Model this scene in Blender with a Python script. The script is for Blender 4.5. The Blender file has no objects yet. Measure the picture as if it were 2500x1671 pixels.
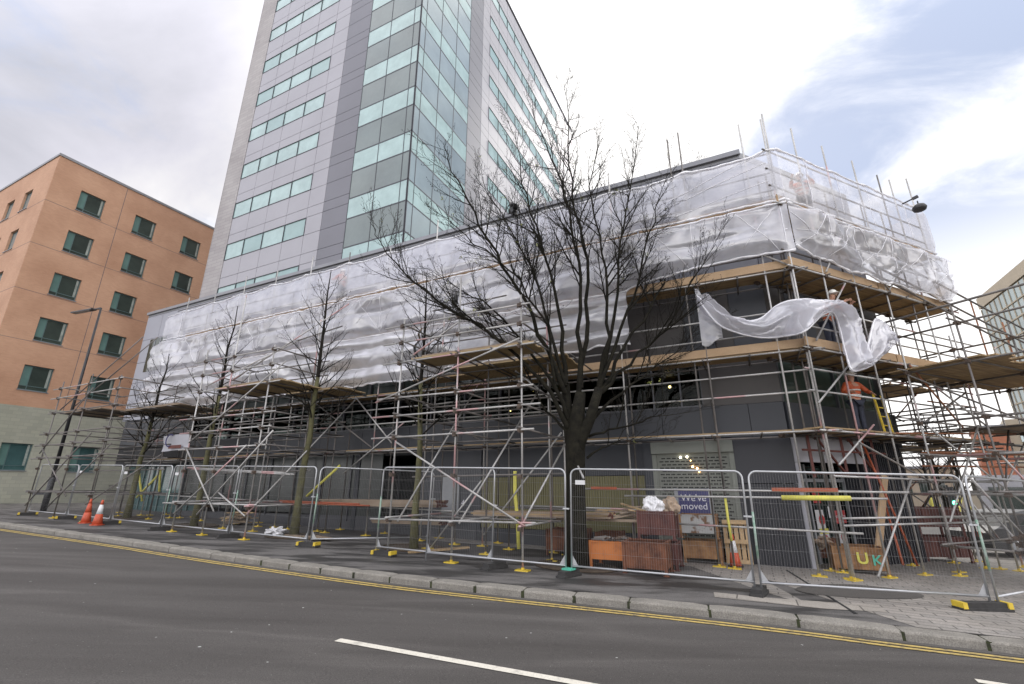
import bpy, bmesh, math, random
from math import sin, cos, atan, radians, pi, sqrt, floor, exp
from mathutils import Vector, Matrix, noise
random.seed(7)
SC = bpy.context.scene
COL = SC.collection
# ------------------------------------------------------------------ camera solution (pixels of the 2500 px wide photo)
FPX = 1137.0
PITCH = atan(360/1137)
EYE = 1.66
def ray(px, py):
    x = (px-1250)/FPX; y = (835.5-py)/FPX
    return Vector((x, cos(PITCH)-sin(PITCH)*y, sin(PITCH)+cos(PITCH)*y))
def g(X):                                   # the street falls gently to the right
    X = max(-60.0, min(26.0, X))
    return -0.0285*X
def gnd(px, py, dz=0.0):
    r = ray(px, py); t = (dz-EYE)/(r.z+0.0285*r.x)
    return Vector((t*r.x, t*r.y, EYE+t*r.z))
class Frame:
    def __init__(s, ox, oy, ang):
        s.o = Vector((ox, oy)); s.a = ang; s.c = cos(ang); s.s = sin(ang)
    def w(s, x, y, z=0.0):
        return Vector((s.o.x+s.c*x-s.s*y, s.o.y+s.s*x+s.c*y, z))
    def inv(s, X, Y, Z=0.0):
        dx = X-s.o.x; dy = Y-s.o.y
        return Vector((s.c*dx+s.s*dy, -s.s*dx+s.c*dy, Z))
    def gz(s, x, y):
        return g(s.w(x, y).x)
    def at(s, px, py, yp):                  # where a sight line meets the plane y = yp of this frame
        r = ray(px, py); o = s.inv(0, 0, 0); d = s.inv(r.x+s.o.x, r.y+s.o.y)
        t = (yp-o.y)/d.y
        return Vector((o.x+t*d.x, yp, EYE+t*r.z))
    def gr(s, px, py, dz=0.0):
        p = gnd(px, py, dz); return s.inv(p.x, p.y, p.z)
G = Frame(0, 0, radians(-26.0))             # street grid: x to the right along the long facade, y away
HF = Frame(7.41, 12.65, radians(24.5))      # the facade right of the corner: x along it, y away
W0 = Frame(0, 0, 0.0)
# ------------------------------------------------------------------ materials
def _nodes(name):
    m = bpy.data.materials.new(name); m.use_nodes = True
    nt = m.node_tree; b = nt.nodes['Principled BSDF']
    return m, nt, b
def mat(name, col, rough=0.6, metal=0.0, var=0.15, scale=3.0, bump=0.0, bscale=40.0, col2=None, thr=None, spec=0.5, fine=0.0):
    m, nt, b = _nodes(name)
    b.inputs['Roughness'].default_value = rough; b.inputs['Metallic'].default_value = metal
    b.inputs['Specular IOR Level'].default_value = spec
    tc = nt.nodes.new('ShaderNodeTexCoord')
    n = nt.nodes.new('ShaderNodeTexNoise'); n.inputs['Scale'].default_value = scale; n.inputs['Detail'].default_value = 6; n.inputs['Roughness'].default_value = 0.62
    nt.links.new(tc.outputs['Object'], n.inputs['Vector'])
    r = nt.nodes.new('ShaderNodeValToRGB')
    c2 = col2 if col2 else tuple(min(1, c*(1+var)) for c in col)
    c1 = col if col2 else tuple(c*(1-var) for c in col)
    lo, hi = thr if thr else (0.3, 0.7)
    r.color_ramp.elements[0].position = lo; r.color_ramp.elements[1].position = hi
    r.color_ramp.elements[0].color = (*c1, 1); r.color_ramp.elements[1].color = (*c2, 1)
    nt.links.new(n.outputs['Fac'], r.inputs['Fac'])
    out = r.outputs['Color']
    if fine > 0:
        n3 = nt.nodes.new('ShaderNodeTexNoise'); n3.inputs['Scale'].default_value = 60; n3.inputs['Detail'].default_value = 3
        nt.links.new(tc.outputs['Object'], n3.inputs['Vector'])
        mp = nt.nodes.new('ShaderNodeMapRange'); mp.inputs['From Min'].default_value = 0.3; mp.inputs['From Max'].default_value = 0.7
        mp.inputs['To Min'].default_value = 1-fine; mp.inputs['To Max'].default_value = 1+fine
        nt.links.new(n3.outputs['Fac'], mp.inputs['Value'])
        vm = nt.nodes.new('ShaderNodeVectorMath'); vm.operation = 'SCALE'
        nt.links.new(out, vm.inputs[0]); nt.links.new(mp.outputs['Result'], vm.inputs['Scale']); out = vm.outputs['Vector']
    nt.links.new(out, b.inputs['Base Color'])
    if bump > 0:
        n2 = nt.nodes.new('ShaderNodeTexNoise'); n2.inputs['Scale'].default_value = bscale; n2.inputs['Detail'].default_value = 4
        nt.links.new(tc.outputs['Object'], n2.inputs['Vector'])
        bp = nt.nodes.new('ShaderNodeBump'); bp.inputs['Strength'].default_value = bump; bp.inputs['Distance'].default_value = 0.02
        nt.links.new(n2.outputs['Fac'], bp.inputs['Height']); nt.links.new(bp.outputs['Normal'], b.inputs['Normal'])
    return m
M = {}
def build_materials():
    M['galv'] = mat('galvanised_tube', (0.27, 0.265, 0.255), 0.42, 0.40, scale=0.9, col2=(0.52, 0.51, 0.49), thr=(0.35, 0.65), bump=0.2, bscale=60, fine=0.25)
    nt = M['galv'].node_tree; b = nt.nodes['Principled BSDF']   # faded red-pink paint left on stretches of tube
    src = b.inputs['Base Color'].links[0].from_socket
    tc = nt.nodes.new('ShaderNodeTexCoord'); n = nt.nodes.new('ShaderNodeTexNoise'); n.inputs['Scale'].default_value = 0.75; n.inputs['Detail'].default_value = 2
    mpn = nt.nodes.new('ShaderNodeMapping'); mpn.inputs['Location'].default_value = (7, 3, 1)
    nt.links.new(tc.outputs['Object'], mpn.inputs['Vector']); nt.links.new(mpn.outputs['Vector'], n.inputs['Vector'])
    rp = nt.nodes.new('ShaderNodeValToRGB'); rp.color_ramp.elements[0].position = 0.60; rp.color_ramp.elements[1].position = 0.63
    rp.color_ramp.elements[0].color = (0, 0, 0, 1); rp.color_ramp.elements[1].color = (0.75, 0.75, 0.75, 1)
    mx = nt.nodes.new('ShaderNodeMixRGB'); mx.inputs['Color2'].default_value = (0.50, 0.27, 0.27, 1)
    nt.links.new(n.outputs['Fac'], rp.inputs['Fac']); nt.links.new(rp.outputs['Color'], mx.inputs['Fac']); nt.links.new(src, mx.inputs['Color1']); nt.links.new(mx.outputs['Color'], b.inputs['Base Color'])
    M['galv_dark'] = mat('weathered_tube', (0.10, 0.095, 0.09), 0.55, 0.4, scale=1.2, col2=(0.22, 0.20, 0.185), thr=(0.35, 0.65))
    M['rusty_tube'] = mat('rusty_tube', (0.32, 0.12, 0.05), 0.7, 0.1, scale=4, col2=(0.20, 0.10, 0.06))
    M['coupler'] = mat('coupler_steel', (0.05, 0.045, 0.04), 0.6, 0.4, scale=20, col2=(0.16, 0.11, 0.08))
    M['fence'] = mat('fence_steel', (0.42, 0.43, 0.44), 0.35, 0.55, scale=2, var=0.15)
    M['fence_green'] = mat('fence_green_paint', (0.12, 0.26, 0.17), 0.5, 0.1, scale=5, col2=(0.36, 0.42, 0.38), thr=(0.4, 0.6))
    M['wire'] = mat('fence_wire', (0.26, 0.26, 0.26), 0.45, 0.5, scale=2)
    M['yellow'] = mat('yellow_plastic', (0.58, 0.42, 0.04), 0.55, scale=6, var=0.18)
    M['pad'] = mat('yellow_foam', (0.58, 0.54, 0.10), 0.7, scale=5, var=0.15)
    M['rubber'] = mat('black_rubber', (0.035, 0.034, 0.033), 0.85, scale=8, var=0.3, bump=0.3)
    # timber
    m, nt, b = _nodes('scaffold_board'); tc = nt.nodes.new('ShaderNodeTexCoord'); mp = nt.nodes.new('ShaderNodeMapping'); mp.inputs['Scale'].default_value = (0.5, 9, 9)
    n = nt.nodes.new('ShaderNodeTexNoise'); n.inputs['Scale'].default_value = 2.2; n.inputs['Detail'].default_value = 6
    r = nt.nodes.new('ShaderNodeValToRGB'); r.color_ramp.elements[0].color = (0.17, 0.115, 0.06, 1); r.color_ramp.elements[1].color = (0.42, 0.30, 0.16, 1)
    r.color_ramp.elements[0].position = 0.3; r.color_ramp.elements[1].position = 0.7
    nt.links.new(tc.outputs['Object'], mp.inputs['Vector']); nt.links.new(mp.outputs['Vector'], n.inputs['Vector']); nt.links.new(n.outputs['Fac'], r.inputs['Fac'])
    nt.links.new(r.outputs['Color'], b.inputs['Base Color']); b.inputs['Roughness'].default_value = 0.8
    M['board'] = m
    M['board_new'] = mat('fresh_timber', (0.33, 0.22, 0.12), 0.75, scale=1.5, col2=(0.44, 0.31, 0.19), fine=0.1)
    M['board_grey'] = mat('weathered_timber', (0.20, 0.15, 0.105), 0.85, scale=3, col2=(0.30, 0.235, 0.17))
    M['ply'] = mat('plywood', (0.30, 0.215, 0.11), 0.8, scale=1.3, col2=(0.40, 0.30, 0.165), fine=0.1)
    M['pallet'] = mat('pallet_wood', (0.40, 0.27, 0.14), 0.8, scale=4, col2=(0.52, 0.38, 0.22))
    M['rust'] = mat('rusty_steel', (0.055, 0.022, 0.015), 0.85, 0.1, scale=4, col2=(0.20, 0.08, 0.04), bump=0.3)
    M['rust_or'] = mat('orange_painted_steel', (0.30, 0.10, 0.035), 0.75, 0.0, scale=3.5, col2=(0.50, 0.17, 0.045), thr=(0.3, 0.5), bump=0.1)
    M['rust_or2'] = mat('rust_scabbed_steel', (0.11, 0.05, 0.025), 0.85, 0.0, scale=3.5, col2=(0.36, 0.20, 0.09), bump=0.3)
    M['rust_dk'] = mat('maroon_steel', (0.06, 0.022, 0.02), 0.75, 0.1, scale=4, col2=(0.12, 0.045, 0.035))
    M['white_rust'] = mat('white_painted_rusting_steel', (0.16, 0.09, 0.05), 0.7, scale=4.5, col2=(0.40, 0.40, 0.385), thr=(0.41, 0.49))
    M['cone'] = mat('orange_cone', (0.46, 0.075, 0.03), 0.5, scale=6, var=0.15)
    M['cone_w'] = mat('cone_reflective_sleeve', (0.62, 0.62, 0.62), 0.4, scale=6, var=0.1)
    M['black'] = mat('black_paint', (0.02, 0.02, 0.022), 0.45, scale=4, var=0.3)
    M['bagwhite'] = mat('white_plastic_bag', (0.75, 0.75, 0.76), 0.4, scale=6, var=0.06)
    M['bagbrown'] = mat('brown_sack', (0.33, 0.25, 0.18), 0.8, scale=6, var=0.3)
    M['bagblack'] = mat('torn_black_plastic', (0.012, 0.012, 0.012), 0.35, scale=6, var=0.3)
    M['navy'] = mat('navy_sign_board', (0.035, 0.035, 0.13), 0.4, scale=2, var=0.08)
    M['letter'] = mat('white_lettering', (0.62, 0.62, 0.66), 0.5, scale=2, var=0.02)
    M['red'] = mat('red_sign', (0.42, 0.03, 0.03), 0.5, scale=2, var=0.08)
    M['dullred'] = mat('dull_red_frame', (0.11, 0.028, 0.02), 0.6, scale=4, var=0.2)
    M['orange_tube'] = mat('orange_tube', (0.32, 0.075, 0.03), 0.5, scale=3, var=0.2)
    M['yellowpaper'] = mat('yellow_poster', (0.62, 0.58, 0.10), 0.6, scale=3, var=0.1)
    M['paper'] = mat('white_paper', (0.6, 0.6, 0.6), 0.6, scale=3, var=0.05)
    M['green'] = mat('green_paint', (0.08, 0.42, 0.30), 0.6, scale=3, var=0.1)
    M['banner'] = mat('white_banner', (0.42, 0.42, 0.45), 0.6, scale=3, var=0.05)
    M['concrete'] = mat('pale_concrete', (0.36, 0.35, 0.32), 0.85, scale=3, var=0.15)
    # buildings
    M['panel_dark'] = mat('dark_blue_grey_panel', (0.024, 0.027, 0.034), 0.5, 0.0, scale=0.6, var=0.12)
    M['panel_brown'] = mat('dark_brown_panel', (0.035, 0.030, 0.027), 0.5, 0.0, scale=0.8, var=0.15)
    M['panel_black'] = mat('charcoal_ribbed_cladding', (0.019, 0.020, 0.026), 0.5, 0.0, scale=1, var=0.15)
    M['panel_light'] = mat('light_grey_panel', (0.30, 0.31, 0.35), 0.42, 0.0, scale=0.5, var=0.06)
    M['coping'] = mat('grey_metal_coping', (0.22, 0.225, 0.24), 0.45, 0.2, scale=1, var=0.1)
    M['tw_light'] = mat('tower_pale_grey_panel', (0.34, 0.335, 0.36), 0.4, 0.0, scale=0.35, var=0.07)
    M['tw_dark'] = mat('tower_dark_grey_panel', (0.155, 0.155, 0.175), 0.4, 0.0, scale=0.35, var=0.07)
    M['joint'] = mat('panel_joint', (0.10, 0.10, 0.11), 0.8, scale=2, var=0.1)
    M['frame_dark'] = mat('dark_window_frame', (0.05, 0.052, 0.06), 0.4, 0.2, scale=3, var=0.1)
    M['frame_teal'] = mat('teal_window_frame', (0.07, 0.12, 0.12), 0.45, 0.0, scale=3, var=0.1)
    M['frame_grey'] = mat('grey_door_frame', (0.26, 0.27, 0.28), 0.45, 0.1, scale=3, var=0.1)
    M['paint_white_line'] = mat('white_road_paint', (0.62, 0.59, 0.51), 0.8, scale=7, col2=(0.30, 0.28, 0.25), thr=(0.52, 0.75), fine=0.12)
    M['paint_yellow_line'] = mat('yellow_road_paint', (0.46, 0.34, 0.10), 0.8, scale=11, col2=(0.14, 0.12, 0.09), thr=(0.48, 0.68), fine=0.2)
    M['shutter'] = mat('roller_shutter_steel', (0.17, 0.18, 0.155), 0.55, 0.1, scale=1.5, var=0.1)
    M['olive'] = mat('olive_ribbed_shutter', (0.13, 0.12, 0.05), 0.6, 0.0, scale=0.8, col2=(0.19, 0.175, 0.075))
    M['slot'] = mat('dark_slot', (0.012, 0.012, 0.012), 0.8, scale=3, var=0.1)
    M['whitewash'] = mat('whitewashed_glass', (0.028, 0.033, 0.031), 0.25, 0.0, scale=0.7, var=0.18)
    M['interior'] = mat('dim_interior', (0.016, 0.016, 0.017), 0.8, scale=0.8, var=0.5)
    M['skin'] = mat('skin', (0.45, 0.25, 0.17), 0.6, scale=8, var=0.1)
    M['hivis'] = mat('orange_work_jacket', (0.48, 0.095, 0.03), 0.7, scale=8, var=0.2)
    M['hivis_band'] = mat('reflective_band', (0.62, 0.62, 0.58), 0.4, scale=8, var=0.05)
    M['trouser'] = mat('dark_work_trousers', (0.035, 0.04, 0.06), 0.8, scale=8, var=0.3)
    M['helmet'] = mat('white_hard_hat', (0.72, 0.71, 0.66), 0.35, scale=8, var=0.08)
    M['bark'] = mat('dark_bark', (0.006, 0.0055, 0.0045), 0.95, spec=0.2, scale=7, col2=(0.022, 0.020, 0.013), bump=0.8, bscale=25)
    M['bark_thin'] = mat('twig_bark', (0.009, 0.008, 0.006), 0.9, spec=0.2, scale=4, col2=(0.022, 0.019, 0.015))
    M['bark_moss'] = mat('mossy_bark', (0.055, 0.052, 0.032), 0.9, scale=5, col2=(0.13, 0.125, 0.05), bump=0.5, bscale=30)
    M['leaf'] = mat('young_leaf', (0.22, 0.24, 0.05), 0.7, scale=8, var=0.3)
    M['soil'] = mat('tree_pit_soil', (0.06, 0.045, 0.032), 0.95, scale=8, var=0.4, bump=0.6)
    M['kerb'] = mat('granite_kerb', (0.165, 0.155, 0.135), 0.85, scale=2.2, col2=(0.26, 0.245, 0.215), bump=0.5, bscale=55, fine=0.30)
    M['moss'] = mat('mossy_joint', (0.05, 0.06, 0.02), 0.95, scale=12, col2=(0.02, 0.02, 0.015))
    def lam(name, col, s):
        m, nt, b = _nodes(name); b.inputs['Base Color'].default_value = (*col, 1); b.inputs['Emission Color'].default_value = (*col, 1); b.inputs['Emission Strength'].default_value = s; return m
    M['warm'] = lam('warm_lamp', (1.0, 0.55, 0.22), 14); M['warm2'] = lam('pale_downlight', (1.0, 0.9, 0.7), 12); M['greenlit'] = lam('green_signal', (0.1, 1.0, 0.5), 8)
    # glass
    def glass(name, col, rough=0.04, ior=1.5, var=0.1, scale=0.4, metal=0.0, col2=None):
        m = mat(name, col, rough, metal, var=var, scale=scale, col2=col2); m.node_tree.nodes['Principled BSDF'].inputs['IOR'].default_value = ior; return m
    M['gl_aqua'] = glass('aqua_glass_blind_down', (0.35, 0.475, 0.46), 0.06, 1.5, 0.18, 0.8)
    M['gl_aqua2'] = glass('aqua_glass_blind_half', (0.27, 0.39, 0.38), 0.05, 1.5, 0.15)
    M['gl_grey'] = glass('grey_tinted_glass', (0.145, 0.18, 0.172), 0.05, 1.6, 0.22, 0.3)
    M['gl_dark'] = glass('dark_green_glass', (0.035, 0.050, 0.042), 0.04, 1.5, 0.4, 0.5)
    M['gl_teal'] = glass('teal_glass', (0.05, 0.10, 0.10), 0.05, 1.5, 0.3, 0.6)
    M['gl_teal2'] = glass('pale_teal_glass', (0.11, 0.20, 0.18), 0.05, 1.5, 0.2, 0.6); M['gl_reflection'] = glass('pale_reflection_paint', (0.30, 0.34, 0.31), 0.1, 1.5, 0.3, 3)  # the second one is the pale colour of the painted frame reflection
    M['gl_sky'] = glass('painted_sky_glass', (0.27, 0.33, 0.335), 0.07, 1.7, 0.25, 0.18, 0.25)  # paler base colour adds a painted sky reflection to the real sheen
    M['office'] = mat('pale_office_panel', (0.45, 0.38, 0.28), 0.6, scale=0.5, var=0.08)
    # clear glass: see-through with a sheen
    m = bpy.data.materials.new('clear_shop_glass'); m.use_nodes = True; nt = m.node_tree; nt.nodes.clear()
    o = nt.nodes.new('ShaderNodeOutputMaterial'); t = nt.nodes.new('ShaderNodeBsdfTransparent'); t.inputs['Color'].default_value = (0.42, 0.50, 0.47, 1)
    gl = nt.nodes.new('ShaderNodeBsdfGlossy'); gl.inputs['Roughness'].default_value = 0.03; fr = nt.nodes.new('ShaderNodeFresnel'); fr.inputs['IOR'].default_value = 1.18
    mx = nt.nodes.new('ShaderNodeMixShader'); nt.links.new(fr.outputs[0], mx.inputs[0]); nt.links.new(t.outputs[0], mx.inputs[1]); nt.links.new(gl.outputs[0], mx.inputs[2]); nt.links.new(mx.outputs[0], o.inputs[0])
    M['clear'] = m
    # plastic sheeting
    def sheeting(name, transp, tint=(0.78, 0.78, 0.82)):
        m = bpy.data.materials.new(name); m.use_nodes = True; nt = m.node_tree; nt.nodes.clear(); N = nt.nodes; L = nt.links
        o = N.new('ShaderNodeOutputMaterial'); d = N.new('ShaderNodeBsdfDiffuse'); d.inputs['Color'].default_value = (*tint, 1)
        tr = N.new('ShaderNodeBsdfTranslucent'); tr.inputs['Color'].default_value = (*tint, 1)
        gl = N.new('ShaderNodeBsdfGlossy'); gl.inputs['Roughness'].default_value = 0.17; gl.inputs['Color'].default_value = (1, 1, 1, 1)
        t = N.new('ShaderNodeBsdfTransparent'); t.inputs['Color'].default_value = (0.93, 0.93, 0.96, 1)
        m1 = N.new('ShaderNodeMixShader'); m1.inputs[0].default_value = 0.4; L.new(d.outputs[0], m1.inputs[1]); L.new(tr.outputs[0], m1.inputs[2])
        m2 = N.new('ShaderNodeMixShader'); m2.inputs[0].default_value = 0.20; L.new(m1.outputs[0], m2.inputs[1]); L.new(gl.outputs[0], m2.inputs[2])
        tc = N.new('ShaderNodeTexCoord'); n = N.new('ShaderNodeTexNoise'); n.inputs['Scale'].default_value = 1.6; n.inputs['Detail'].default_value = 5
        mr = N.new('ShaderNodeMapRange'); mr.inputs['From Min'].default_value = 0.35; mr.inputs['From Max'].default_value = 0.7
        mr.inputs['To Min'].default_value = max(0.0, transp-0.16); mr.inputs['To Max'].default_value = transp+0.12
        L.new(tc.outputs['Object'], n.inputs['Vector']); L.new(n.outputs['Fac'], mr.inputs['Value'])
        m3 = N.new('ShaderNodeMixShader'); L.new(mr.outputs['Result'], m3.inputs[0]); L.new(m2.outputs[0], m3.inputs[1]); L.new(t.outputs[0], m3.inputs[2]); L.new(m3.outputs[0], o.inputs[0])
        n2 = N.new('ShaderNodeTexNoise'); n2.inputs['Scale'].default_value = 3.2; n2.inputs['Detail'].default_value = 3; n2.inputs['Distortion'].default_value = 2.2
        mp = N.new('ShaderNodeMapping'); mp.inputs['Scale'].default_value = (0.6, 1, 0.9); L.new(tc.outputs['Object'], mp.inputs['Vector']); L.new(mp.outputs['Vector'], n2.inputs['Vector'])
        bp = N.new('ShaderNodeBump'); bp.inputs['Strength'].default_value = 0.13; bp.inputs['Distance'].default_value = 0.05; L.new(n2.outputs['Fac'], bp.inputs['Height'])
        for s in (d, tr, gl): L.new(bp.outputs['Normal'], s.inputs['Normal'])
        return m
    M['sheet_a'] = sheeting('clear_plastic_sheeting', 0.55)
    M['sheet_b'] = sheeting('milky_plastic_sheeting', 0.42)
    M['sheet_c'] = sheeting('white_plastic_sheeting', 0.14)
    M['hem'] = sheeting('folded_sheet_hem', 0.0, (0.9, 0.9, 0.92))
    # brickwork
    def brick(name, c1, c2, mortar, bw, bh, ms, stain, sc=1.0, bumps=0.3):
        m, nt, b = _nodes(name); N = nt.nodes; L = nt.links
        tc = N.new('ShaderNodeTexCoord'); sp = N.new('ShaderNodeSeparateXYZ'); ad = N.new('ShaderNodeMath'); cb = N.new('ShaderNodeCombineXYZ')
        L.new(tc.outputs['Object'], sp.inputs[0]); L.new(sp.outputs[0], ad.inputs[0]); L.new(sp.outputs[1], ad.inputs[1]); L.new(ad.outputs[0], cb.inputs[0]); L.new(sp.outputs[2], cb.inputs[1])
        bk = N.new('ShaderNodeTexBrick'); bk.inputs['Scale'].default_value = sc; bk.inputs['Brick Width'].default_value = bw; bk.inputs['Row Height'].default_value = bh; bk.inputs['Mortar Size'].default_value = ms
        bk.inputs['Color1'].default_value = (*c1, 1); bk.inputs['Color2'].default_value = (*c2, 1); bk.inputs['Mortar'].default_value = (*mortar, 1)
        L.new(cb.outputs[0], bk.inputs['Vector'])
        n = N.new('ShaderNodeTexNoise'); n.inputs['Scale'].default_value = 0.35; n.inputs['Detail'].default_value = 7; L.new(tc.outputs['Object'], n.inputs['Vector'])
        r = N.new('ShaderNodeValToRGB'); r.color_ramp.elements[0].position = 0.32; r.color_ramp.elements[1].position = 0.6; r.color_ramp.elements[0].color = (*stain, 1); r.color_ramp.elements[1].color = (1, 1, 1, 1)
        L.new(n.outputs['Fac'], r.inputs['Fac']); mx = N.new('ShaderNodeMixRGB'); mx.blend_type = 'MULTIPLY'; mx.inputs[0].default_value = 1; L.new(bk.outputs['Color'], mx.inputs[1]); L.new(r.outputs['Color'], mx.inputs[2])
        L.new(mx.outputs[0], b.inputs['Base Color']); b.inputs['Roughness'].default_value = 0.88
        bp = N.new('ShaderNodeBump'); bp.inputs['Strength'].default_value = bumps; bp.inputs['Distance'].default_value = 0.01; bp.invert = True; L.new(bk.outputs['Fac'], bp.inputs['Height']); L.new(bp.outputs['Normal'], b.inputs['Normal'])
        return m
    M['brick'] = brick('buff_orange_brick', (0.52, 0.305, 0.195), (0.47, 0.27, 0.17), (0.47, 0.31, 0.21), 0.225, 0.075, 0.008, (0.80, 0.75, 0.72), 1.0, 0.15)
    M['brick_red'] = brick('orange_brick_far', (0.55, 0.20, 0.11), (0.46, 0.16, 0.09), (0.45, 0.25, 0.16), 0.225, 0.075, 0.008, (0.85, 0.8, 0.8))
    M['stone'] = brick('grey_green_stone_blocks', (0.36, 0.36, 0.29), (0.31, 0.315, 0.26), (0.29, 0.29, 0.24), 0.44, 0.215, 0.01, (0.85, 0.86, 0.84))
    M['tw_stone'] = brick('pale_stone_cladding', (0.42, 0.40, 0.39), (0.37, 0.35, 0.345), (0.30, 0.29, 0.29), 0.9, 0.24, 0.014, (0.82, 0.81, 0.82))
    # paving
    def paving(name, c1, c2, mortar, bw, bh, ms, patch):
        m, nt, b = _nodes(name); N = nt.nodes; L = nt.links; tc = N.new('ShaderNodeTexCoord')
        bk = N.new('ShaderNodeTexBrick'); bk.inputs['Scale'].default_value = 1; bk.inputs['Brick Width'].default_value = bw; bk.inputs['Row Height'].default_value = bh; bk.inputs['Mortar Size'].default_value = ms
        bk.inputs['Color1'].default_value = (*c1, 1); bk.inputs['Color2'].default_value = (*c2, 1); bk.inputs['Mortar'].default_value = (*mortar, 1); mpp = N.new('ShaderNodeMapping'); mpp.inputs['Rotation'].default_value = (0, 0, radians(26)); L.new(tc.outputs['Object'], mpp.inputs['Vector']); L.new(mpp.outputs['Vector'], bk.inputs['Vector'])
        n = N.new('ShaderNodeTexNoise'); n.inputs['Scale'].default_value = 0.9; n.inputs['Detail'].default_value = 8; L.new(tc.outputs['Object'], n.inputs['Vector'])
        r = N.new('ShaderNodeValToRGB'); r.color_ramp.elements[0].position = 0.35; r.color_ramp.elements[1].position = 0.62; r.color_ramp.elements[0].color = (*patch, 1); r.color_ramp.elements[1].color = (1, 1, 1, 1); L.new(n.outputs['Fac'], r.inputs['Fac'])
        n2 = N.new('ShaderNodeTexNoise'); n2.inputs['Scale'].default_value = 45; n2.inputs['Detail'].default_value = 4; L.new(tc.outputs['Object'], n2.inputs['Vector'])
        r2 = N.new('ShaderNodeValToRGB'); r2.color_ramp.elements[0].position = 0.3; r2.color_ramp.elements[1].position = 0.7; r2.color_ramp.elements[0].color = (0.75, 0.75, 0.75, 1); r2.color_ramp.elements[1].color = (1.2, 1.2, 1.2, 1); L.new(n2.outputs['Fac'], r2.inputs['Fac'])
        mx = N.new('ShaderNodeMixRGB'); mx.blend_type = 'MULTIPLY'; mx.inputs[0].default_value = 1; L.new(bk.outputs['Color'], mx.inputs[1]); L.new(r.outputs['Color'], mx.inputs[2])
        mx2 = N.new('ShaderNodeMixRGB'); mx2.blend_type = 'MULTIPLY'; mx2.inputs[0].default_value = 1; L.new(mx.outputs[0], mx2.inputs[1]); L.new(r2.outputs['Color'], mx2.inputs[2])
        L.new(mx2.outputs[0], b.inputs['Base Color']); b.inputs['Roughness'].default_value = 0.75
        bp = N.new('ShaderNodeBump'); bp.inputs['Strength'].default_value = 0.35; bp.inputs['Distance'].default_value = 0.01; L.new(n2.outputs['Fac'], bp.inputs['Height']); L.new(bp.outputs['Normal'], b.inputs['Normal'])
        return m
    M['setts'] = paving('grey_paving_blocks', (0.33, 0.305, 0.275), (0.26, 0.245, 0.225), (0.12, 0.11, 0.10), 0.42, 0.21, 0.012, (0.80, 0.79, 0.77))
    M['flags'] = paving('pale_flagstones', (0.36, 0.33, 0.29), (0.32, 0.295, 0.26), (0.10, 0.09, 0.08), 0.9, 0.6, 0.012, (0.75, 0.75, 0.74))
    # asphalt
    def asphalt(name, a, bcol, wet=None, speck=True, seed=0.0, stretch=(1, 1, 1), lo=0.35, hi=0.65, big=0.5):
        m, nt, b = _nodes(name); N = nt.nodes; L = nt.links; tc = N.new('ShaderNodeTexCoord'); mp = N.new('ShaderNodeMapping'); mp.inputs['Location'].default_value = (seed, seed, 0); mp.inputs['Rotation'].default_value = (0, 0, radians(23)); mp.inputs['Scale'].default_value = stretch
        L.new(tc.outputs['Object'], mp.inputs['Vector'])
        n = N.new('ShaderNodeTexNoise'); n.inputs['Scale'].default_value = big; n.inputs['Detail'].default_value = 7; n.inputs['Roughness'].default_value = 0.6; L.new(mp.outputs['Vector'], n.inputs['Vector'])
        r = N.new('ShaderNodeValToRGB'); r.color_ramp.elements[0].position = lo; r.color_ramp.elements[1].position = hi; r.color_ramp.elements[0].color = (*a, 1); r.color_ramp.elements[1].color = (*bcol, 1); L.new(n.outputs['Fac'], r.inputs['Fac'])
        n2 = N.new('ShaderNodeTexNoise'); n2.inputs['Scale'].default_value = 90; n2.inputs['Detail'].default_value = 3; L.new(tc.outputs['Object'], n2.inputs['Vector'])
        r2 = N.new('ShaderNodeValToRGB'); r2.color_ramp.elements[0].position = 0.3; r2.color_ramp.elements[1].position = 0.72; r2.color_ramp.elements[0].color = (0.62, 0.62, 0.62, 1); r2.color_ramp.elements[1].color = (1.45, 1.43, 1.4, 1); L.new(n2.outputs['Fac'], r2.inputs['Fac'])
        mx = N.new('ShaderNodeMixRGB'); mx.blend_type = 'MULTIPLY'; mx.inputs[0].default_value = 1; L.new(r.outputs['Color'], mx.inputs[1]); L.new(r2.outputs['Color'], mx.inputs[2]); out = mx.outputs[0]
        if speck:
            for sc, th, cc in ((3.3, 0.05, 0.42), (16, 0.06, 0.30)):
                v = N.new('ShaderNodeTexVoronoi'); v.inputs['Scale'].default_value = sc; v.inputs['Randomness'].default_value = 1.0
                nd = N.new('ShaderNodeTexNoise'); nd.inputs['Scale'].default_value = 30; vm = N.new('ShaderNodeMixRGB'); vm.inputs[0].default_value = 0.03; L.new(tc.outputs['Object'], nd.inputs['Vector']); L.new(tc.outputs['Object'], vm.inputs[1]); L.new(nd.outputs['Color'], vm.inputs[2]); L.new(vm.outputs[0], v.inputs['Vector'])
                lt = N.new('ShaderNodeMath'); lt.operation = 'LESS_THAN'; lt.inputs[1].default_value = th; L.new(v.outputs['Distance'], lt.inputs[0])
                sx = N.new('ShaderNodeSeparateColor'); L.new(v.outputs['Color'], sx.inputs[0]); gt = N.new('ShaderNodeMath'); gt.operation = 'GREATER_THAN'; gt.inputs[1].default_value = 0.55; L.new(sx.outputs[0], gt.inputs[0])
                mu = N.new('ShaderNodeMath'); mu.operation = 'MULTIPLY'; L.new(lt.outputs[0], mu.inputs[0]); L.new(gt.outputs[0], mu.inputs[1])
                m4 = N.new('ShaderNodeMixRGB'); L.new(mu.outputs[0], m4.inputs[0]); L.new(out, m4.inputs[1]); m4.inputs[2].default_value = (cc, cc, cc*0.96, 1); out = m4.outputs[0]
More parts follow.
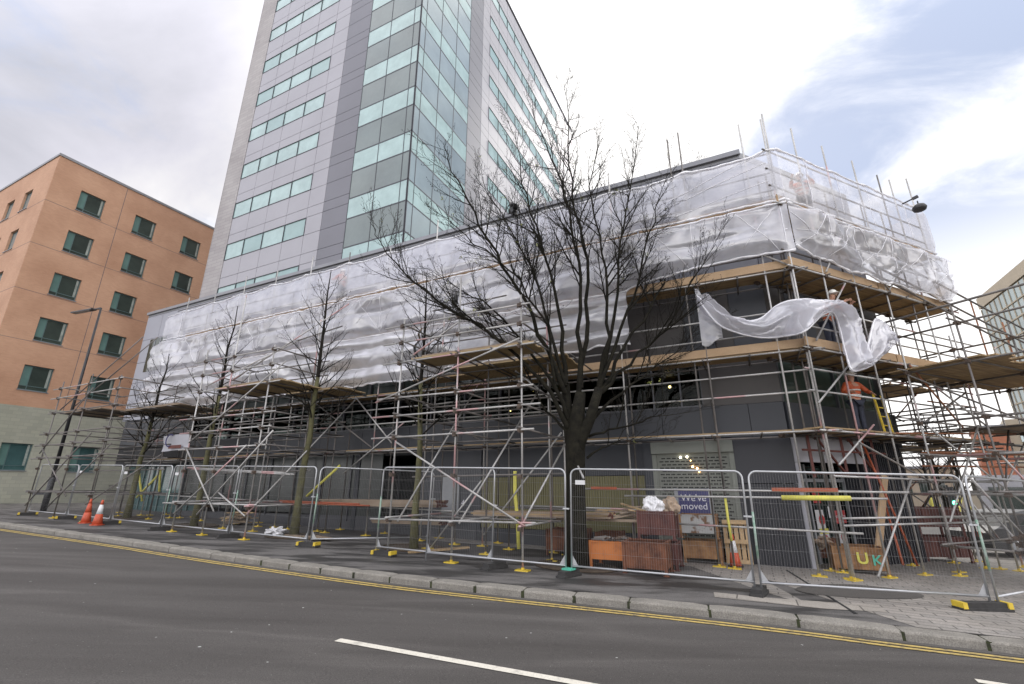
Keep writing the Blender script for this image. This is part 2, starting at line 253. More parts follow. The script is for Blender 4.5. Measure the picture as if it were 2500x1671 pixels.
        if speck:                                       # worn, paler wheel band and a few crack lines
            wv = N.new('ShaderNodeTexNoise'); wv.inputs['Scale'].default_value = 0.22; wv.inputs['Detail'].default_value = 5; wv.inputs['Distortion'].default_value = 0.6; L.new(mp.outputs['Vector'], wv.inputs['Vector'])
            ab = N.new('ShaderNodeMath'); ab.operation = 'SUBTRACT'; ab.inputs[1].default_value = 0.5; L.new(wv.outputs['Fac'], ab.inputs[0]); a2 = N.new('ShaderNodeMath'); a2.operation = 'ABSOLUTE'; L.new(ab.outputs[0], a2.inputs[0])
            mr_ = N.new('ShaderNodeMapRange'); mr_.inputs['From Min'].default_value = 0.0; mr_.inputs['From Max'].default_value = 0.035; mr_.inputs['To Min'].default_value = 1.22; mr_.inputs['To Max'].default_value = 1.0; L.new(a2.outputs[0], mr_.inputs['Value'])
            sc_ = N.new('ShaderNodeVectorMath'); sc_.operation = 'SCALE'; L.new(out, sc_.inputs[0]); L.new(mr_.outputs['Result'], sc_.inputs['Scale']); out = sc_.outputs['Vector']
        L.new(out, b.inputs['Base Color'])
        rr = N.new('ShaderNodeMapRange'); rr.inputs['From Min'].default_value = lo; rr.inputs['From Max'].default_value = hi; rr.inputs['To Min'].default_value = 0.55 if wet else 0.78; rr.inputs['To Max'].default_value = 0.88
        L.new(n.outputs['Fac'], rr.inputs['Value']); L.new(rr.outputs['Result'], b.inputs['Roughness']); b.inputs['Specular IOR Level'].default_value = 0.35
        bp = N.new('ShaderNodeBump'); bp.inputs['Strength'].default_value = 0.5; bp.inputs['Distance'].default_value = 0.006; L.new(n2.outputs['Fac'], bp.inputs['Height']); L.new(bp.outputs['Normal'], b.inputs['Normal'])
        return m
    M['asphalt'] = asphalt('road_asphalt', (0.054, 0.050, 0.047), (0.086, 0.081, 0.077), stretch=(0.25, 1.8, 1))
    M['footway'] = asphalt('footway_tarmac', (0.038, 0.037, 0.036), (0.125, 0.12, 0.116), wet=True, speck=False, seed=4.0, stretch=(0.45, 1.5, 1), lo=0.42, hi=0.56, big=1.3)
    M['patch'] = asphalt('damp_tarmac_patch', (0.075, 0.070, 0.064), (0.10, 0.095, 0.09), speck=False, seed=2.0)
    M['plain'] = mat('distant_ground', (0.20, 0.195, 0.185), 0.9, scale=0.2, var=0.2)
# ------------------------------------------------------------------ mesh builder
class MB:
    def __init__(s): s.v = []; s.f = []; s.m = []; s.smooth = False
    def face(s, idx, mi=0): s.f.append(tuple(idx)); s.m.append(mi)
    def poly(s, pts, mi=0):
        b = len(s.v); s.v += [tuple(p) for p in pts]; s.face(range(b, b+len(pts)), mi)
    def box(s, x0, x1, y0, y1, z0, z1, mi=0):
        b = len(s.v)
        s.v += [(x0, y0, z0), (x1, y0, z0), (x1, y1, z0), (x0, y1, z0), (x0, y0, z1), (x1, y0, z1), (x1, y1, z1), (x0, y1, z1)]
        for q in ((0, 3, 2, 1), (4, 5, 6, 7), (0, 1, 5, 4), (1, 2, 6, 5), (2, 3, 7, 6), (3, 0, 4, 7)): s.face([b+i for i in q], mi)
        return s
    def bar(s, p, q, w, h, mi=0, up=(0, 0, 1)):     # rectangular bar from p to q
        p = Vector(p); q = Vector(q); d = (q-p).normalized(); u = Vector(up)
        if abs(d.dot(u)) > 0.95: u = Vector((0, 1, 0))
        a = d.cross(u).normalized(); c = a.cross(d).normalized(); b = len(s.v)
        for e in (p, q):
            for i, j in ((-1, -1), (1, -1), (1, 1), (-1, 1)): s.v.append(tuple(e+a*(i*w/2)+c*(j*h/2)))
        for f in ((0, 1, 2, 3), (7, 6, 5, 4), (0, 4, 5, 1), (1, 5, 6, 2), (2, 6, 7, 3), (3, 7, 4, 0)): s.face([b+i for i in f], mi)
    def tube(s, p, q, r, n=8, mi=0, r2=None, cap=True):
        s.path([p, q], [r, r if r2 is None else r2], n, mi, cap)
        return s
    def path(s, pts, rad, n=8, mi=0, cap=True):
        pts = [Vector(p) for p in pts]; b = len(s.v); prev = None
        for i, p in enumerate(pts):
            if i == 0: d = pts[1]-p
            elif i == len(pts)-1: d = p-pts[i-1]
            else: d = pts[i+1]-pts[i-1]
            if d.length < 1e-9: d = Vector((0, 0, 1))
            d.normalize()
            if prev is None:
                u = Vector((0, 0, 1)) if abs(d.z) < 0.9 else Vector((1, 0, 0)); a = d.cross(u).normalized()
            else:
                a = prev-d*prev.dot(d)
                if a.length < 1e-6: a = d.orthogonal()
                a.normalize()
            prev = a; c = d.cross(a); r = rad[i] if isinstance(rad, (list, tuple)) else rad
            for k in range(n):
                t = 2*pi*k/n; s.v.append(tuple(p+a*(r*cos(t))+c*(r*sin(t))))
        for i in range(len(pts)-1):
            for k in range(n):
                k2 = (k+1) % n; s.face((b+i*n+k, b+i*n+k2, b+(i+1)*n+k2, b+(i+1)*n+k), mi)
        if cap and n > 2:
            s.face([b+k for k in range(n)][::-1], mi); e = b+(len(pts)-1)*n; s.face([e+k for k in range(n)], mi)
    def lathe(s, c, prof, n=16, mi=0):               # prof: (r, z) pairs around vertical axis at c
        b = len(s.v); c = Vector(c)
        for r, z in prof:
            for k in range(n): t = 2*pi*k/n; s.v.append((c.x+r*cos(t), c.y+r*sin(t), c.z+z))
        for i in range(len(prof)-1):
            for k in range(n):
                k2 = (k+1) % n; s.face((b+i*n+k, b+i*n+k2, b+(i+1)*n+k2, b+(i+1)*n+k), mi)
        s.face([b+k for k in range(n)][::-1], mi); e = b+(len(prof)-1)*n; s.face([e+k for k in range(n)], mi)
    def prism(s, poly, z0, z1, mi=0):
        b = len(s.v); n = len(poly)
        for z in (z0, z1):
            for i, p in enumerate(poly): s.v.append((p[0], p[1], z(p) if callable(z) else z))
        s.face(list(range(b, b+n))[::-1], mi); s.face(range(b+n, b+2*n), mi)
        for i in range(n): j = (i+1) % n; s.face((b+i, b+j, b+n+j, b+n+i), mi)
    def grid(s, nx, ny, fn, mi=0):
        b = len(s.v)
        for j in range(ny+1):
            for i in range(nx+1): s.v.append(tuple(fn(i/nx, j/ny)))
        for j in range(ny):
            for i in range(nx):
                a = b+j*(nx+1)+i; s.face((a, a+1, a+nx+2, a+nx+1), mi)
    def blob(s, c, r, seed=0, n=3, amp=0.25, sq=(1, 1, 1), mi=0):
        bm = bmesh.new(); bmesh.ops.create_icosphere(bm, subdivisions=n, radius=1.0); b = len(s.v); c = Vector(c)
        for v in bm.verts:
            d = v.co.normalized(); k = 1+amp*noise.noise(d*2.2+Vector((seed*7.1, seed, 0)))*2+amp*0.5*noise.noise(d*6+Vector((seed, 0, 3)))
            s.v.append((c.x+d.x*r*k*sq[0], c.y+d.y*r*k*sq[1], c.z+d.z*r*k*sq[2]))
        for f in bm.faces: s.face([b+v.index for v in f.verts], mi)
        bm.free()
def link(o): COL.objects.link(o); return o
def tag(o, label=None, cat=None, group=None, kind=None):
    if label: o['label'] = label
    if cat: o['category'] = cat
    if group: o['group'] = group
    if kind: o['kind'] = kind
    return o
def mesh_from(mb, name, mats, off=(0, 0, 0), smooth=False):
    me = bpy.data.meshes.new(name); ox, oy, oz = off
    me.from_pydata([(x-ox, y-oy, z-oz) for x, y, z in mb.v], [], mb.f)
    for m in mats: me.materials.append(m)
    if len(mats) > 1: me.polygons.foreach_set('material_index', mb.m)
    if smooth or mb.smooth: me.polygons.foreach_set('use_smooth', [True]*len(me.polygons))
    me.update(); return me
class Thing:                                   # an Empty at the thing's base; parts are built in the frame's coordinates
    def __init__(s, name, label, cat, frame, base, group=None):
        s.f = frame; s.base = Vector(base); o = bpy.data.objects.new(name, None); link(o)
        o.location = frame.w(*base); o.rotation_euler = (0, 0, frame.a); o.empty_display_size = 0.3
        tag(o, label, cat, group); s.o = o
    def part(s, name, mb, m, parent=None, smooth=False, label=None, kind=None):
        ms = m if isinstance(m, (list, tuple)) else [m]
        o = bpy.data.objects.new(name, mesh_from(mb, name, ms, s.base, smooth)); link(o)
        o.parent = parent or s.o
        if label: o['label'] = label
        if kind: o['kind'] = kind
        return o
def single(name, mb, m, frame, base, label=None, cat=None, group=None, kind=None, smooth=False):
    ms = m if isinstance(m, (list, tuple)) else [m]
    o = bpy.data.objects.new(name, mesh_from(mb, name, ms, base, smooth)); link(o)
    o.location = frame.w(*base); o.rotation_euler = (0, 0, frame.a)
    return tag(o, label, cat, group, kind)
def copy_thing(o, loc, rz=None, label=None):
    c = o.copy(); link(c); c.location = loc
    if rz is not None: c.rotation_euler = (0, 0, rz)
    if label: c['label'] = label
    for ch in list(o.children):
        d = ch.copy(); link(d); d.parent = c
        for gg in list(ch.children):
            e = gg.copy(); link(e); e.parent = d
    return c
def text_mesh(body, size, m, name, extrude=0.003, align='CENTER', bold=0.0):
    cu = bpy.data.curves.new(name, 'FONT'); cu.body = body; cu.size = size; cu.extrude = extrude; cu.align_x = align; cu.align_y = 'CENTER'; cu.offset = bold; cu.space_line = 0.85
    t = bpy.data.objects.new(name, cu); COL.objects.link(t); dg = bpy.context.evaluated_depsgraph_get(); dg.update()
    me = bpy.data.meshes.new_from_object(t.evaluated_get(dg)); COL.objects.unlink(t); bpy.data.objects.remove(t)
    me.materials.clear(); me.materials.append(m); me.name = name; return me
def put_text(body, size, m, name, parent, lx, ly, lz, rz=0.0, bold=0.0):
    o = bpy.data.objects.new(name, text_mesh(body, size, m, name, bold=bold)); link(o); o.parent = parent
    o.location = (lx, ly, lz); o.rotation_euler = (pi/2, 0, rz); return o
build_materials()
# ------------------------------------------------------------------ ground
XB = [-400, -60, -40, -20, 0, 26, 400]
def strip_sheet(y0, y1, dz, mb, mi=0):
    for i in range(len(XB)-1):
        a, b = XB[i], XB[i+1]; mb.poly([(a, y0, g(a)+dz), (b, y0, g(b)+dz), (b, y1, g(b)+dz), (a, y1, g(a)+dz)], mi)
def sub_poly(pts, dz, step=None):
    mb = MB(); mb.poly([(x, y, g(x)+dz) for x, y in pts]); return mb
mb = MB(); strip_sheet(-300, 900, -0.16, mb); single('ground', mb, M['plain'], W0, (0, 0, 0), kind='structure')
KERB = [(-60, 37.5), (-40, 28.2), (-30, 23.4), (-24, 20.45), (-18.04, 17.58), (-14, 15.62), (-10.69, 14.0), (-8, 12.6), (-5.6, 11.42), (-2.63, 10.05), (-0.58, 9.27), (2.29, 8.32), (3.98, 7.70), (4.91, 7.28), (6.42, 6.66), (9, 5.55), (12, 4.1), (16, 2.0), (22, -1.5)]
def resample(pts, step):
    # smooth (Catmull-Rom) curve resampled by length
    P = [Vector(p) for p in pts]; out = []
    for i in range(len(P)-1):
        p0 = P[max(0, i-1)]; p1 = P[i]; p2 = P[i+1]; p3 = P[min(len(P)-1, i+2)]
        for k in range(20):
            t = k/20; out.append(0.5*((2*p1)+(-p0+p2)*t+(2*p0-5*p1+4*p2-p3)*t*t+(-p0+3*p1-3*p2+p3)*t**3))
    out.append(P[-1]); res = [out[0]]; acc = 0
    for i in range(1, len(out)):
        seg = (out[i]-out[i-1]).length
        while acc+seg >= step:
            t = (step-acc)/seg; q = out[i-1].lerp(out[i], t); res.append(q); out[i-1] = q; seg = (out[i]-q).length; acc = 0
        acc += seg
    return res
KC = resample(KERB, 0.3)
def offs(pts, d):
    o = []
    for i, p in enumerate(pts):
        t = (pts[min(i+1, len(pts)-1)]-pts[max(i-1, 0)]).normalized(); n = Vector((t.y, -t.x)); o.append(p+n*d)     # +d: towards the camera (road)
    return o
def ribbon(pts, d0, d1, z, mb, mi=0, gap=None):
    a = offs(pts, d0); b = offs(pts, d1)
    for i in range(len(pts)-1):
        if gap and gap(i): continue
        mb.poly([(b[i].x, b[i].y, g(b[i].x)+z), (b[i+1].x, b[i+1].y, g(b[i+1].x)+z), (a[i+1].x, a[i+1].y, g(a[i+1].x)+z), (a[i].x, a[i].y, g(a[i].x)+z)], mi)
KH = 0.125
# carriageway: finely divided near the kerb, one sheet to far away
def yline(L):
    def f(X):
        for k in range(len(L)-1):
            if L[k].x <= X <= L[k+1].x: return L[k].y+(L[k+1].y-L[k].y)*(X-L[k].x)/max(1e-6, L[k+1].x-L[k].x)
        return L[0].y if X < L[0].x else L[-1].y
    return f
yk = yline(KC); yi = yline(offs(KC, -0.29)); mr = MB(); mp_ = MB(); X = -59.0
while X < 21.5:
    X2 = X+0.5
    mr.poly([(X, -70, g(X)-KH), (X2, -70, g(X2)-KH), (X2, yk(X2), g(X2)-KH), (X, yk(X), g(X)-KH)]); mp_.poly([(X, yi(X), g(X)), (X2, yi(X2), g(X2)), (X2, 140, g(X2)), (X, 140, g(X))]); X = X2
mr.poly([(21.5, -70, g(21.5)-KH), (26, -70, g(26)-KH), (26, 140, g(26)-KH), (21.5, 140, g(21.5)-KH)]); mr.poly([(26, -70, g(26)-KH), (300, -70, g(26)-KH), (300, 140, g(26)-KH), (26, 140, g(26)-KH)])
single('road', mr, M['asphalt'], W0, (0, 0, 0), kind='structure'); single('pavement', mp_, M['footway'], W0, (0, 0, 0), kind='structure')
# granite kerb stones
mb = MB(); mj = MB(); i = 0; rnd = random.Random(3)
inner = offs(KC, -0.30)
while i < len(KC)-6:
    n = 3 if KC[i].x > -1.5 else 3
    if KC[i].x > 1.8 and rnd.random() < 0.45: n = 4
    j = i+n; a = KC[i]; b = KC[j]; t = (b-a); L = t.length; t.normalize(); nrm = Vector((t.y, -t.x)); gp = 0.010
    a2 = a+t*gp; b2 = b-t*gp; dh = rnd.uniform(-0.006, 0.006); rad = 0.03; do = rnd.uniform(-0.008, 0.008)
    prof = [(do, -KH-0.02), (do, dh-rad), (do-rad*0.35, dh-rad*0.35), (do-rad, dh), (-0.29, dh+0.003), (-0.30, -0.05)]
    nseg = 6; base = len(mb.v)
    for k in range(nseg+1):
        q = a2.lerp(b2, k/nseg); e = 0.012 if k in (0, nseg) else 0
        for (d, z) in prof:
            w = 0.006*noise.noise(Vector((q.x*3, q.y*3, z*9+d*7)))
            dd = d-(e if d > -0.1 else 0); zz = z-(e if z > -0.04 else 0)
            mb.v.append((q.x+nrm.x*(dd+w), q.y+nrm.y*(dd+w), g(q.x)+zz+w*0.6))
    m_ = len(prof)
    for k in range(nseg):
        for p in range(m_-1): mb.face((base+k*m_+p, base+(k+1)*m_+p, base+(k+1)*m_+p+1, base+k*m_+p+1))
    mb.face([base+p for p in range(m_)]); mb.face([base+nseg*m_+p for p in range(m_)][::-1])
    if b.x > -6:
        for zz in (-0.018,):
            mj.poly([tuple((b+nrm*d).to_3d()+Vector((0, 0, g(b.x)+z)))[:3] if False else ((b+nrm*d+t*e).x, (b+nrm*d+t*e).y, g(b.x)+z) for d, z, e in ((-0.3, zz, -0.03), (-0.03, zz, -0.03), (-0.03, zz, 0.03), (-0.3, zz, 0.03))])
            mj.poly([((b+nrm*d+t*e).x, (b+nrm*d+t*e).y, g(b.x)+z) for d, z, e in ((-0.012, -KH, -0.03), (-0.012, -KH, 0.03), (-0.012, zz, 0.03), (-0.012, zz, -0.03))])
    i = j
single('kerb', mb, M['kerb'], W0, (0, 0, 0), kind='structure')
single('kerb_joints', mj, M['moss'], W0, (0, 0, 0), kind='structure')
mb = MB(); ribbon(KC, 0.002, 0.13, -KH+0.004, mb); single('gutter', mb, M['patch'], W0, (0, 0, 0), kind='structure')
# painted lines
mb = MB()
ribbon(resample(KERB, 0.15), 0.20, 0.285, -KH+0.008, mb); ribbon(resample(KERB, 0.15), 0.345, 0.43, -KH+0.008, mb)
single('yellow_lines', mb, M['paint_yellow_line'], W0, (0, 0, 0), kind='structure')
mb = MB()
def dash(px, length, dx, dy, wd, mb):
    a = gnd(*px, -KH).to_2d(); t = Vector((dx, dy)).normalized(); n = Vector((-t.y, t.x))*wd/2
    for k in range(12):
        p = a+t*(length*k/12); q = a+t*(length*(k+1)/12); mb.poly([((p-n).x, (p-n).y, g(p.x)-KH+0.008), ((q-n).x, (q-n).y, g(q.x)-KH+0.008), ((q+n).x, (q+n).y, g(q.x)-KH+0.008), ((p+n).x, (p+n).y, g(p.x)-KH+0.008)])
dash((824, 1564), 4.0, 2.85, -1.12, 0.115, mb)
dash((2384, 1664), 3.0, 2.6, -1.35, 0.115, mb)
single('centre_line', mb, M['paint_white_line'], W0, (0, 0, 0), kind='structure')
# paved forecourt near the corner (blocks), pale flags strip, damp patch
def px_poly(pxs, dz):
    m_ = MB(); m_.poly([(p.x, p.y, g(p.x)+dz) for p in (gnd(*q) for q in pxs)]); return m_
fc = [(2040, 1512), (1830, 1398), (1700, 1385), (1560, 1368), (1300, 1340), (1120, 1325), (1000, 1316)]
P = [gnd(*q).to_2d() for q in fc]
P = sorted(P, key=lambda p: p.x)
ki = offs(KC, -0.305)
def ylow(X):
    if X >= P[-1].x:
        for k in range(len(ki)-1):
            if ki[k].x <= X <= ki[k+1].x: return ki[k].y+(ki[k+1].y-ki[k].y)*(X-ki[k].x)/(ki[k+1].x-ki[k].x)
        return ki[-1].y
    for k in range(len(P)-1):
        if P[k].x <= X <= P[k+1].x: return P[k].y+(P[k+1].y-P[k].y)*(X-P[k].x)/(P[k+1].x-P[k].x)
    return P[0].y
mb = MB(); X = P[0].x
while X < 21.5:
    X2 = X+0.25; mb.poly([(X, ylow(X), g(X)+0.005), (X2, ylow(X2), g(X2)+0.005), (X2, 70, g(X2)+0.005), (X, 70, g(X)+0.005)]); X = X2
single('forecourt_paving', mb, M['setts'], W0, (0, 0, 0), kind='structure')
single('flagstone_strip', px_poly([(1742, 1447), (1862, 1460), (2140, 1480), (2165, 1496), (2010, 1488), (1745, 1459)], 0.008), M['flags'], W0, (0, 0, 0), kind='structure')
ell = [(2100+155*cos(t)+14*sin(2*t), 1446+16*sin(t)+9*cos(t)) for t in [2*pi*k/28 for k in range(28)]]
single('tarmac_patch', px_poly(ell, 0.012), M['patch'], W0, (0, 0, 0), kind='structure')
mb = MB()                                        # slot drain across the paving
a = gnd(1920, 1393); b = gnd(2090, 1500); mb.bar((a.x, a.y, g(a.x)+0.006), (b.x, b.y, g(b.x)+0.006), 0.05, 0.006)
single('paving_joint', mb, M['slot'], W0, (0, 0, 0), kind='structure')
# tree pits
def tree_pit(px, w, name='tree_pit'):
    c = G.gr(*px); mb = MB(); ring = [(c.x+w*cos(t)*1.0, c.y+w*0.8*sin(t)) for t in [2*pi*k/20 for k in range(20)]]
    mb.poly([(x, y, G.gz(x, y)+0.010) for x, y in ring])
    single(name, mb, M['soil'], G, (0, 0, 0), kind='structure')
    mb = MB(); mb.path([(x, y, G.gz(x, y)+0.02) for x, y in ring+[ring[0]]], 0.028, 6); single('pit_edging', mb, M['soil'], G, (0, 0, 0), kind='structure')
TREES = [(309, 1266), (472, 1285), (717, 1311), (1010, 1340), (1405, 1385)]
for t in TREES: tree_pit(t, 0.95)
# ------------------------------------------------------------------ wall helper: wall on plane y=yp or x=xp with real openings
def wall(mb, axis, c, t, u0, u1, z0, z1, holes, mi=0):
    us = sorted({u0, u1, *[h[0] for h in holes], *[h[1] for h in holes]}); zs = sorted({z0, z1, *[h[2] for h in holes], *[h[3] for h in holes]})
    us = [u for u in us if u0 <= u <= u1]; zs = [z for z in zs if z0 <= z <= z1]
    for i in range(len(us)-1):
        k = 0
        while k < len(zs)-1:
            mu = (us[i]+us[i+1])/2
            def hol(z): return any(h[0] < mu < h[1] and h[2] < z < h[3] for h in holes)
            if hol((zs[k]+zs[k+1])/2): k += 1; continue
            e = k
            while e+1 < len(zs)-1 and not hol((zs[e+1]+zs[e+2])/2): e += 1
            if axis == 'y': mb.box(us[i], us[i+1], c, c+t, zs[k], zs[e+1], mi)
            else: mb.box(c-t, c, us[i], us[i+1], zs[k], zs[e+1], mi)
            k = e+1
# ------------------------------------------------------------------ buff brick building (left)
bc = G.inv(-31.45, 27.0); BX, BY = bc.x, bc.y; bz = 0.7
bt = Thing('brick_building', 'buff brick office block with grey stone base and small square windows', 'building', G, (BX, BY, bz))
ZT = 23.95; wins_r = []; wins_l = []
for r, zt in enumerate((22.05, 18.82, 15.6, 12.4, 9.2)):
    for d in (1.61, 5.05, 8.58, 12.05, 15.5): wins_r.append((d, d+1.48, zt-1.57, zt))
for d in (1.72, 5.2, 8.7, 12.1): wins_r.append((d, d+1.45, 2.77, 4.37))
for zt in (22.0, 18.82, 15.6, 12.4, 9.2):
    for d in (2.75, 5.6, 8.45, 11.3): wins_l.append((d, d+1.3, zt-1.57, zt))
SB = 6.62
mb = MB(); ms = MB()
wall(mb, 'x', BX, 0.3, BY+0.30, BY+26, SB, ZT-0.12, [(BY+a, BY+b, c, d) for a, b, c, d in wins_r])
wall(ms, 'x', BX, 0.3, BY+0.30, BY+26, bz-1.5, SB, [(BY+a, BY+b, c, d) for a, b, c, d in wins_r])
wall(mb, 'y', BY, 0.3, BX-24, BX, SB, ZT-0.12, [(BX-b, BX-a, c, d) for a, b, c, d in wins_l])
wall(ms, 'y', BY, 0.3, BX-24, BX, bz-1.5, SB, [])
bt.part('brick_wall', mb, M['brick']); bt.part('stone_base', ms, M['stone'])
mb = MB(); mb.box(BX-24, BX-0.3, BY+0.3, BY+26, ZT-0.5, ZT-0.15); mb.box(BX-24, BX+0.06, BY-0.06, BY+0.34, ZT-0.12, ZT+0.06); mb.box(BX-0.34, BX+0.06, BY+0.34, BY+26, ZT-0.12, ZT+0.06)
bt.part('roof_coping', mb, M['coping'])
mb = MB(); mb.box(BX-10, BX-1.6, BY+1.6, BY+22, bz-1, ZT-0.6); bt.part('inner_rooms', mb, M['interior'])
mb = MB(); 
for zz in (20.3, 17.1, 13.9, 10.7): mb.box(BX-0.3, BX+0.004, BY+0.004, BY+26, zz-0.011, zz+0.011); mb.box(BX-24, BX, BY-0.004, BY+0.3, zz-0.011, zz+0.011)
mb.box(BX-0.2, BX+0.004, BY+4.1, BY+4.13, SB, ZT-0.12)
bt.part('movement_joint', mb, M['joint'])
def bwin(x, y0, y1, z0, z1, light, face='x'):
    mf = MB(); mp = MB(); ms_ = MB(); dx = 0.14
    if face == 'x':
        xf = x-dx
        for a, b_, c, d in ((y0, y1, z0, z0+0.06), (y0, y1, z1-0.06, z1), (y0, y0+0.06, z0+0.06, z1-0.06), (y1-0.06, y1, z0+0.06, z1-0.06)): mf.box(xf-0.05, xf, a, b_, c, d)
        mf.box(xf-0.048, xf-0.002, y0+0.42, y0+0.46, z0+0.06, z1-0.06); mf.box(xf-0.046, xf-0.004, y0+0.06, y1-0.06, z0+0.26, z0+0.30)
        mp.box(xf-0.035, xf-0.025, y0+0.06, y1-0.06, z0+0.06, z1-0.06)
        ms_.box(x-0.14, x+0.05, y0-0.03, y1+0.03, z0-0.05, z0-0.002)
    else:
        yf = y0+dx; x0, x1 = x
        for a, b_, c, d in ((x0, x1, z0, z0+0.06), (x0, x1, z1-0.06, z1), (x0, x0+0.06, z0+0.06, z1-0.06), (x1-0.06, x1, z0+0.06, z1-0.06)): mf.box(a, b_, yf, yf+0.05, c, d)
        mf.box(x0+0.06, x1-0.06, yf+0.004, yf+0.046, z0+0.26, z0+0.30)
        mp.box(x0+0.06, x1-0.06, yf+0.02, yf+0.03, z0+0.06, z1-0.06); ms_.box(x0-0.03, x1+0.03, y0-0.05, y0+0.14, z0-0.05, z0-0.002)
    f = bt.part('window', mf, M['frame_teal']); bt.part('pane', mp, light, f); bt.part('sill', ms_, M['coping'], f)
    if face == 'x': mq = MB(); mq.box(x-dx-0.024, x-dx-0.018, y0+0.06, y0+0.42, z0+0.3, z1-0.06); bt.part('side_pane', mq, M['gl_teal2'], f); mq = MB(); mq.box(x-dx-0.024, x-dx-0.016, y1-0.2, y1-0.08, z0+0.3, z1-0.06); bt.part('painted_reflection', mq, M['gl_reflection'], f)  # pale strip at the far edge is a painted reflection of the frame
for a, b, c, d in wins_r: bwin(BX, BY+a, BY+b, c, d, M['gl_teal'] if c < 3 else M['gl_dark'])
for a, b, c, d in wins_l: bwin((BX-b, BX-a), BY, 0, c, d, M['gl_sky'], 'y')
mb = MB()
for d in (0.6, 3.8): mb.box(BX-0.02, BX+0.012, BY+d, BY+d+0.62, 1.35, 1.62)
bt.part('vent_grille', mb, M['joint'])
# ------------------------------------------------------------------ tower
TY = 15.2; TL, TR = -28.57, -13.1; FL = 2.91; ZB = 11.2; NF = 9; Z0 = 14.86
tt = Thing('tower_block', 'tall grey panelled tower with aqua ribbon windows and a glazed corner', 'building', G, ((TL+TR)/2, TY, 0.5))
DEP = 27.6; ZTOP = 41.25
mb = MB(); mb.box(TL+0.05, TR-0.05, TY+0.08, TY+DEP-0.05, ZB, ZTOP-0.05); tt.part('joint_backing', mb, M['joint'])
pl = MB(); pd = MB(); plr = MB(); pdr = MB(); pst = MB(); J = 0.012
def py(m_, x0, x1, z0, z1, pr=0.0): m_.box(x0+J, x1-J, TY-pr, TY+0.079, z0+J, z1-J)
def pxx(m_, y0, y1, z0, z1, pr=0.0): m_.box(TR-0.049, TR+pr, y0+J, y1-J, z0+J, z1-J)
bands = [k for k in range(-1, NF)]
for k in bands:
    zb = Z0+FL*k; zt = zb+1.12; zn = min(zb+FL, ZTOP)
    # left face
    for xa, xb in ((-26.85, -25.22), (-25.22, -23.56), (-23.56, -21.75), (-21.75, -20.05)):
        py(pl, xa, xb, zt, zt+0.62); py(pl, xa, xb, zt+0.62, zn)
    for za, zc in ((zb, zt), (zt, zt+0.62), (zt+0.62, zn)):
        py(pl, -20.05, -18.81, za, zc); py(pd, -18.81, -16.95, za, zc)
        pxx(pdr, TY+5.15, TY+6.86, za, zc); pxx(plr, TY+6.86, TY+7.9, za, zc)
        pxx(plr, TY+22.3, TY+DEP, za, zc)
    y = TY+7.9
    for q in range(10):
        w = 1.44; pxx(plr, y+q*w, y+(q+1)*w, zt, zt+0.62); pxx(plr, y+q*w, y+(q+1)*w, zt+0.62, zn)
pst.box(TL, -26.9, TY, TY+0.079, ZB, ZTOP); pst.box(TL-0.02, TL+0.049, TY, TY+DEP, ZB, ZTOP)
tt.part('pale_cladding', pl, M['tw_light']); tt.part('dark_cladding', pd, M['tw_dark']); tt.part('pale_cladding', plr, M['tw_light']); tt.part('dark_cladding', pdr, M['tw_dark']); tt.part('stone_end_wall', pst, M['tw_stone'])
mb = MB(); mb.box(TL-0.06, TR+0.06, TY-0.06, TY+DEP, ZTOP, ZTOP+0.14); tt.part('roof', mb, M['coping'])
rnd = random.Random(11)
def strip(face, cuts, z0, z1, mats, depth=0.05, name='window_band'):
    fr = MB(); t = 0.035
    def bx(m_, a, b_, c, d, y0, y1):
        if face == 'y': m_.box(a, b_, TY+y0, TY+y1, c, d)
        else: m_.box(TR-y1, TR-y0, a, b_, c, d)
    bx(fr, cuts[0], cuts[-1], z0, z0+t, -0.02, 0.07); bx(fr, cuts[0], cuts[-1], z1-t, z1, -0.02, 0.07)
    for c in cuts: bx(fr, c-t/2, c+t/2, z0+t, z1-t, -0.025, 0.07)
    f = tt.part(name, fr, M['frame_dark'])
    for i in range(len(cuts)-1):
        m_ = MB(); bx(m_, cuts[i]+t/2, cuts[i+1]-t/2, z0+t, z1-t, depth-0.03, depth); tt.part('pane', m_, mats(i), f)
def rnd_aqua(i): return rnd.choice([M['gl_aqua']]*5+[M['gl_aqua2']]*2)
for k in bands:
    zb = Z0+FL*k; zt = zb+1.12
    strip('y', [-26.85, -25.22, -23.56, -21.75, -20.05], zb, zt, rnd_aqua)
    bayc = [-16.95, -15.24, -13.55, TR-0.03]
    strip('y', bayc, zb+0.14, zb+1.36, lambda i: M['gl_aqua'], 0.02)
    strip('y', bayc, zb+1.36, zb+0.14+FL, lambda i: M['gl_grey'], 0.02)
    rc = [TY+0.03, TY+0.48, TY+1.96, TY+3.58, TY+5.15]
    strip('x', rc, zb+0.14, zb+1.36, lambda i: M['gl_aqua'], 0.02)
    strip('x', rc, zb+1.36, zb+0.14+FL, lambda i: M['gl_sky'], 0.02)
    strip('x', [TY+7.9+1.44*q for q in range(11)], zb, zt, rnd_aqua)
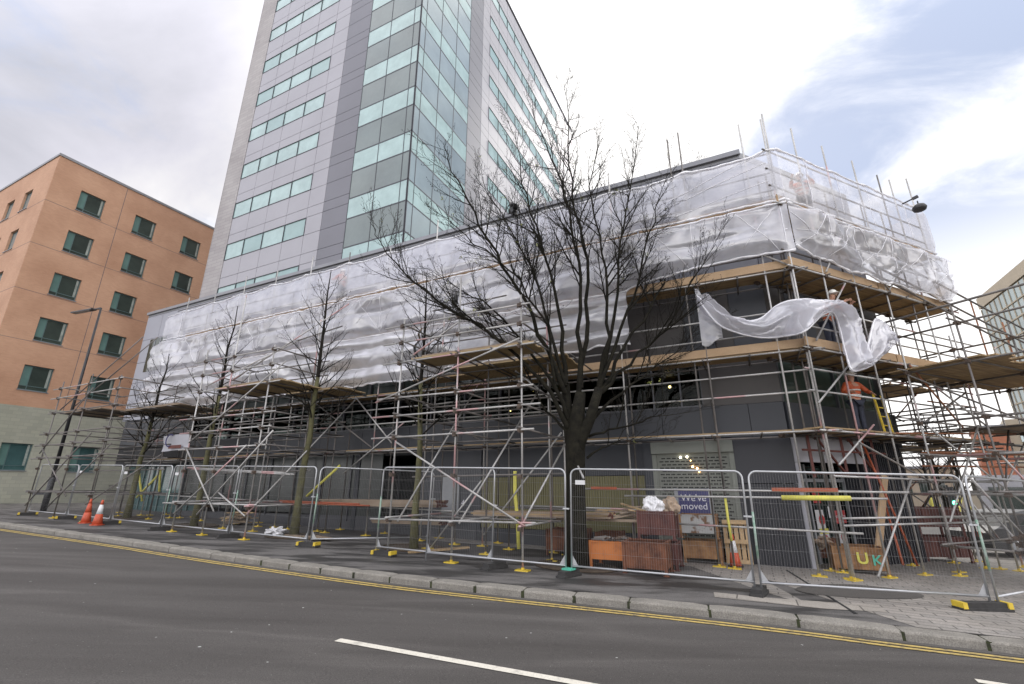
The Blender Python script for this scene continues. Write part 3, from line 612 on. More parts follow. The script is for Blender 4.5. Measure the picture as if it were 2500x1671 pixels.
# ------------------------------------------------------------------ podium building
PY = 14.62; PL, PR = -32.5, 1.12; RZ = 12.2
pt = Thing('podium_building', 'three storey grey panelled shop building wrapped in scaffolding and plastic sheets', 'building', G, (-10, PY, 0.2))
def hpt(x, y): p = HF.w(x, y); q = G.inv(p.x, p.y); return (q.x, q.y)
RL = 5.6                                                     # length of the short facade right of the corner
plan = [(PL, PY), (-0.0+PR-0.02, PY), hpt(0.02, 0), hpt(RL, 0), hpt(RL, 11), (PL, PY+14)]
def inset(d): return [(PL+d, PY+d), (PR-0.02-d*0.3, PY+d), hpt(0.05, d), hpt(RL-d, d), hpt(RL-d, 11-d), (PL+d, PY+14-d)]
mb = MB(); mb.prism(plan, RZ-0.26, RZ-0.02); 
mb.box(PL-0.05, PR+0.02, PY-0.10, PY-0.003, RZ-0.14, RZ+0.03); pt.part('roof', mb, M['coping'])
mb = MB(); mb.prism(inset(0.22), 5.25, RZ-0.27); pt.part('upper_core', mb, M['panel_brown'])
mb = MB(); mb.prism(inset(0.12), 3.12, 3.95); mb.prism(inset(0.12), 2.92, 3.115); pt.part('first_floor_slab', mb, M['interior'])
mb = MB(); mb.box(PL+1, PR+3, PY+4.5, PY+4.8, -0.3, 2.9); mb.box(PL+1, PR+3, PY+3.6, PY+3.8, 3.96, 5.24); pt.part('room_back_wall', mb, M['interior'])
# upper cladding panels (7.55..11.95) and the strip of windows behind the sheets
mb = MB(); x = PL
while x < PR-0.3:
    w = min(1.62, PR-x)
    for za, zb in ((10.4, RZ-0.27), (8.95, 10.4), (7.7, 8.95)): mb.box(x+J, x+w-J, PY, PY+0.2, za+J, zb-J)
    x += w
pt.part('upper_cladding', mb, M['panel_light'])
mb = MB(); mb.box(PL, -29.9, PY, PY+0.2, 5.45, 7.7-J); mb.box(PL-0.0, PL+0.24, PY+0.2, PY+6, 5.45, RZ-0.27); pt.part('end_cladding', mb, M['panel_light'])
def strip2(cuts, z0, z1, glassm, name='window', yp=PY, fr_m=None, th=0.05, inset_=0.10):
    f_ = MB()
    f_.box(cuts[0], cuts[-1], yp+0.02, yp+0.16, z0, z0+th); f_.box(cuts[0], cuts[-1], yp+0.02, yp+0.16, z1-th, z1)
    for c in cuts: f_.box(c-th/2, c+th/2, yp+0.01, yp+0.15, z0+th, z1-th)
    f = pt.part(name, f_, fr_m or M['frame_dark'])
    m_ = MB()
    for i in range(len(cuts)-1): m_.box(cuts[i]+th/2, cuts[i+1]-th/2, yp+inset_, yp+inset_+0.012, z0+th, z1-th)
    pt.part('glazing', m_, glassm, f)
xs = [PL+2.6+i*1.62 for i in range(18)]
for i in range(0, 15, 3): strip2(xs[i:i+4], 5.3, 7.68, M['gl_dark'])
# band between level two and three near the corner
mb = MB()
for a, b_, m_ in ((-2.9, -2.35, 0), (-1.2, -0.35, 1), (-0.35, 0.15, 0)): mb.box(a+J, b_-J, PY, PY+0.21, 5.27, 7.7-J, m_)
mb.box(0.15, PR, PY, PY+0.2, 5.27, 7.7-J, 1); mb.box(-2.35, -1.2, PY+0.1, PY+0.21, 5.27, 7.68, 0)
pt.part('second_floor_panels', mb, [M['panel_brown'], M['panel_dark']])
# first floor glazing
xs = [-25.6+i*1.5 for i in range(17)]
for i in range(0, 15, 3): strip2(xs[i:i+4], 3.97, 5.24, M['clear'], 'window')
strip2([-3.1, -2.3, -1.5, -0.9], 3.97, 5.24, M['clear'], 'window')
mb = MB(); mb.box(-0.9, PR, PY, PY+0.2, 3.965, 5.26); pt.part('corner_pier', mb, M['panel_brown'])
mb = MB(); mb.box(PL+0.3, -25.65, PY+0.02, PY+0.2, 3.965, 5.4); pt.part('first_floor_panel', mb, M['panel_dark'])
# fascia
mb = MB(); x = -25.6
while x < PR-0.2:
    w = min(2.35, PR-x); mb.box(x+J*0.6, x+w-J*0.6, PY-0.05, PY+0.1, 3.06, 3.95); x += w
pt.part('fascia', mb, M['panel_dark'])
# ground floor (floor level falls with the street)
def gy(x): return G.gz(x, PY)
mb = MB(); x = -25.4
while x < -14.2: mb.box(x+0.01, x+1.57, PY+0.04, PY+0.10, gy(x)+0.45, 3.04); x += 1.58
pt.part('whitewashed_shopfront', mb, M['whitewash'])
mb = MB(); mb.box(-25.5, -8.5, PY+0.02, PY+0.14, -0.3, gy(-20)+0.35)
x = -25.4
while x < -14.1: mb.box(x-0.03, x+0.03, PY-0.01, PY+0.12, gy(x)+0.3, 3.05); x += 1.58
pt.part('shopfront_frame', mb, M['frame_dark'])
mb = MB(); mb.box(-14.1, -13.9, PY, PY+4.4, -0.2, 3.0); mb.box(-10.9, -8.35, PY+0.05, PY+0.2, 0.0, 3.0); pt.part('dark_recess_wall', mb, M['panel_dark'])
strip2([-13.9, -12.9, -11.9, -10.9], 0.4, 2.6, M['clear'], 'recess_window', PY+1.2)
mb = MB(); mb.box(-9.9, -9.2, PY-0.01, PY+0.04, 0.75, 2.15); el = pt.part('electric_cabinet', mb, M['frame_grey'])
put_text('4', 0.30, M['letter'], 'number', el, 0.95, 0.03, 1.0, 0.0)
mb = MB(); x = -8.3
def ribbed(m_, x0, x1, z0, z1, y, step=0.085, d=0.03, mi=0):
    n = max(1, int((x1-x0)/step)); s = (x1-x0)/n
    for i in range(n): m_.box(x0+i*s, x0+i*s+s*0.55, y-d, y, z0, z1, mi)
    m_.box(x0, x1, y, y+0.05, z0, z1, mi)
ribbed(mb, -8.3, -2.75, 0.45, 2.05, PY+0.06); pt.part('olive_shutter', mb, M['olive'])
mb = MB(); mb.box(-8.3, -2.75, PY+0.05, PY+0.12, 2.07, 3.04); mb.box(-8.3, -2.6, PY+0.0, PY+0.14, -0.25, 0.43); pt.part('shopfront_panel', mb, M['panel_dark'])
# perforated roller shutter
mb = MB(); x0, x1 = -2.5, -0.28; mb.box(x0, x1, PY+0.03, PY+0.08, 0.15, 2.95, 0)
for zz in [0.15+0.09*k for k in range(31)]: mb.box(x0+0.14, x1-0.14, PY+0.018, PY+0.03, zz, zz+0.075, 0)
mb.box(x0, x0+0.13, PY-0.02, PY+0.03, 0.15, 2.65, 0); mb.box(x1-0.13, x1, PY-0.02, PY+0.03, 0.15, 2.65, 0); mb.box(x0, x1, PY-0.10, PY+0.03, 2.66, 3.0, 0)
for r in range(24):
    z = 0.42+0.09*r; xx = x0+0.2+(0.06 if r % 2 else 0)
    while xx < x1-0.3: mb.box(xx, xx+0.115, PY+0.014, PY+0.0185, z+0.018, z+0.05, 1); xx += 0.15
pt.part('roller_shutter', mb, [M['shutter'], M['slot']])
mb = MB(); mb.box(-2.75, -2.5, PY-0.02, PY+0.15, -0.2, 3.04); pt.part('shutter_post', mb, M['panel_dark'])
mb = MB(); mb.box(-0.28, PR+0.02, PY-0.03, PY+0.2, 1.82, 3.05, 0); ribbed(mb, -0.28, PR, -0.35, 1.8, PY-0.02, 0.1, 0.035, 0)
pt.part('corner_column', mb, M['panel_black'])
# entrance at the far left under the end
mb = MB(); mt = MB(); x = -31.5
while x < -25.9:
    mb.box(x-0.04, x+0.04, PY+0.8, PY+0.95, 0.4, 4.9); mt.box(x+0.04, x+0.86, PY+0.86, PY+0.88, 0.5, 4.9); x += 0.9
mb.box(-31.5, -25.7, PY+0.8, PY+0.95, 3.1, 3.25); pt.part('entrance_frame', mb, M['frame_teal']); pt.part('entrance_glass', mt, M['gl_teal'])
mb = MB(); mb.box(PL+0.5, -25.7, PY+0.3, PY+3, 5.0, 5.3); pt.part('soffit', mb, M['coping'])
mb = MB()                                       # louvred window in the exposed end bay
mb.box(-31.6, -29.95, PY-0.01, PY+0.01, 8.3, 10.35, 0)
for k in (1, 2): mb.box(-31.6+k*0.55, -31.56+k*0.55, PY-0.03, PY-0.012, 8.3, 10.35, 1)
pt.part('end_window', mb, [M['gl_dark'], M['panel_light']])
# short facade right of the corner, built in its own direction
def H2(p): w = HF.w(p[0], p[1]); q = G.inv(w.x, w.y); return (q.x, q.y, p[2])
class HMB(MB):
    def box(s, x0, x1, y0, y1, z0, z1, mi=0):
        b = len(s.v); MB.box(s, x0, x1, y0, y1, z0, z1, mi)
        for i in range(b, len(s.v)): s.v[i] = H2(s.v[i])
        return s
mb = HMB(); x = 0.04
while x < RL-0.3:
    w = min(1.39, RL-x)
    for za, zb in ((10.4, RZ-0.27), (8.95, 10.4), (7.7, 8.95)): mb.box(x+J, x+w-J, 0, 0.2, za+J, zb-J)
    x += w
pt.part('upper_cladding', mb, M['panel_light'])
mb = HMB(); mb.box(0.04, RL, 0.01, 0.21, 5.27, 7.7-J, 0); mb.box(0.9, 2.1, -0.004, 0.012, 5.3, 7.5, 1); mb.box(3.4, 4.6, -0.004, 0.012, 5.3, 7.5, 1); pt.part('second_floor_panels', mb, [M['panel_brown'], M['panel_dark']])
mb = HMB(); mb.box(0.04, 4.9, -0.05, 0.1, 3.04, 3.94); pt.part('fascia', mb, M['panel_dark'])
mb = HMB(); 
for a in (0.05, 1.3, 2.5, 3.7, 4.85): mb.box(a-0.03, a+0.03, 0.0, 0.14, 3.96, 5.24)
mb.box(0.0, 4.9, 0.0, 0.14, 5.20, 5.26); f = pt.part('window', mb, M['frame_dark'])
mb = HMB(); mb.box(0.08, 4.82, 0.07, 0.085, 3.96, 5.2); pt.part('glazing', mb, M['gl_dark'], f)
mb = HMB(); n = int(2.25/0.1)
mb.box(2.85, 5.0, -0.02, 3.0, -0.5, 3.03)
for i in range(21): mb.box(2.87+i*0.1, 2.87+i*0.1+0.055, -0.055, -0.02, -0.45, 3.02)
pt.part('ribbed_cladding', mb, M['panel_black'])
# shop entrance
mb = HMB(); mb.box(0.03, 2.84, -0.16, -0.01, 2.35, 3.02); mb.box(0.02, 0.12, -0.10, 0.1, -0.25, 2.34); pt.part('shop_fascia', mb, M['banner'])
mb = HMB()
for a in (0.18, 0.78, 0.95, 1.12, 1.95, 2.78): mb.box(a-0.035, a+0.035, 0.5, 0.6, -0.3, 2.34)
mb.box(0.2, 2.8, 0.5, 0.6, 1.86, 1.95); f = pt.part('shop_door', mb, M['frame_grey'])
mb = HMB(); mb.box(0.2, 2.8, 0.54, 0.552, -0.3, 2.33); pt.part('glazing', mb, M['clear'], f)
mb = HMB(); mb.box(-0.6, 2.84, 2.2, 2.3, -0.3, 2.9); 
for k in range(5): mb.box(-0.5+k*0.65, 0.0+k*0.65, 2.05, 2.19, -0.2, 1.3+0.2*(k % 2))
pt.part('shop_interior', mb, M['whitewash'])
def poster(a, z, w, h, m_, name='poster', y=0.53, label=None):
    mb = HMB(); mb.box(a, a+w, y-0.006, y, z, z+h); return pt.part(name, mb, m_, label=label)
poster(0.24, 0.15, 0.40, 1.65, M['yellowpaper'])
poster(1.3, 0.1, 0.4, 0.42, M['paper']); poster(1.28, 0.62, 0.34, 0.5, M['paper']); poster(1.3, 1.3, 0.3, 0.32, M['red']); poster(1.33, 0.5, 0.36, 0.14, M['yellowpaper'], y=0.52); poster(1.85, 0.9, 0.12, 0.3, M['paper'])
poster(2.1, 0.15, 0.32, 0.4, M['paper']); poster(0.3, 0.3, 0.35, 0.4, M['paper']); poster(0.35, 0.85, 0.3, 0.35, M['red']); poster(0.5, 0.1, 0.3, 0.18, M['yellowpaper'], y=0.52)
def h_sign(txt, a, z, w, h, m_, ts, tm, nm, sub=None, y=0.52):
    p = poster(a, z, w, h, m_, nm, y=y)
    q = H2((a+w/2, y-0.014, z+h/2)); o = put_text(txt, ts, tm, 'lettering', p, q[0]-pt.base.x, q[1]-pt.base.y, q[2]-pt.base.z, HF.a-G.a)
    return p
h_sign('EXIT ONLY', 0.2, 0.82, 0.5, 0.40, M['red'], 0.095, M['letter'], 'exit_sign')
h_sign('ENTRANCE', 2.0, 0.75, 0.56, 0.34, M['red'], 0.10, M['letter'], 'entrance_sign')
h_sign('C', 0.3, 1.38, 0.2, 0.26, M['yellowpaper'], 0.2, M['red'], 'letter_sign', y=0.515)
for (a, z, s) in ((1.36, 0.72, 0.26), (1.40, 0.2, 0.26), (2.15, 0.25, 0.22), (0.36, 0.4, 0.22)):
    mb = MB(); q = H2((a+0.14, 0.516, z+0.14)); ring = [(q[0]+s/2*cos(t)*cos(HF.a-G.a), q[1]-0.002+s/2*cos(t)*sin(HF.a-G.a), q[2]+s/2*sin(t)) for t in [2*pi*k/12 for k in range(12)]]; mb.poly(ring[::-1]); pt.part('round_sticker', mb, M['red'])
# dull red lattice canopy frame hung over the entrance
mb = MB()
for a in (0.0, 1.35, 2.7): mb.bar(H2((a, -0.5, 3.0)), H2((a, -0.5, 1.95)), 0.06, 0.06)
for z in (2.62, 2.05): mb.bar(H2((-0.3, -0.52, z)), H2((3.2, -0.52, z)), 0.05, 0.05)
for a in (0.0, 1.35): mb.bar(H2((a+0.3, -0.5, 3.0)), H2((a+1.3, -0.5, 2.05)), 0.045, 0.045)
pt.part('canopy_frame', mb, M['dullred'])
# lit lamps inside
def lamp(px, y, r, m_, fr=G):
    p = fr.at(*px, y); mb = MB(); mb.lathe((p.x, p.y, p.z-r), [(r*0.3, 0), (r*0.9, r*0.4), (r, r), (r*0.9, r*1.6), (r*0.3, 2*r)], 10); pt.part('ceiling_lamp', mb, m_, smooth=True)
for px, r, mm in (((1377, 964), 0.05, 'warm'), ((1246, 1003), 0.03, 'warm'), ((1635, 945), 0.045, 'warm'), ((1660, 980), 0.025, 'warm'), ((1302, 955), 0.025, 'warm')): lamp(px, PY+1.6, r, M[mm])
for px, r, mm in (((1645, 1080), 0.035, 'warm2'), ((1661, 1117), 0.03, 'warm2'), ((1677, 1116), 0.03, 'warm2'), ((1686, 1125), 0.014, 'warm'), ((1691, 1140), 0.03, 'warm'), ((1702, 1144), 0.028, 'warm'), ((1707, 1151), 0.028, 'warm')): lamp(px, PY-0.02, r*0.8, M[mm])
# sign
t = Thing('shop_sign', 'navy sign reading We\'ve moved fixed on the perforated roller shutter', 'sign', G, (-1.46, PY-0.04, 0.9))
mb = MB(); mb.box(-1.86, -1.06, PY-0.06, PY-0.02, 0.86, 1.68); t.part('board', mb, M['navy']); mb = MB(); mb.box(-1.96, -1.86, PY-0.055, PY-0.02, 0.5, 1.7); mb.box(-1.06, -0.96, PY-0.055, PY-0.02, 0.5, 1.7); t.part('frame_rail', mb, M['frame_grey'])
put_text("We've\nmoved", 0.255, M['letter'], 'lettering', t.o, 0, -0.026, 0.42)
# ------------------------------------------------------------------ scaffolding
TR_ = 0.0242
class Scaffold:
    def __init__(s, label, frame, base, group='tube scaffolds around the building'):
        s.t = Thing('scaffold', label, 'scaffold', frame, base, group); s.f = frame; s.nc = 0; s.cm = None; s.rest = MB()
    def tube(s, name, p, q, m='galv', r=TR_):
        mb = MB(); mb.tube(p, q, r, 8); mb.smooth = False
        o = s.t.part(name, mb, M[m], smooth=True); return o
    def coupler(s, p):
        if s.nc < 95:
            if s.cm is None:
                mb = MB(); mb.box(-0.045, 0.045, -0.05, 0.05, -0.035, 0.035); mb.box(-0.02, 0.07, -0.07, 0.02, -0.06, 0.02); mb.tube((0.03, -0.1, 0), (0.03, 0.06, 0), 0.012, 6); mb.tube((-0.05, 0.0, 0.05), (-0.05, 0, -0.07), 0.012, 6)
                s.cm = mesh_from(mb, 'coupler', [M['coupler']])
            o = bpy.data.objects.new('coupler', s.cm); link(o); o.parent = s.t.o; o.location = Vector(p)-s.t.base; o.rotation_euler = (0, 0, random.choice([0, pi/2, pi]))
        else: s.rest.box(p[0]-0.05, p[0]+0.05, p[1]-0.05, p[1]+0.05, p[2]-0.035, p[2]+0.035)
        s.nc += 1
    def finish(s):
        if s.rest.v: s.t.part('coupler', s.rest, M['coupler'], kind='stuff')
    def standard(s, x, y, z1, m='galv', plate=True, z0=None):
        zg = s.f.gz(x, y) if z0 is None else z0; lx = random.uniform(-0.015, 0.015)
        o = s.tube('standard', (x, y, zg+0.03), (x+lx, y+random.uniform(-0.015, 0.015), z1), m)
        if plate:
            mb = MB(); mb.box(x-0.15, x+0.15, y-0.09, y+0.09, zg, zg+0.028); mb.tube((x, y, zg+0.028), (x, y, zg+0.07), 0.035, 8); s.t.part('base_plate', mb, M['yellow'])
    def deck(s, x0, x1, y0, y1, z, along='x', m='board', bw=0.225, jit=0.0):
        mb = MB(); n = max(1, int(abs((y1-y0) if along == 'x' else (x1-x0))/(bw+0.006)))
        for i in range(n):
            e0 = random.uniform(-jit, jit); e1 = random.uniform(-jit, jit); dz = random.uniform(0, 0.006)
            if along == 'x': mb.box(x0+e0, x1+e1, y0+i*(bw+0.006), y0+i*(bw+0.006)+bw, z+dz, z+dz+0.038)
            else: mb.box(x0+i*(bw+0.006), x0+i*(bw+0.006)+bw, y0+e0, y1+e1, z+dz, z+dz+0.038)
        return s.t.part('deck', mb, M[m])
    def toe(s, x0, x1, y, z, m='board_new', h=0.225):
        mb = MB(); mb.box(x0, x1, y-0.019, y+0.019, z, z+h); s.t.part('toe_board', mb, M[m])
random.seed(21)
def run_scaffold(S, x0, x1, ynear, yfar, cols, levels, top, skiptop=None, m='galv', drop=None):
    for i, x in enumerate(cols):
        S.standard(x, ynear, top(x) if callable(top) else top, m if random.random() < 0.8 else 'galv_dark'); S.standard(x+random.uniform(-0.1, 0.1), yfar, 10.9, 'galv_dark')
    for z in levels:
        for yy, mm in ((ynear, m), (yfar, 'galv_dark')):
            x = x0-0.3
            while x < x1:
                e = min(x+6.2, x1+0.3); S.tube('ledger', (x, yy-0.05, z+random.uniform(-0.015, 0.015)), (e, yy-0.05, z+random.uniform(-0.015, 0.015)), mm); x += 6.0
        for c in cols: S.coupler((c, ynear-0.02, z))
# --- main run along the long facade
Y1, Y2 = 13.3, 14.35
S = Scaffold('long silver tube scaffold along the sheeted long facade', G, (-12, 13.8, 0.2)); MAIN = S
cols = [1.72-2.3*i for i in range(13)]
rt = random.Random(5)
tops = {0: 12.15, 1: 12.56, 3: 11.5}
def mtop(x):
    i = int(round((1.72-x)/2.3)); return tops.get(i, 11.2+rt.random()*0.75)
run_scaffold(S, -26.6, 1.75, Y1, Y2, cols, [2.98, 5.0, 7.22, 9.12], mtop)
S.standard(1.13, Y1, 12.2); S.standard(-0.92, Y1+0.1, 12.5, 'galv_dark')
for z in (0.95,):
    for yy in (Y1,): 
        for a, b in ((-26, -20), (-20, -14.2), (-14.2, -8.2), (-8.2, -3.0), (-3.0, 1.9)): S.tube('ledger', (a, yy-0.05, z+G.gz(a, yy)), (b+0.2, yy-0.05, z+G.gz(b, yy)))
for z in (3.95, 4.5, 5.55, 6.1, 7.75, 8.3, 9.75, 10.3, 10.95):
    x = -26.8
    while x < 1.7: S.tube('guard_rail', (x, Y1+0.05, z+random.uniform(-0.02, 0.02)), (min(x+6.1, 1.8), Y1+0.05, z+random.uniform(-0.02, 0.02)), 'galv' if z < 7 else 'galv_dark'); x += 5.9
for z, mt_ in ((3.02, 'board'), (5.04, 'board'), (7.26, 'board'), (9.16, 'board')):
    for i in range(12):
        a = 1.72-2.3*(i+1); S.deck(a, a+2.29, Y1+0.03, Y1+0.03+0.23*(2 if z < 4 else 4), z, 'x', mt_, jit=0.05)
    for i in range(24): x = 1.6-1.15*i; S.tube('transom', (x, Y1-0.12, z-0.03), (x, Y2+0.15, z-0.03), 'galv_dark')
for z in (5.08, 7.30, 9.20):
    x = 1.78
    while x > (-25 if z > 6 else -3): S.toe(x-3.85, x, Y1+0.0, z, 'board_new'); x -= 3.9
for i in range(0, 12, 2):
    a = 1.72-2.3*i; S.tube('brace', (a, Y1-0.09, 7.3), (a-2.3, Y1-0.09, 9.1)); S.tube('brace', (a-4.6, Y1-0.09, 7.3), (a-2.3, Y1-0.09, 9.1))
    if a < -3: S.tube('brace', (a, Y1-0.09, 3.1), (a-3.2, Y1-0.09, 5.0), 'galv_dark')
S.finish()
# --- run round the corner
H1, H2b = -1.42, -0.35
S = Scaffold('corner run of tube scaffold on the short facade, carrying the highest sheets', HF, (3, -1, -0.2)); CORN = S
cols = [-0.72, 0.55, 1.95, 3.45, 5.5, 6.75]
ctop = {0: 12.2, 1: 12.15, 2: 12.0, 3: 11.95, 4: 11.85, 5: 12.3}
for i, x in enumerate(cols): S.standard(x, H1, ctop[i]); S.standard(x+(0.15 if i else 0.9), H2b, 11.6 if i > 2 else 10.9, 'galv_dark')
S.standard(5.25, H1+0.2, 12.1, 'galv_dark'); S.standard(8.3, H1, 5.9)
for z in (2.98, 5.0, 7.22, 9.12):
    S.tube('ledger', (-0.95, H1-0.05, z), (5.2, H1-0.05, z)); S.tube('ledger', (3.0, H1-0.05, z+0.03), (7.4 if z > 6 else 9.0, H1-0.05, z)); S.tube('ledger', (-0.2, H2b, z), (7.2 if z > 6 else 9.0, H2b, z), 'galv_dark')
    for x in cols: S.coupler((x, H1-0.02, z)); S.coupler((x, H2b, z))
    for k in range(9 if z > 6 else 10): S.tube('transom', (-0.3+0.93*k, H1-0.15, z+0.02), (-0.3+0.93*k, H2b+0.25, z+0.02), 'galv_dark')
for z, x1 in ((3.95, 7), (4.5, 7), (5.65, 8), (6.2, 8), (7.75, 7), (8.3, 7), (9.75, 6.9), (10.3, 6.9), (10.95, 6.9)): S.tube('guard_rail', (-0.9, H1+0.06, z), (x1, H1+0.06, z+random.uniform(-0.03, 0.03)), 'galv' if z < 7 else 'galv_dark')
for z in (0.9, 1.05, 1.95): S.tube('ledger', (-0.8, H1-0.06, z), (6.5, H1-0.06, z-0.1))
for z, xe in ((3.02, 7.0), (5.04, 8.9), (7.26, 7.1), (9.16, 7.0)):
    x = -0.75
    while x < xe-0.3: e = min(x+2.0, xe); S.deck(x, e, H1+0.02, H2b+0.25, z+0.02, 'x', 'board', jit=0.04); x += 2.02
for z, xe in ((5.08, 8.9), (7.30, 7.1), (9.20, 7.0)):
    x = -0.78
    while x < xe-0.3: e = min(x+3.85, xe); S.toe(x, e, H1-0.0, z, 'board_new' if x < 3.5 or z > 6 else 'board_grey'); x += 3.9
for a, b in (((0.55, 7.3), (1.95, 9.05)), ((3.45, 7.3), (1.95, 9.05)), ((3.45, 7.3), (5.5, 9.05)), ((6.75, 7.3), (5.5, 9.05)), ((-0.5, 5.2), (1.3, 7.1)), ((1.1, 3.2), (-0.6, 2.2)), ((-0.9, 3.6), (1.2, 5.1))): S.tube('brace', (a[0], H1-0.1, a[1]), (b[0], H1-0.1, b[1]))
S.tube('brace', (-0.3, H1-0.25, -0.12), (1.95, H1-0.2, 1.9)); S.tube('brace', (0.0, H1-0.3, 2.7), (3.3, H1-0.3, 1.6), 'galv_dark')
# long raking rails that run down beyond the corner run
for a, b in (((1.31, 8.25), (12.6, 6.5)), ((1.6, 7.9), (12.6, 6.05)), ((4.2, 8.4), (12.8, 7.1))): S.tube('raking_rail', (a[0], H1-0.12, a[1]), (b[0], H1-0.12, b[1]), 'galv_dark', 0.03)
for x, zt in ((8.5, 7.8), (10.4, 7.35)): S.tube('standard', (x, H1-0.05, 4.6), (x, H1-0.05, zt), 'rusty_tube')
# dense return round the hidden end: rear lifts of short tubes
rr = random.Random(9)
for y in (1.0, 2.6, 4.4, 6.4):
    for x in (5.95, 7.1, 8.3): S.tube('standard', (x+rr.uniform(-.1, .1), y, G.gz(0, 0)-0.5), (x, y, 9.0 if x < 8 and y < 3 else 5.6), rr.choice(['galv_dark', 'rusty_tube', 'galv']))
for z in (0.9, 1.9, 2.95, 3.5, 4.1, 5.0, 5.6):
    for x in (5.9, 7.15, 8.35): S.tube('ledger', (x, -1.2, z+rr.uniform(-.05, .05)), (x, 7.2, z+rr.uniform(-.05, .05)), 'galv_dark')
    for y in (1.0, 2.6, 4.4, 6.4): S.tube('transom', (5.6, y, z), (9.0, y, z+rr.uniform(-.03, .03)), 'galv_dark')
for k in range(14):
    x = rr.choice([5.9, 7.15, 8.35]); y = rr.uniform(0, 5); z = rr.choice([0.4, 1.0, 2.0, 3.1, 3.9]); S.tube('brace', (x, y, z), (x+rr.uniform(-.4, .4), y+rr.uniform(1, 2.4)*rr.choice([-1, 1]), z+rr.uniform(1.0, 2.0)), rr.choice(['galv_dark', 'rusty_tube']))
for z in (2.98, 5.0): S.deck(5.8, 8.6, 0.2, 6.6, z, 'y', 'board', jit=0.08)
# scaffold board laid upright and orange ladders by the entrance
S.finish()
# --- free-standing tree scaffolds
def birdcage(label, xs, ys, zdeck, decks, rails, low=0.95, extra=None, m='galv', tops=None):
    S = Scaffold(label, G, ((xs[0]+xs[-1])/2, ys[0], G.gz((xs[0]+xs[-1])/2, ys[0])), 'scaffold cages built around the street trees')
    for i, x in enumerate(xs):
        for j, y in enumerate(ys): S.standard(x+random.uniform(-.06, .06), y, (tops[i] if tops and j == 0 else zdeck+1.25) if j < 2 else zdeck+0.4, m if j == 0 or random.random() < 0.5 else 'galv_dark')
    zs = [low, 1.95, 2.98, 3.55, 4.05, zdeck-0.06]
    for z in zs:
        for j, y in enumerate(ys):
            if z == 1.95 and j != 1: continue
            zz = z+(G.gz(xs[0], y) if z < 2 else 0); S.tube('ledger', (xs[0]-0.35-random.random()*0.5, y-0.05, zz), (xs[-1]+0.3+random.random()*0.3, y-0.05, zz+random.uniform(-0.03, 0.03)), m if j == 0 else 'galv_dark')
        for x in xs:
            zz = z+(G.gz(x, ys[0]) if z < 2 else 0)
            if z != 1.95: S.tube('transom', (x+0.05, ys[0]-0.2, zz+0.05), (x+0.05, ys[-1]+0.3, zz+0.05), 'galv_dark' if z > 2 else m)
            S.coupler((x, ys[0]-0.03, zz))
    for z in rails:
        S.tube('guard_rail', (xs[0]-0.6, ys[0]-0.05, z), (xs[-1]+0.3, ys[0]-0.05, z)); S.tube('guard_rail', (xs[0]-0.3, ys[1]+0.05, z), (xs[-1]+0.6, ys[1]+0.05, z-0.03), 'galv_dark')
        for x in xs: S.coupler((x, ys[0]-0.03, z))
        for x in (xs[0], xs[-1]): S.tube('guard_rail', (x+0.05, ys[0]-0.1, z+0.05), (x+0.05, ys[1]+0.3, z+0.05), 'galv_dark')
    for (a, b, c, d, mm) in decks:
        mb = None; S.deck(a, b, c, d, zdeck, 'x', mm, jit=0.06)
        S.deck(a+0.3, b-0.2, c+0.02, min(d, c+0.7), zdeck+0.05, 'x', 'board_grey', jit=0.1)
        for k in range(int((b-a)/1.2)+1): S.tube('transom', (a+0.2+k*1.2, c-0.15, zdeck-0.03), (a+0.2+k*1.2, d+0.15, zdeck-0.03), 'galv_dark')
    if extra:
        for e in extra: S.tube('brace', e[0], e[1], e[2] if len(e) > 2 else m)
    return S
g0 = lambda x, y, h: G.gz(x, y)+h
C = birdcage('large scaffold cage around the tree left of the big bare tree', [-8.35, -6.45, -4.65], [9.98, 11.75, 13.1], 5.1, [(-8.0, -4.3, 10.0, 11.1, 'ply'), (-7.6, -4.0, 11.4, 13.05, 'ply'), (-9.6, -7.6, 12.2, 13.1, 'board')], [5.62, 6.12], 0.85,
    [((-9.0, 9.85, 3.95), (-4.6, 9.85, 5.2)), ((-8.2, 9.85, 2.85), (-4.5, 9.85, 0.9)), ((-8.0, 9.9, 0.9), (-7.6, 13.0, 4.9)), ((-6.2, 9.9, 0.9), (-5.4, 13.0, 4.6)), ((-4.6, 9.9, 0.9), (-4.2, 13.0, 3.6)), ((-8.0, 10.0, 5.2), (-6.4, 11.7, 7.3)), ((-5.6, 11.7, 4.9), (-3.6, 11.8, 3.2)), ((-8.3, 11.8, 0.1), (-6.7, 11.8, 1.9)), ((-6.6, 11.8, 0.5), (-4.3, 11.8, 3.1)), ((-4.6, 13.0, 3.0), (-3.3, 10.4, 1.9))], tops=[6.35, 7.3, 6.4])
C.tube('standard', (-8.2, 11.75, 5), (-8.2, 11.8, 7.2)); C.tube('ledger', (-8.6, 11.7, 7.25), (-5.9, 11.7, 7.3), 'galv_dark')
C.finish()
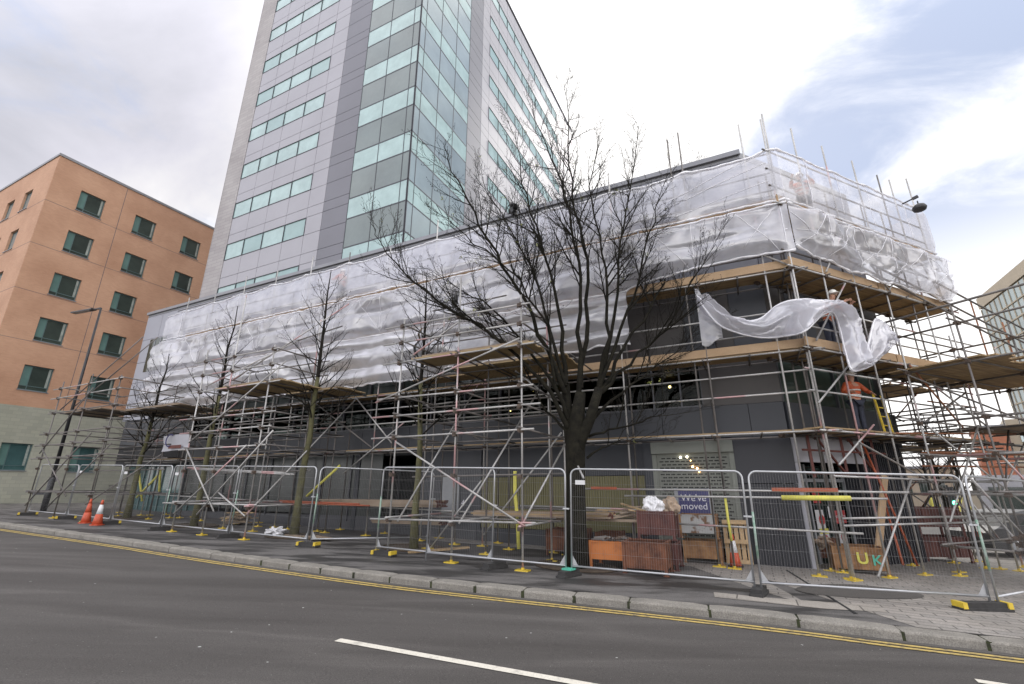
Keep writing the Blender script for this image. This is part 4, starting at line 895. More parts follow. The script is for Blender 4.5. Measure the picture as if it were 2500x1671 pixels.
B = birdcage('middle scaffold cage around the slim tree between the left and large cages', [-17.4, -15.75, -13.75], [9.98, 11.75, 13.1], 5.06, [(-16.7, -13.2, 10.05, 11.7, 'ply'), (-15.2, -12.4, 11.8, 13.1, 'ply')], [5.62, 6.15], 0.9,
    [((-17.3, 9.85, 3.0), (-15.2, 9.85, 1.0)), ((-15.2, 9.85, 1.6), (-13.7, 9.85, 0.9)), ((-17.3, 9.87, 0.9), (-14.2, 9.87, 3.0)), ((-16.0, 9.83, 0.9), (-13.0, 9.83, 3.4)), ((-17.2, 9.83, 3.2), (-12.9, 9.83, 5.6)), ((-13.7, 9.9, 0.95), (-13.0, 13.2, 5.0)), ((-15.7, 10.0, 5.3), (-12.6, 11.9, 8.3)), ((-17.2, 10.0, 5.2), (-14.6, 11.9, 7.3)), ((-13.0, 13.1, 5.0), (-11.0, 13.0, 3.2)), ((-12.9, 12.8, 2.2), (-10.6, 13.1, 3.9))], tops=[6.6, 8.5, 6.3])
B.tube('ledger', (-14.9, 11.7, 7.1), (-12.6, 11.7, 7.35), 'galv_dark'); B.tube('standard', (-13.8, 11.75, 5), (-13.8, 11.75, 7.8)); B.finish()
A = birdcage('leftmost scaffold cage beside the street lamp', [-28.4, -25.75, -23.3], [10.05, 12.3, 13.6], 5.06, [(-28.6, -25.2, 10.4, 12.2, 'board_grey'), (-25.4, -21.0, 11.3, 13.3, 'board_grey')], [5.7, 6.15], 0.95,
    [((-28.3, 9.95, 1.0), (-24.3, 9.95, 3.9)), ((-26.1, 9.9, 1.0), (-22.4, 9.9, 3.4)), ((-28.2, 9.92, 3.4), (-24.9, 9.92, 1.4)), ((-28.4, 9.95, 3.2), (-25.2, 9.95, 5.9)), ((-27.8, 10.0, 5.1), (-23.6, 10.6, 8.2)), ((-26.5, 10.0, 5.2), (-22.4, 10.6, 8.0)), ((-23.2, 9.9, 1.1), (-20.9, 11, 3.0)), ((-25.6, 12.3, 2.9), (-22.9, 12.3, 4.9))], m='galv_dark', tops=[6.5, 6.6, 6.3]); A.finish()
# loose boards stacked on the lower ledgers of the cages
def boards(label, x0, x1, y0, z, rows, lay, m='board', ends=None, ang=0.0, frame=G, name='board_stack', cat='timber', l=None, grp='stacks of scaffold boards'):
    t = Thing(name, label, cat, frame, ((x0+x1)/2, y0, z), grp)
    for k in range(lay):
        for r in range(rows):
            e = random.uniform(-0.08, 0.08); a = random.uniform(-0.02, 0.02)*(1+ang); mb = MB(); yy = y0+r*0.235; mb.bar((x0+e, yy-a*3, z+k*0.042+0.02), (x1+e, yy+a*3, z+k*0.042+0.02), 0.225, 0.038); o = t.part('board', mb, M[m if random.random() < 0.8 else 'board_grey'])
            if ends:
                mb = MB(); mb.box(x1+e, x1+e+0.012, yy+a*3-0.11, yy+a*3+0.11, z+k*0.042+0.002, z+k*0.042+0.038); t.part('painted_end', mb, M[ends], o)
    return t
boards('long scaffold boards laid across the low ledgers inside the large cage', -7.0, -3.2, 11.9, 0.98, 3, 3, 'board', 'dullred')
boards('long stack of weathered boards on low ledgers left of the large cage', -13.9, -8.9, 12.9, 1.12, 3, 5, 'board_grey', 'dullred')
boards('pale boards with pink ends stacked low behind the middle mesh panels', -12.0, -9.2, 13.6, 0.55, 2, 3, 'board_grey', 'dullred')
# tube bundles
def tubes(label, p, q, n, ms, group='bundles of loose scaffold tubes'):
    p = Vector(p); q = Vector(q); t = Thing('tube_bundle', label, 'tubes', G, (p+q)/2, group)
    for k in range(n):
        o = Vector((random.uniform(-.4, .4), (k % 3)*0.055, (k//3)*0.052)); mb = MB(); mb.tube(p+o, q+o, TR_, 8); t.part('tube', mb, M[ms[k % len(ms)]], smooth=True)
tubes('bundle of grey and pink tubes resting at chest height in the middle cage', (-17.9, 10.4, 2.35), (-12.9, 10.4, 2.1), 6, ['galv', 'galv', 'galv'])
tubes('bright orange tubes lying on the ledgers left of the big board stack', (-15.2, 12.3, 1.22), (-11.6, 12.5, 1.15), 4, ['orange_tube', 'orange_tube', 'galv'])
tubes('bundle of tubes on the low ledgers at the rear of the large cage', (-6.6, 13.3, 1.15), (-3.2, 13.3, 1.1), 5, ['galv_dark', 'galv'])
# orange rail, yellow-sleeved rail along the corner
t = Thing('barrier_rail', 'pair of rails at head height with orange tape and a yellow sleeve', 'rail', G, (-0.8, 12.9, 1.6))
mb = MB(); mb.tube((-4.1, 12.95, 1.68), (3.0, 12.95, 1.60), TR_, 8); t.part('grey_tube', mb, M['galv'], smooth=True)
mb = MB(); mb.tube((-3.0, 12.9, 1.50), (2.6, 12.9, 1.47), TR_, 8); t.part('grey_tube', mb, M['galv'], smooth=True)
mb = MB(); mb.bar((-3.9, 12.95, 1.70), (-3.2, 12.95, 1.69), 0.07, 0.07); t.part('orange_tape', mb, M['orange_tube']); mb = MB(); mb.bar((0.45, 12.95, 1.66), (1.75, 12.95, 1.65), 0.07, 0.08); t.part('orange_tape', mb, M['orange_tube'])
mb = MB(); mb.tube((0.62, 12.88, 1.48), (1.95, 12.88, 1.475), 0.055, 12); t.part('foam_sleeve', mb, M['pad'], smooth=True)
# yellow foam sleeves on posts
def sleeve(label, pts, r=0.05, frame=G):
    mb = MB(); mb.path(pts, r, 10); p = Vector(pts[0]); single('foam_sleeve', mb, M['pad'], frame, p, label, 'foam sleeve', 'yellow foam sleeves on poles', smooth=True)
sleeve('tall yellow foam sleeve standing inside the large scaffold cage', [(-5.75, 12.2, 0.15), (-5.78, 12.2, 0.8), (-5.86, 12.2, 1.6), (-5.86, 12.2, 2.15)])
p1 = G.at(1783, 1321, 12.95); p2 = G.at(1774, 1268, 12.9); p3 = G.at(1768, 1213, 12.95)
sleeve('thin split yellow sleeve hanging on the pole in front of the roller shutter', [p3+Vector((0.02, 0, 0)), p2+Vector((0.03, 0, 0)), p1+Vector((0.03, 0, 0))], 0.03)
a = G.at(749, 1212, 12.8); b = G.at(830, 1137, 12.9); sleeve('yellow sleeved tube leaning diagonally left of the dark recess', [a, b], 0.045)
for px, q, lb in (((334, 1215), (392, 1155), 'yellow sleeve sloping up in the glass entrance at far left'), ((388, 1210), (392, 1147), 'upright yellow sleeve in front of the glass entrance'), ((347, 1224), (338, 1142), 'yellow sleeve on the pole left of the glass entrance')):
    sleeve(lb, [G.at(*px, 13.9), G.at(*q, 13.9)], 0.05)
for i, (a, b, lb) in enumerate((((2270, 1215), (2285, 1275), 'yellow sleeve left of the two rusty stacked bins'), ((2295, 1235), (2330, 1275), 'yellow sleeve sloping down behind the stacked bins'), ((2355, 1215), (2398, 1365), 'longest yellow sleeve, leaning behind the right stacked bins'), ((2335, 1300), (2345, 1215), 'yellow sleeve directly behind the stacked bins'), ((2372, 1240), (2440, 1295), 'yellow sleeve sloping down right of the stacked bins'), ((2438, 1235), (2475, 1375), 'yellow sleeve nearest the right edge, leaning'), ((2451, 1235), (2470, 1315), 'thin yellow sleeve close to the right edge'))):
    sleeve(lb, [HF.at(*a, 1.6+0.15*i), HF.at(*b, 1.6+0.15*i)], 0.06, HF)
# --- right-hand cage (its tubes run at right angles to the short facade)
S = Scaffold('right-hand scaffold cage with wide dark decks', HF, (5.5, -3, -0.3), 'scaffold cages built around the street trees')
def rp(px, py, y): p = HF.at(px, py, y); return p
xs = [2.72, 5.6, 8.4]; ys = [-3.05, -5.4]
for x in xs:
    for y in (-1.75, -3.05): S.standard(x, y, 6.1, 'galv' if y == -1.75 else 'galv_dark')
for x in (9.9, 11.4): S.standard(x, -2.2, 6.3, 'galv_dark')
for z in (0.35, 1.55, 2.45, 3.3, 4.65, 5.65):
    for x in xs: S.tube('transom', (x+0.06, -0.9 if z > 1 else -1.5, z), (x+0.06, -6.2, z), 'galv' if z < 3 else 'galv_dark', 0.027); S.coupler((x, -1.75, z)); S.coupler((x, -3.05, z))
    for y in (-1.75, -3.05): S.tube('ledger', (2.3, y, z+0.06), (8.9, y, z+0.06), 'galv_dark'); 
S.tube('transom', (2.2, -0.4, 6.0), (2.35, -6.5, 6.02), 'galv_dark', 0.03)
S.deck(2.7, 8.6, -3.5, -1.4, 4.72, 'y', 'board', jit=0.2); S.deck(3.4, 7.5, -5.2, -4.0, 4.05, 'y', 'board_grey', jit=0.2); S.deck(6.2, 9.4, -3.6, -1.0, 3.35, 'y', 'board_grey', jit=0.15)
for (a, b) in (((2.8, -1.8, 3.3), (8.4, -1.8, 0.5)), ((2.8, -3.1, 2.4), (5.6, -3.1, 0.4)), ((5.6, -1.8, 3.4), (2.8, -1.8, 0.9)), ((8.4, -1.8, 3.2), (5.6, -1.85, 1.5)), ((8.4, -3.1, 2.6), (5.7, -3.1, 4.5)), ((2.8, -3.1, 0.2), (4.2, -1.9, 1.5))): S.tube('brace', a, b, 'galv')
for k in range(9): x = 2.8+rr.uniform(0, 5.5); z = rr.choice([0.4, 1.6, 2.5, 3.3]); S.tube('brace', (x, -1.75-rr.choice([0, 1.3]), z), (x+rr.choice([-1, 1])*rr.uniform(1.0, 2.6), -1.8-rr.choice([0, 1.3]), z+rr.uniform(0.9, 2.0)), rr.choice(['galv', 'galv_dark', 'rusty_tube']))
for k in range(8): z = rr.uniform(2.2, 4.2); S.tube('loose_tube', (3.0+rr.uniform(-1, 2), -1.2+rr.uniform(-.5, .5), z), (8.5, -1.5+rr.uniform(-.8, .8), z+rr.uniform(-.3, .3)), rr.choice(['galv_dark', 'rusty_tube']))
for k in range(10): S.coupler((2.72+rr.uniform(-.1, .1), -3.05+rr.uniform(-.1, .1), 0.25+0.05*k))
S.finish()
# ------------------------------------------------------------------ temporary fencing
fm = None
def fence_meshes(w=3.42, h=1.98):
    fr = MB(); r = 0.0195; rc = 0.14; pts = [(0, 0, -0.12), (0, 0, h-rc)]
    for k in range(1, 6): t = pi/2*k/6; pts.append((rc-rc*cos(t), 0, h-rc+rc*sin(t)))
    pts += [(rc, 0, h), (w-rc, 0, h)]
    for k in range(1, 6): t = pi/2*k/6; pts.append((w-rc+rc*sin(t), 0, h-rc+rc*cos(t)))
    pts += [(w, 0, h-rc), (w, 0, -0.12)]
    fr.path(pts, r, 8); fr.tube((0, 0, 0.06), (w, 0, 0.06), r, 8)
    fr.poly([(0.02, 0.004, 0.07), (0.14, 0.004, 0.07), (0.02, 0.004, 0.26)]); fr.poly([(w-0.02, 0.004, 0.07), (w-0.14, 0.004, 0.07), (w-0.02, 0.004, 0.26)])
    wi = MB(); n = 72
    for k in range(1, n): x = w*k/n; wi.tube((x, 0.008, 0.06), (x, 0.008, h), 0.0012, 3, cap=False)
    for z in (0.33, 0.60, 0.87, 1.14, 1.41, 1.68): wi.tube((0, 0.002, z), (w, 0.002, z), 0.0019, 3, cap=False)
    cl = MB(); cl.box(w-0.05, w+0.09, -0.03, 0.03, 1.15, 1.18); cl.tube((w+0.02, -0.04, 1.165), (w+0.02, 0.04, 1.165), 0.012, 6)
    tg = MB(); tg.box(0.1, 0.31, -0.012, -0.004, 1.66, 1.75)
    gp = MB(); gp.tube((0, 0, 0.45), (0, 0, 1.25), r+0.002, 8)
    return [mesh_from(m_, n_, [mm], smooth=s_) for m_, n_, mm, s_ in ((fr, 'frame', M['fence'], True), (wi, 'wire_mesh', M['wire'], False), (cl, 'clamp', M['fence'], False), (tg, 'name_tag', M['paper'], False), (gp, 'green_painted_post', M['fence_green'], True))]
FM = fence_meshes()
def fence(label, a, b, tagp=False, green=False, clamp=True):
    p = G.w(a[0], a[1]); q = G.w(b[0], b[1]); p.z = g(p.x)+0.14; q.z = g(q.x)+0.14; d = q-p; rz = atan(d.y/d.x) if d.x > 0 else atan(d.y/d.x)+pi; L = sqrt(d.x**2+d.y**2)
    o = bpy.data.objects.new('mesh_fence', None); link(o); o.location = p; o.rotation_euler = (0, -atan(d.z/L), rz)
    tag(o, label, 'fence panel', 'steel mesh fence panels along the footway')
    names = ['frame', 'wire_mesh'] + (['clamp'] if clamp else []) + (['name_tag'] if tagp else []) + (['green_painted_post'] if green else [])
    for m_ in FM:
        if m_.name.split('.')[0] in names:
            c = bpy.data.objects.new(m_.name.split('.')[0], m_); link(c); c.parent = o; c.scale = (L/3.44, 1, 1) if m_.name.startswith(('frame', 'wire')) else (1, 1, 1)
            if m_.name.startswith('clamp'): c.location.x = L-3.44
FPS = [('leftmost mesh fence panel, ending beside the street lamp', (-28.13, 10.05), (-24.95, 10.1), 0, 0), ('mesh fence panel in front of the two orange cones', (-24.88, 10.1), (-21.48, 10.05), 1, 0), ('mesh fence panel in front of the leftmost mossy tree', (-21.4, 10.05), (-18.16, 10.0), 1, 0), ('mesh fence panel in front of the middle scaffold cage', (-18.06, 10.0), (-14.56, 10.0), 1, 1), ('mesh fence panel in front of the white plastic bag', (-14.46, 10.0), (-11.14, 10.0), 0, 1),
    ('mesh fence panel angled back towards the dark recess', (-11.05, 10.03), (-9.0, 12.75), 0, 1), ('mesh fence panel at the left end of the large cage, overlapped on its right', (-8.63, 9.92), (-5.3, 9.9), 0, 1), ('mesh fence panel in front of the yellow sleeve in the large cage', (-7.0, 9.78), (-3.6, 9.95), 0, 0), ('mesh fence panel in front of the bins and the We\'ve moved sign', (-3.5, 9.97), (-0.14, 10.27), 1, 0), ('mesh fence panel in front of the shop entrance', (-0.05, 10.27), (3.33, 11.2), 0, 1), ('rightmost mesh fence panel, cut by the right edge', (3.42, 11.22), (5.4, 14.0), 0, 1)]
for lb, a, b, tg_, gn in FPS: fence(lb, a, b, tg_, gn)
def foot(label, x, y, ang, L=0.65, yel=True, green=False):
    z = G.gz(x, y); t = Thing('ballast_block', label, 'fence foot', G, (x, y, z), 'fence feet')
    t.o.rotation_euler = (0, 0, G.a+ang)
    mb = MB(); w = 0.11
    for (s0, s1, wa, wb) in ((-L/2, L/2, w, w),): mb.prism([(x-L/2, y-w), (x+L/2, y-w), (x+L/2, y+w), (x-L/2, y+w)], z, z+0.05)
    mb.prism([(x-L/2+0.05, y-w+0.02), (x+L/2-0.05, y-w+0.02), (x+L/2-0.05, y+w-0.02), (x-L/2+0.05, y+w-0.02)], z+0.05, z+0.125); t.part('rubber_block', mb, M['rubber'])
    if yel:
        for sx in (-1, 1): mb = MB(); c = x+sx*(L/2-0.045); mb.box(c-0.03, c+0.04, y-w-0.006, y+w+0.006, z+0.04, z+0.132); t.part('yellow_end', mb, M['yellow'])
    if green: mb = MB(); mb.box(x-0.1, x+0.1, y-w+0.0, y+w, z+0.127, z+0.16); t.part('green_cap', mb, M['green'])
FT = [('yellow-ended foot under the left end of the leftmost panel', -28.1, 10.05, 1.2, 1, 0), ('fence foot left of the two orange cones', -24.9, 10.1, 1.2, 1, 0), ('fence foot right of the two orange cones', -21.45, 10.05, 1.2, 1, 0), ('fence foot at the left end of the middle cage', -18.1, 9.98, 1.2, 0, 0), ('fence foot under the post in front of the middle cage', -14.5, 10.0, 1.2, 0, 0), ('yellow-ended fence foot where the angled panel begins', -11.1, 10.0, 0.15, 1, 0), ('yellow-ended foot at the left end of the large cage', -8.35, 9.88, 0.0, 1, 0), ('plain black foot in front of the large cage', -5.25, 9.9, 1.3, 0, 0), ('green-capped foot in front of the big bare tree trunk', -3.55, 9.93, 1.35, 0, 1), ('foot between the bin panel and the entrance panel', -0.1, 10.25, 1.4, 0, 0), ('nearest foot with a bright yellow end by the right edge', 3.15, 11.05, 0.42, 1, 0)]
for lb, x, y, a, yl, gr_ in FT: foot(lb, x, y, a, 0.8 if x > 3 else 0.65, bool(yl), bool(gr_))
# ------------------------------------------------------------------ plastic sheeting
def radial(x, z, nodes):
    d = 0.0
    for nx, nz_ in nodes:
        dx = x-nx; dz = z-nz_; r = sqrt(dx*dx+dz*dz)
        if r < 2.2 and r > 0.02: d += 0.030*sin(8*math.atan2(dz, dx)+nx*3.1+nz_)*exp(-r/0.6)*min(1, r*4)
    return d
def fold(x, z, k=1.0, seed=0.0):
    wx = x+0.25*noise.noise(Vector((x*0.7, z*0.9, seed+1)))
    a = noise.noise(Vector((wx*0.6*k+seed, z*0.9*k, seed)))
    b = abs(noise.noise(Vector(((wx+z*1.1)*1.15*k+seed, (z-wx*0.6)*0.35*k, 2.0+seed)))); c = abs(noise.noise(Vector(((wx-z*1.2)*1.3*k, (z+wx*0.5)*0.4*k, 9.0+seed))))
    return 0.10*a-0.14*b-0.10*c+0.10
def facet(x, z, cw, ch, amp, seed):
    # taut film: flat facets between tied points, creased along their edges
    u = x/cw; v = z/ch; i = floor(u); j = floor(v); fu = u-i; fv = v-j
    def h(a, b): return 0.5+0.9*noise.noise(Vector((a*3.71+seed, b*5.13-seed, seed*1.7)))
    a, b_, c, d = h(i, j), h(i+1, j), h(i, j+1), h(i+1, j+1)
    if (i+j) % 2 == 0: r = a+(b_-a)*fu+(d-b_)*fv if fu > fv else a+(d-c)*fu+(c-a)*fv
    else: r = a+(b_-a)*fu+(c-a)*fv if fu+fv < 1 else d+(c-d)*(1-fu)+(b_-d)*(1-fv)
    return amp*r
def make_sheet(label, frame, x0, x1, zb, zt, yb, disp, m, step=0.075, hems=('b', 't'), group='plastic sheets tied to the scaffold', hr=0.035, creases=()):
    base = frame.w(0, 0); c = ((x0+x1)/2, yb(0.5*(x0+x1)) if callable(yb) else yb, zb((x0+x1)/2))
    t = Thing('plastic_sheet', label, 'plastic sheet', frame, c, group)
    nx = max(4, int((x1-x0)/step)); ny = max(4, int((zt((x0+x1)/2)-zb((x0+x1)/2))/step)); Y = yb if callable(yb) else (lambda x: yb)
    def P(u, v):
        x = x0+(x1-x0)*u; b_ = zb(x); t_ = zt(x); z = b_+(t_-b_)*v
        return (x, Y(x)-disp(x, z, u, v), z)
    mb = MB(); mb.grid(nx, ny, P); t.part('film', mb, m, smooth=True)
    for (xa, za), (xb, zb_) in creases:             # film drawn tight over a pole: a folded, whiter line lying on the film
        pts = []; n_ = 14
        for i in range(n_+1):
            x = xa+(xb-xa)*i/n_; z = za+(zb_-za)*i/n_; lo = zb(x); hi = zt(x)
            if not (x0 < x < x1 and lo < z < hi): continue
            u = (x-x0)/(x1-x0); v = (z-lo)/(hi-lo); pts.append((x+0.012*noise.noise(Vector((z*5, x, 3))), Y(x)-disp(x, z, u, v)-0.008, z))
        if len(pts) > 3: mh = MB(); mh.path(pts, [0.006+0.010*abs(noise.noise(Vector((p[0]*3, p[2]*5, 1)))) for p in pts], 5); t.part('folded_crease', mh, M['hem'], smooth=True)
    for h in hems:
        mh = MB(); pts = []; rad = []; n = nx
        for i in range(n+1):
            u = i/n; p = P(u, 0.0 if h == 'b' else 1.0); pts.append((p[0], p[1]-0.015, p[2]+0.02*noise.noise(Vector((p[0]*4, 1, 0))))); rad.append(hr*(0.7+0.7*abs(noise.noise(Vector((p[0]*3, 3, 1))))*1.6))
        mh.path(pts, rad, 6); t.part('folded_hem', mh, M['hem'], smooth=True)
    return t
NX = [1.72-2.3*i for i in range(14)]
def edge0(v): return min(1.0, v*6)*min(1.0, (1-v)*6)
YS = Y1-0.13
_a = HF.inv(*G.w(0, YS).to_2d()); _b = HF.inv(*G.w(1, YS).to_2d()); XCG = (H1-0.12-_a.y)/(_b.y-_a.y); XCH = _a.x+(_b.x-_a.x)*XCG    # where the two sheet planes meet
print('corner', XCG, XCH)
def cend(d): return min(1.0, abs(d)*1.6)
wav = lambda x, a, s: a*noise.noise(Vector((x*0.8, s, 0)))+a*0.6*noise.noise(Vector((x*2.7, s, 4)))
def bay(x): return abs(sin(pi*(x-1.72)/2.3))
# upper tier, long facade
def d_up(x, z, u, v): return (0.04*bay(x)+0.15*fold(x, z, 0.7, 1.0)+facet(x-1.72, z, 1.15, 0.9, 0.10, 2.0))*edge0(v)+radial(x, z, [(n, 10.95) for n in NX if abs(n-x) < 2.3])*0.8*cend(x-XCG)
make_sheet('uppermost clear plastic sheet along the long facade, just under the roof line', G, -27.2, XCG, lambda x: 9.28+wav(x, 0.05, 3), lambda x: 10.92-0.10*bay(x)+wav(x, 0.05, 7)-(0.02*max(0, -x-16)), YS, d_up, M['sheet_a'], creases=[((1.5, 10.85), (-1.3, 9.95)), ((1.6, 10.5), (-1.6, 9.7)), ((1.6, 9.9), (-1.0, 9.45)), ((-3.2, 10.6), (-0.9, 10.85))]+[((n, 9.4), (n, 10.8)) for n in NX[2::2]])
# middle tier
def zb_mid(x):
    return 7.36+wav(x, 0.05, 2) if x < -2.55 else 7.40+0.40*(1-exp(-(x+2.55)*0.6))+wav(x, 0.05, 2)-0.10*max(0, x-0.8)
def d_mid(x, z, u, v): return ((0.06*bay(x)+0.25*fold(x, z, 0.9, 5.0)+facet(x-1.72, z-7.4, 1.15, 0.88, 0.30, 5.0)+facet(x-1.0, z-7.2, 0.5, 0.45, 0.07, 6.0))*edge0(v)+radial(x, z, [(n, zz) for n in NX if abs(n-x) < 2.3 for zz in (9.15, 7.4)])*1.5-0.06*exp(-((z-8.3)/0.1)**2))*cend(x-XCG)
SM = make_sheet('middle milky plastic sheet along the long facade, pulled tight between the boards', G, -27.4, XCG, zb_mid, lambda x: 9.14+wav(x, 0.04, 9), YS-0.03, d_mid, M['sheet_b'], step=0.065, creases=[((n, 7.45), (n+0.03, 9.1)) for n in NX]+[((NX[i], 7.5), (NX[i]-1.15, 9.05)) for i in range(0, 12)]+[((NX[i]-2.3, 7.5), (NX[i]-1.15, 9.05)) for i in range(0, 12)]+[((NX[i]-0.2, 8.9), (NX[i]-1.0, 7.9)) for i in range(0, 12, 2)])
def seam(label_obj, frame, x0, x1, z, y, seed):
    mh = MB(); n = int((x1-x0)/0.12); pts = []; rad = []
    for i in range(n+1):
        x = x0+(x1-x0)*i/n; pts.append((x, y+0.01*noise.noise(Vector((x*5, seed, 0))), z+0.05*noise.noise(Vector((x*1.1, seed, 2)))+0.02*noise.noise(Vector((x*6, seed, 5))))); rad.append(0.012+0.014*abs(noise.noise(Vector((x*4, seed, 8)))))
    mh.path(pts, rad, 6); label_obj.part('taped_seam', mh, M['hem'], smooth=True)
seam(SM, G, -27.2, XCG-0.1, 8.3, YS-0.10, 1.0)
# lower billowing tier (three lengths)
def d_low(x, z, u, v):
    zz = z+0.22*noise.noise(Vector((x*0.45, 5, 1)))+0.05*noise.noise(Vector((x*1.9, 2, 1))); rows = abs(sin(pi*(zz-5.35)/0.72)); b = 0.30*(rows**0.65)*(0.75+0.25*bay(x+0.4))*(0.8+0.9*noise.noise(Vector((x*0.45, z*1.1, 3))))
    return (b*1.25+0.25*fold(x, z, 1.2, 8.0)+facet(x, z, 0.6, 0.36, 0.12, 9.0))*min(1, v*5+0.25)*min(1, (1-v)*6)
def zb_low(x): return 5.42+wav(x, 0.09, 12)+0.0*x+(0.25 if x > -9 else 0)
make_sheet('lower billowing white sheet at the left third of the long facade', G, -27.5, -18.4, zb_low, lambda x: 7.36+wav(x, 0.05, 2), YS-0.05, d_low, M['sheet_c'], step=0.06, creases=[((-27.2+4*k, 5.35+0.72*j+0.02), (-23.3+4*k, 5.35+0.72*j)) for k in range(2) for j in (1, 2)])
make_sheet('lower billowing white sheet at the middle of the long facade', G, -18.35, -10.1, zb_low, lambda x: 7.36+wav(x, 0.05, 2), YS-0.05, d_low, M['sheet_c'], step=0.06)
make_sheet('lower billowing white sheet behind the big bare tree, ending at the open bay', G, -10.05, -2.55, zb_low, lambda x: 7.36+wav(x, 0.05, 2), YS-0.05, lambda x, z, u, v: d_low(x, z, u, v)*0.8, M['sheet_b'], step=0.06)
# short facade
HX = [-0.72, 0.55, 1.95, 3.45, 5.5, 6.75]
def hb(x): return abs(sin(pi*(x-0.5)/1.6))
def d_hu(x, z, u, v): return ((0.03*hb(x)+0.15*fold(x, z, 0.7, 11.0)+facet(x, z, 1.0, 0.85, 0.09, 11.0))*edge0(v)+radial(x, z, [(n, 10.95) for n in HX])*0.5)*cend(x-XCH)
make_sheet('uppermost clear sheet round the corner, with the orange blur of a worker behind', HF, XCH, 6.85, lambda x: 9.25+wav(x, 0.04, 5), lambda x: 10.95-0.05*hb(x)+wav(x, 0.02, 6), H1-0.12, d_hu, M['sheet_a'], creases=[((x_, 9.4), (x_+0.02, 10.9)) for x_ in HX[1:]])
def d_hm(x, z, u, v): return ((0.05*hb(x)+0.25*fold(x, z, 1.3, 15.0)+facet(x, z-7.4, 0.75, 0.85, 0.42, 15.0)+facet(x, z, 0.35, 0.4, 0.08, 16.0))*edge0(v)+radial(x, z, [(n, zz) for n in HX for zz in (9.1, 8.0)])*1.2-0.06*exp(-((z-8.25)/0.07)**2))*cend(x-XCH)
make_sheet('lower crumpled sheet round the corner, its loose hem over the wide deck', HF, XCH, 6.9, lambda x: 7.42+0.12*abs(sin(x*2.0))+wav(x, 0.10, 21)+0.35*exp(-(x-XCH)), lambda x: 9.10+wav(x, 0.03, 8), H1-0.15, d_hm, M['sheet_b'], step=0.06, creases=[((HX[i], 9.05), ((HX[i]+HX[i+1])/2, 8.1)) for i in range(5)]+[((HX[i+1], 9.05), ((HX[i]+HX[i+1])/2, 8.1)) for i in range(5)]+[((HX[i], 7.6), (HX[i], 9.05)) for i in range(1, 6)]+[((HX[i], 8.3), (HX[i+1], 8.2)) for i in range(5)]+[((HX[i], 7.7), (HX[i]+0.7, 8.2)) for i in range(5)])
def d_end(x, z, u, v): return 0.06*fold(x, z, 1.5, 3)
# end return sheet (runs away from the street at the far end of the corner run)
EF = Frame(HF.w(6.9, H1-0.1).x, HF.w(6.9, H1-0.1).y, HF.a+pi/2)
make_sheet('narrow clear sheet closing the right-hand end of the corner run', EF, 0.0, 1.3, lambda x: 7.3, lambda x: 10.9, 0.0, lambda x, z, u, v: 0.7*fold(x, z, 1.5, 3), M['sheet_a'], hems=())
# narrow sheet strip hanging left of the open bay and film tied to the post
make_sheet('narrow clear sheet tied to the post beside the open bay, hanging to the deck', G, -0.66, -0.12, lambda x: 5.45-0.1*sin(x*9), lambda x: 7.1-1.1*min(1, max(0, x+0.6)/0.45), YS+0.05, lambda x, z, u, v: 0.8*fold(x, z, 2.0, 30), M['sheet_a'], hems=())
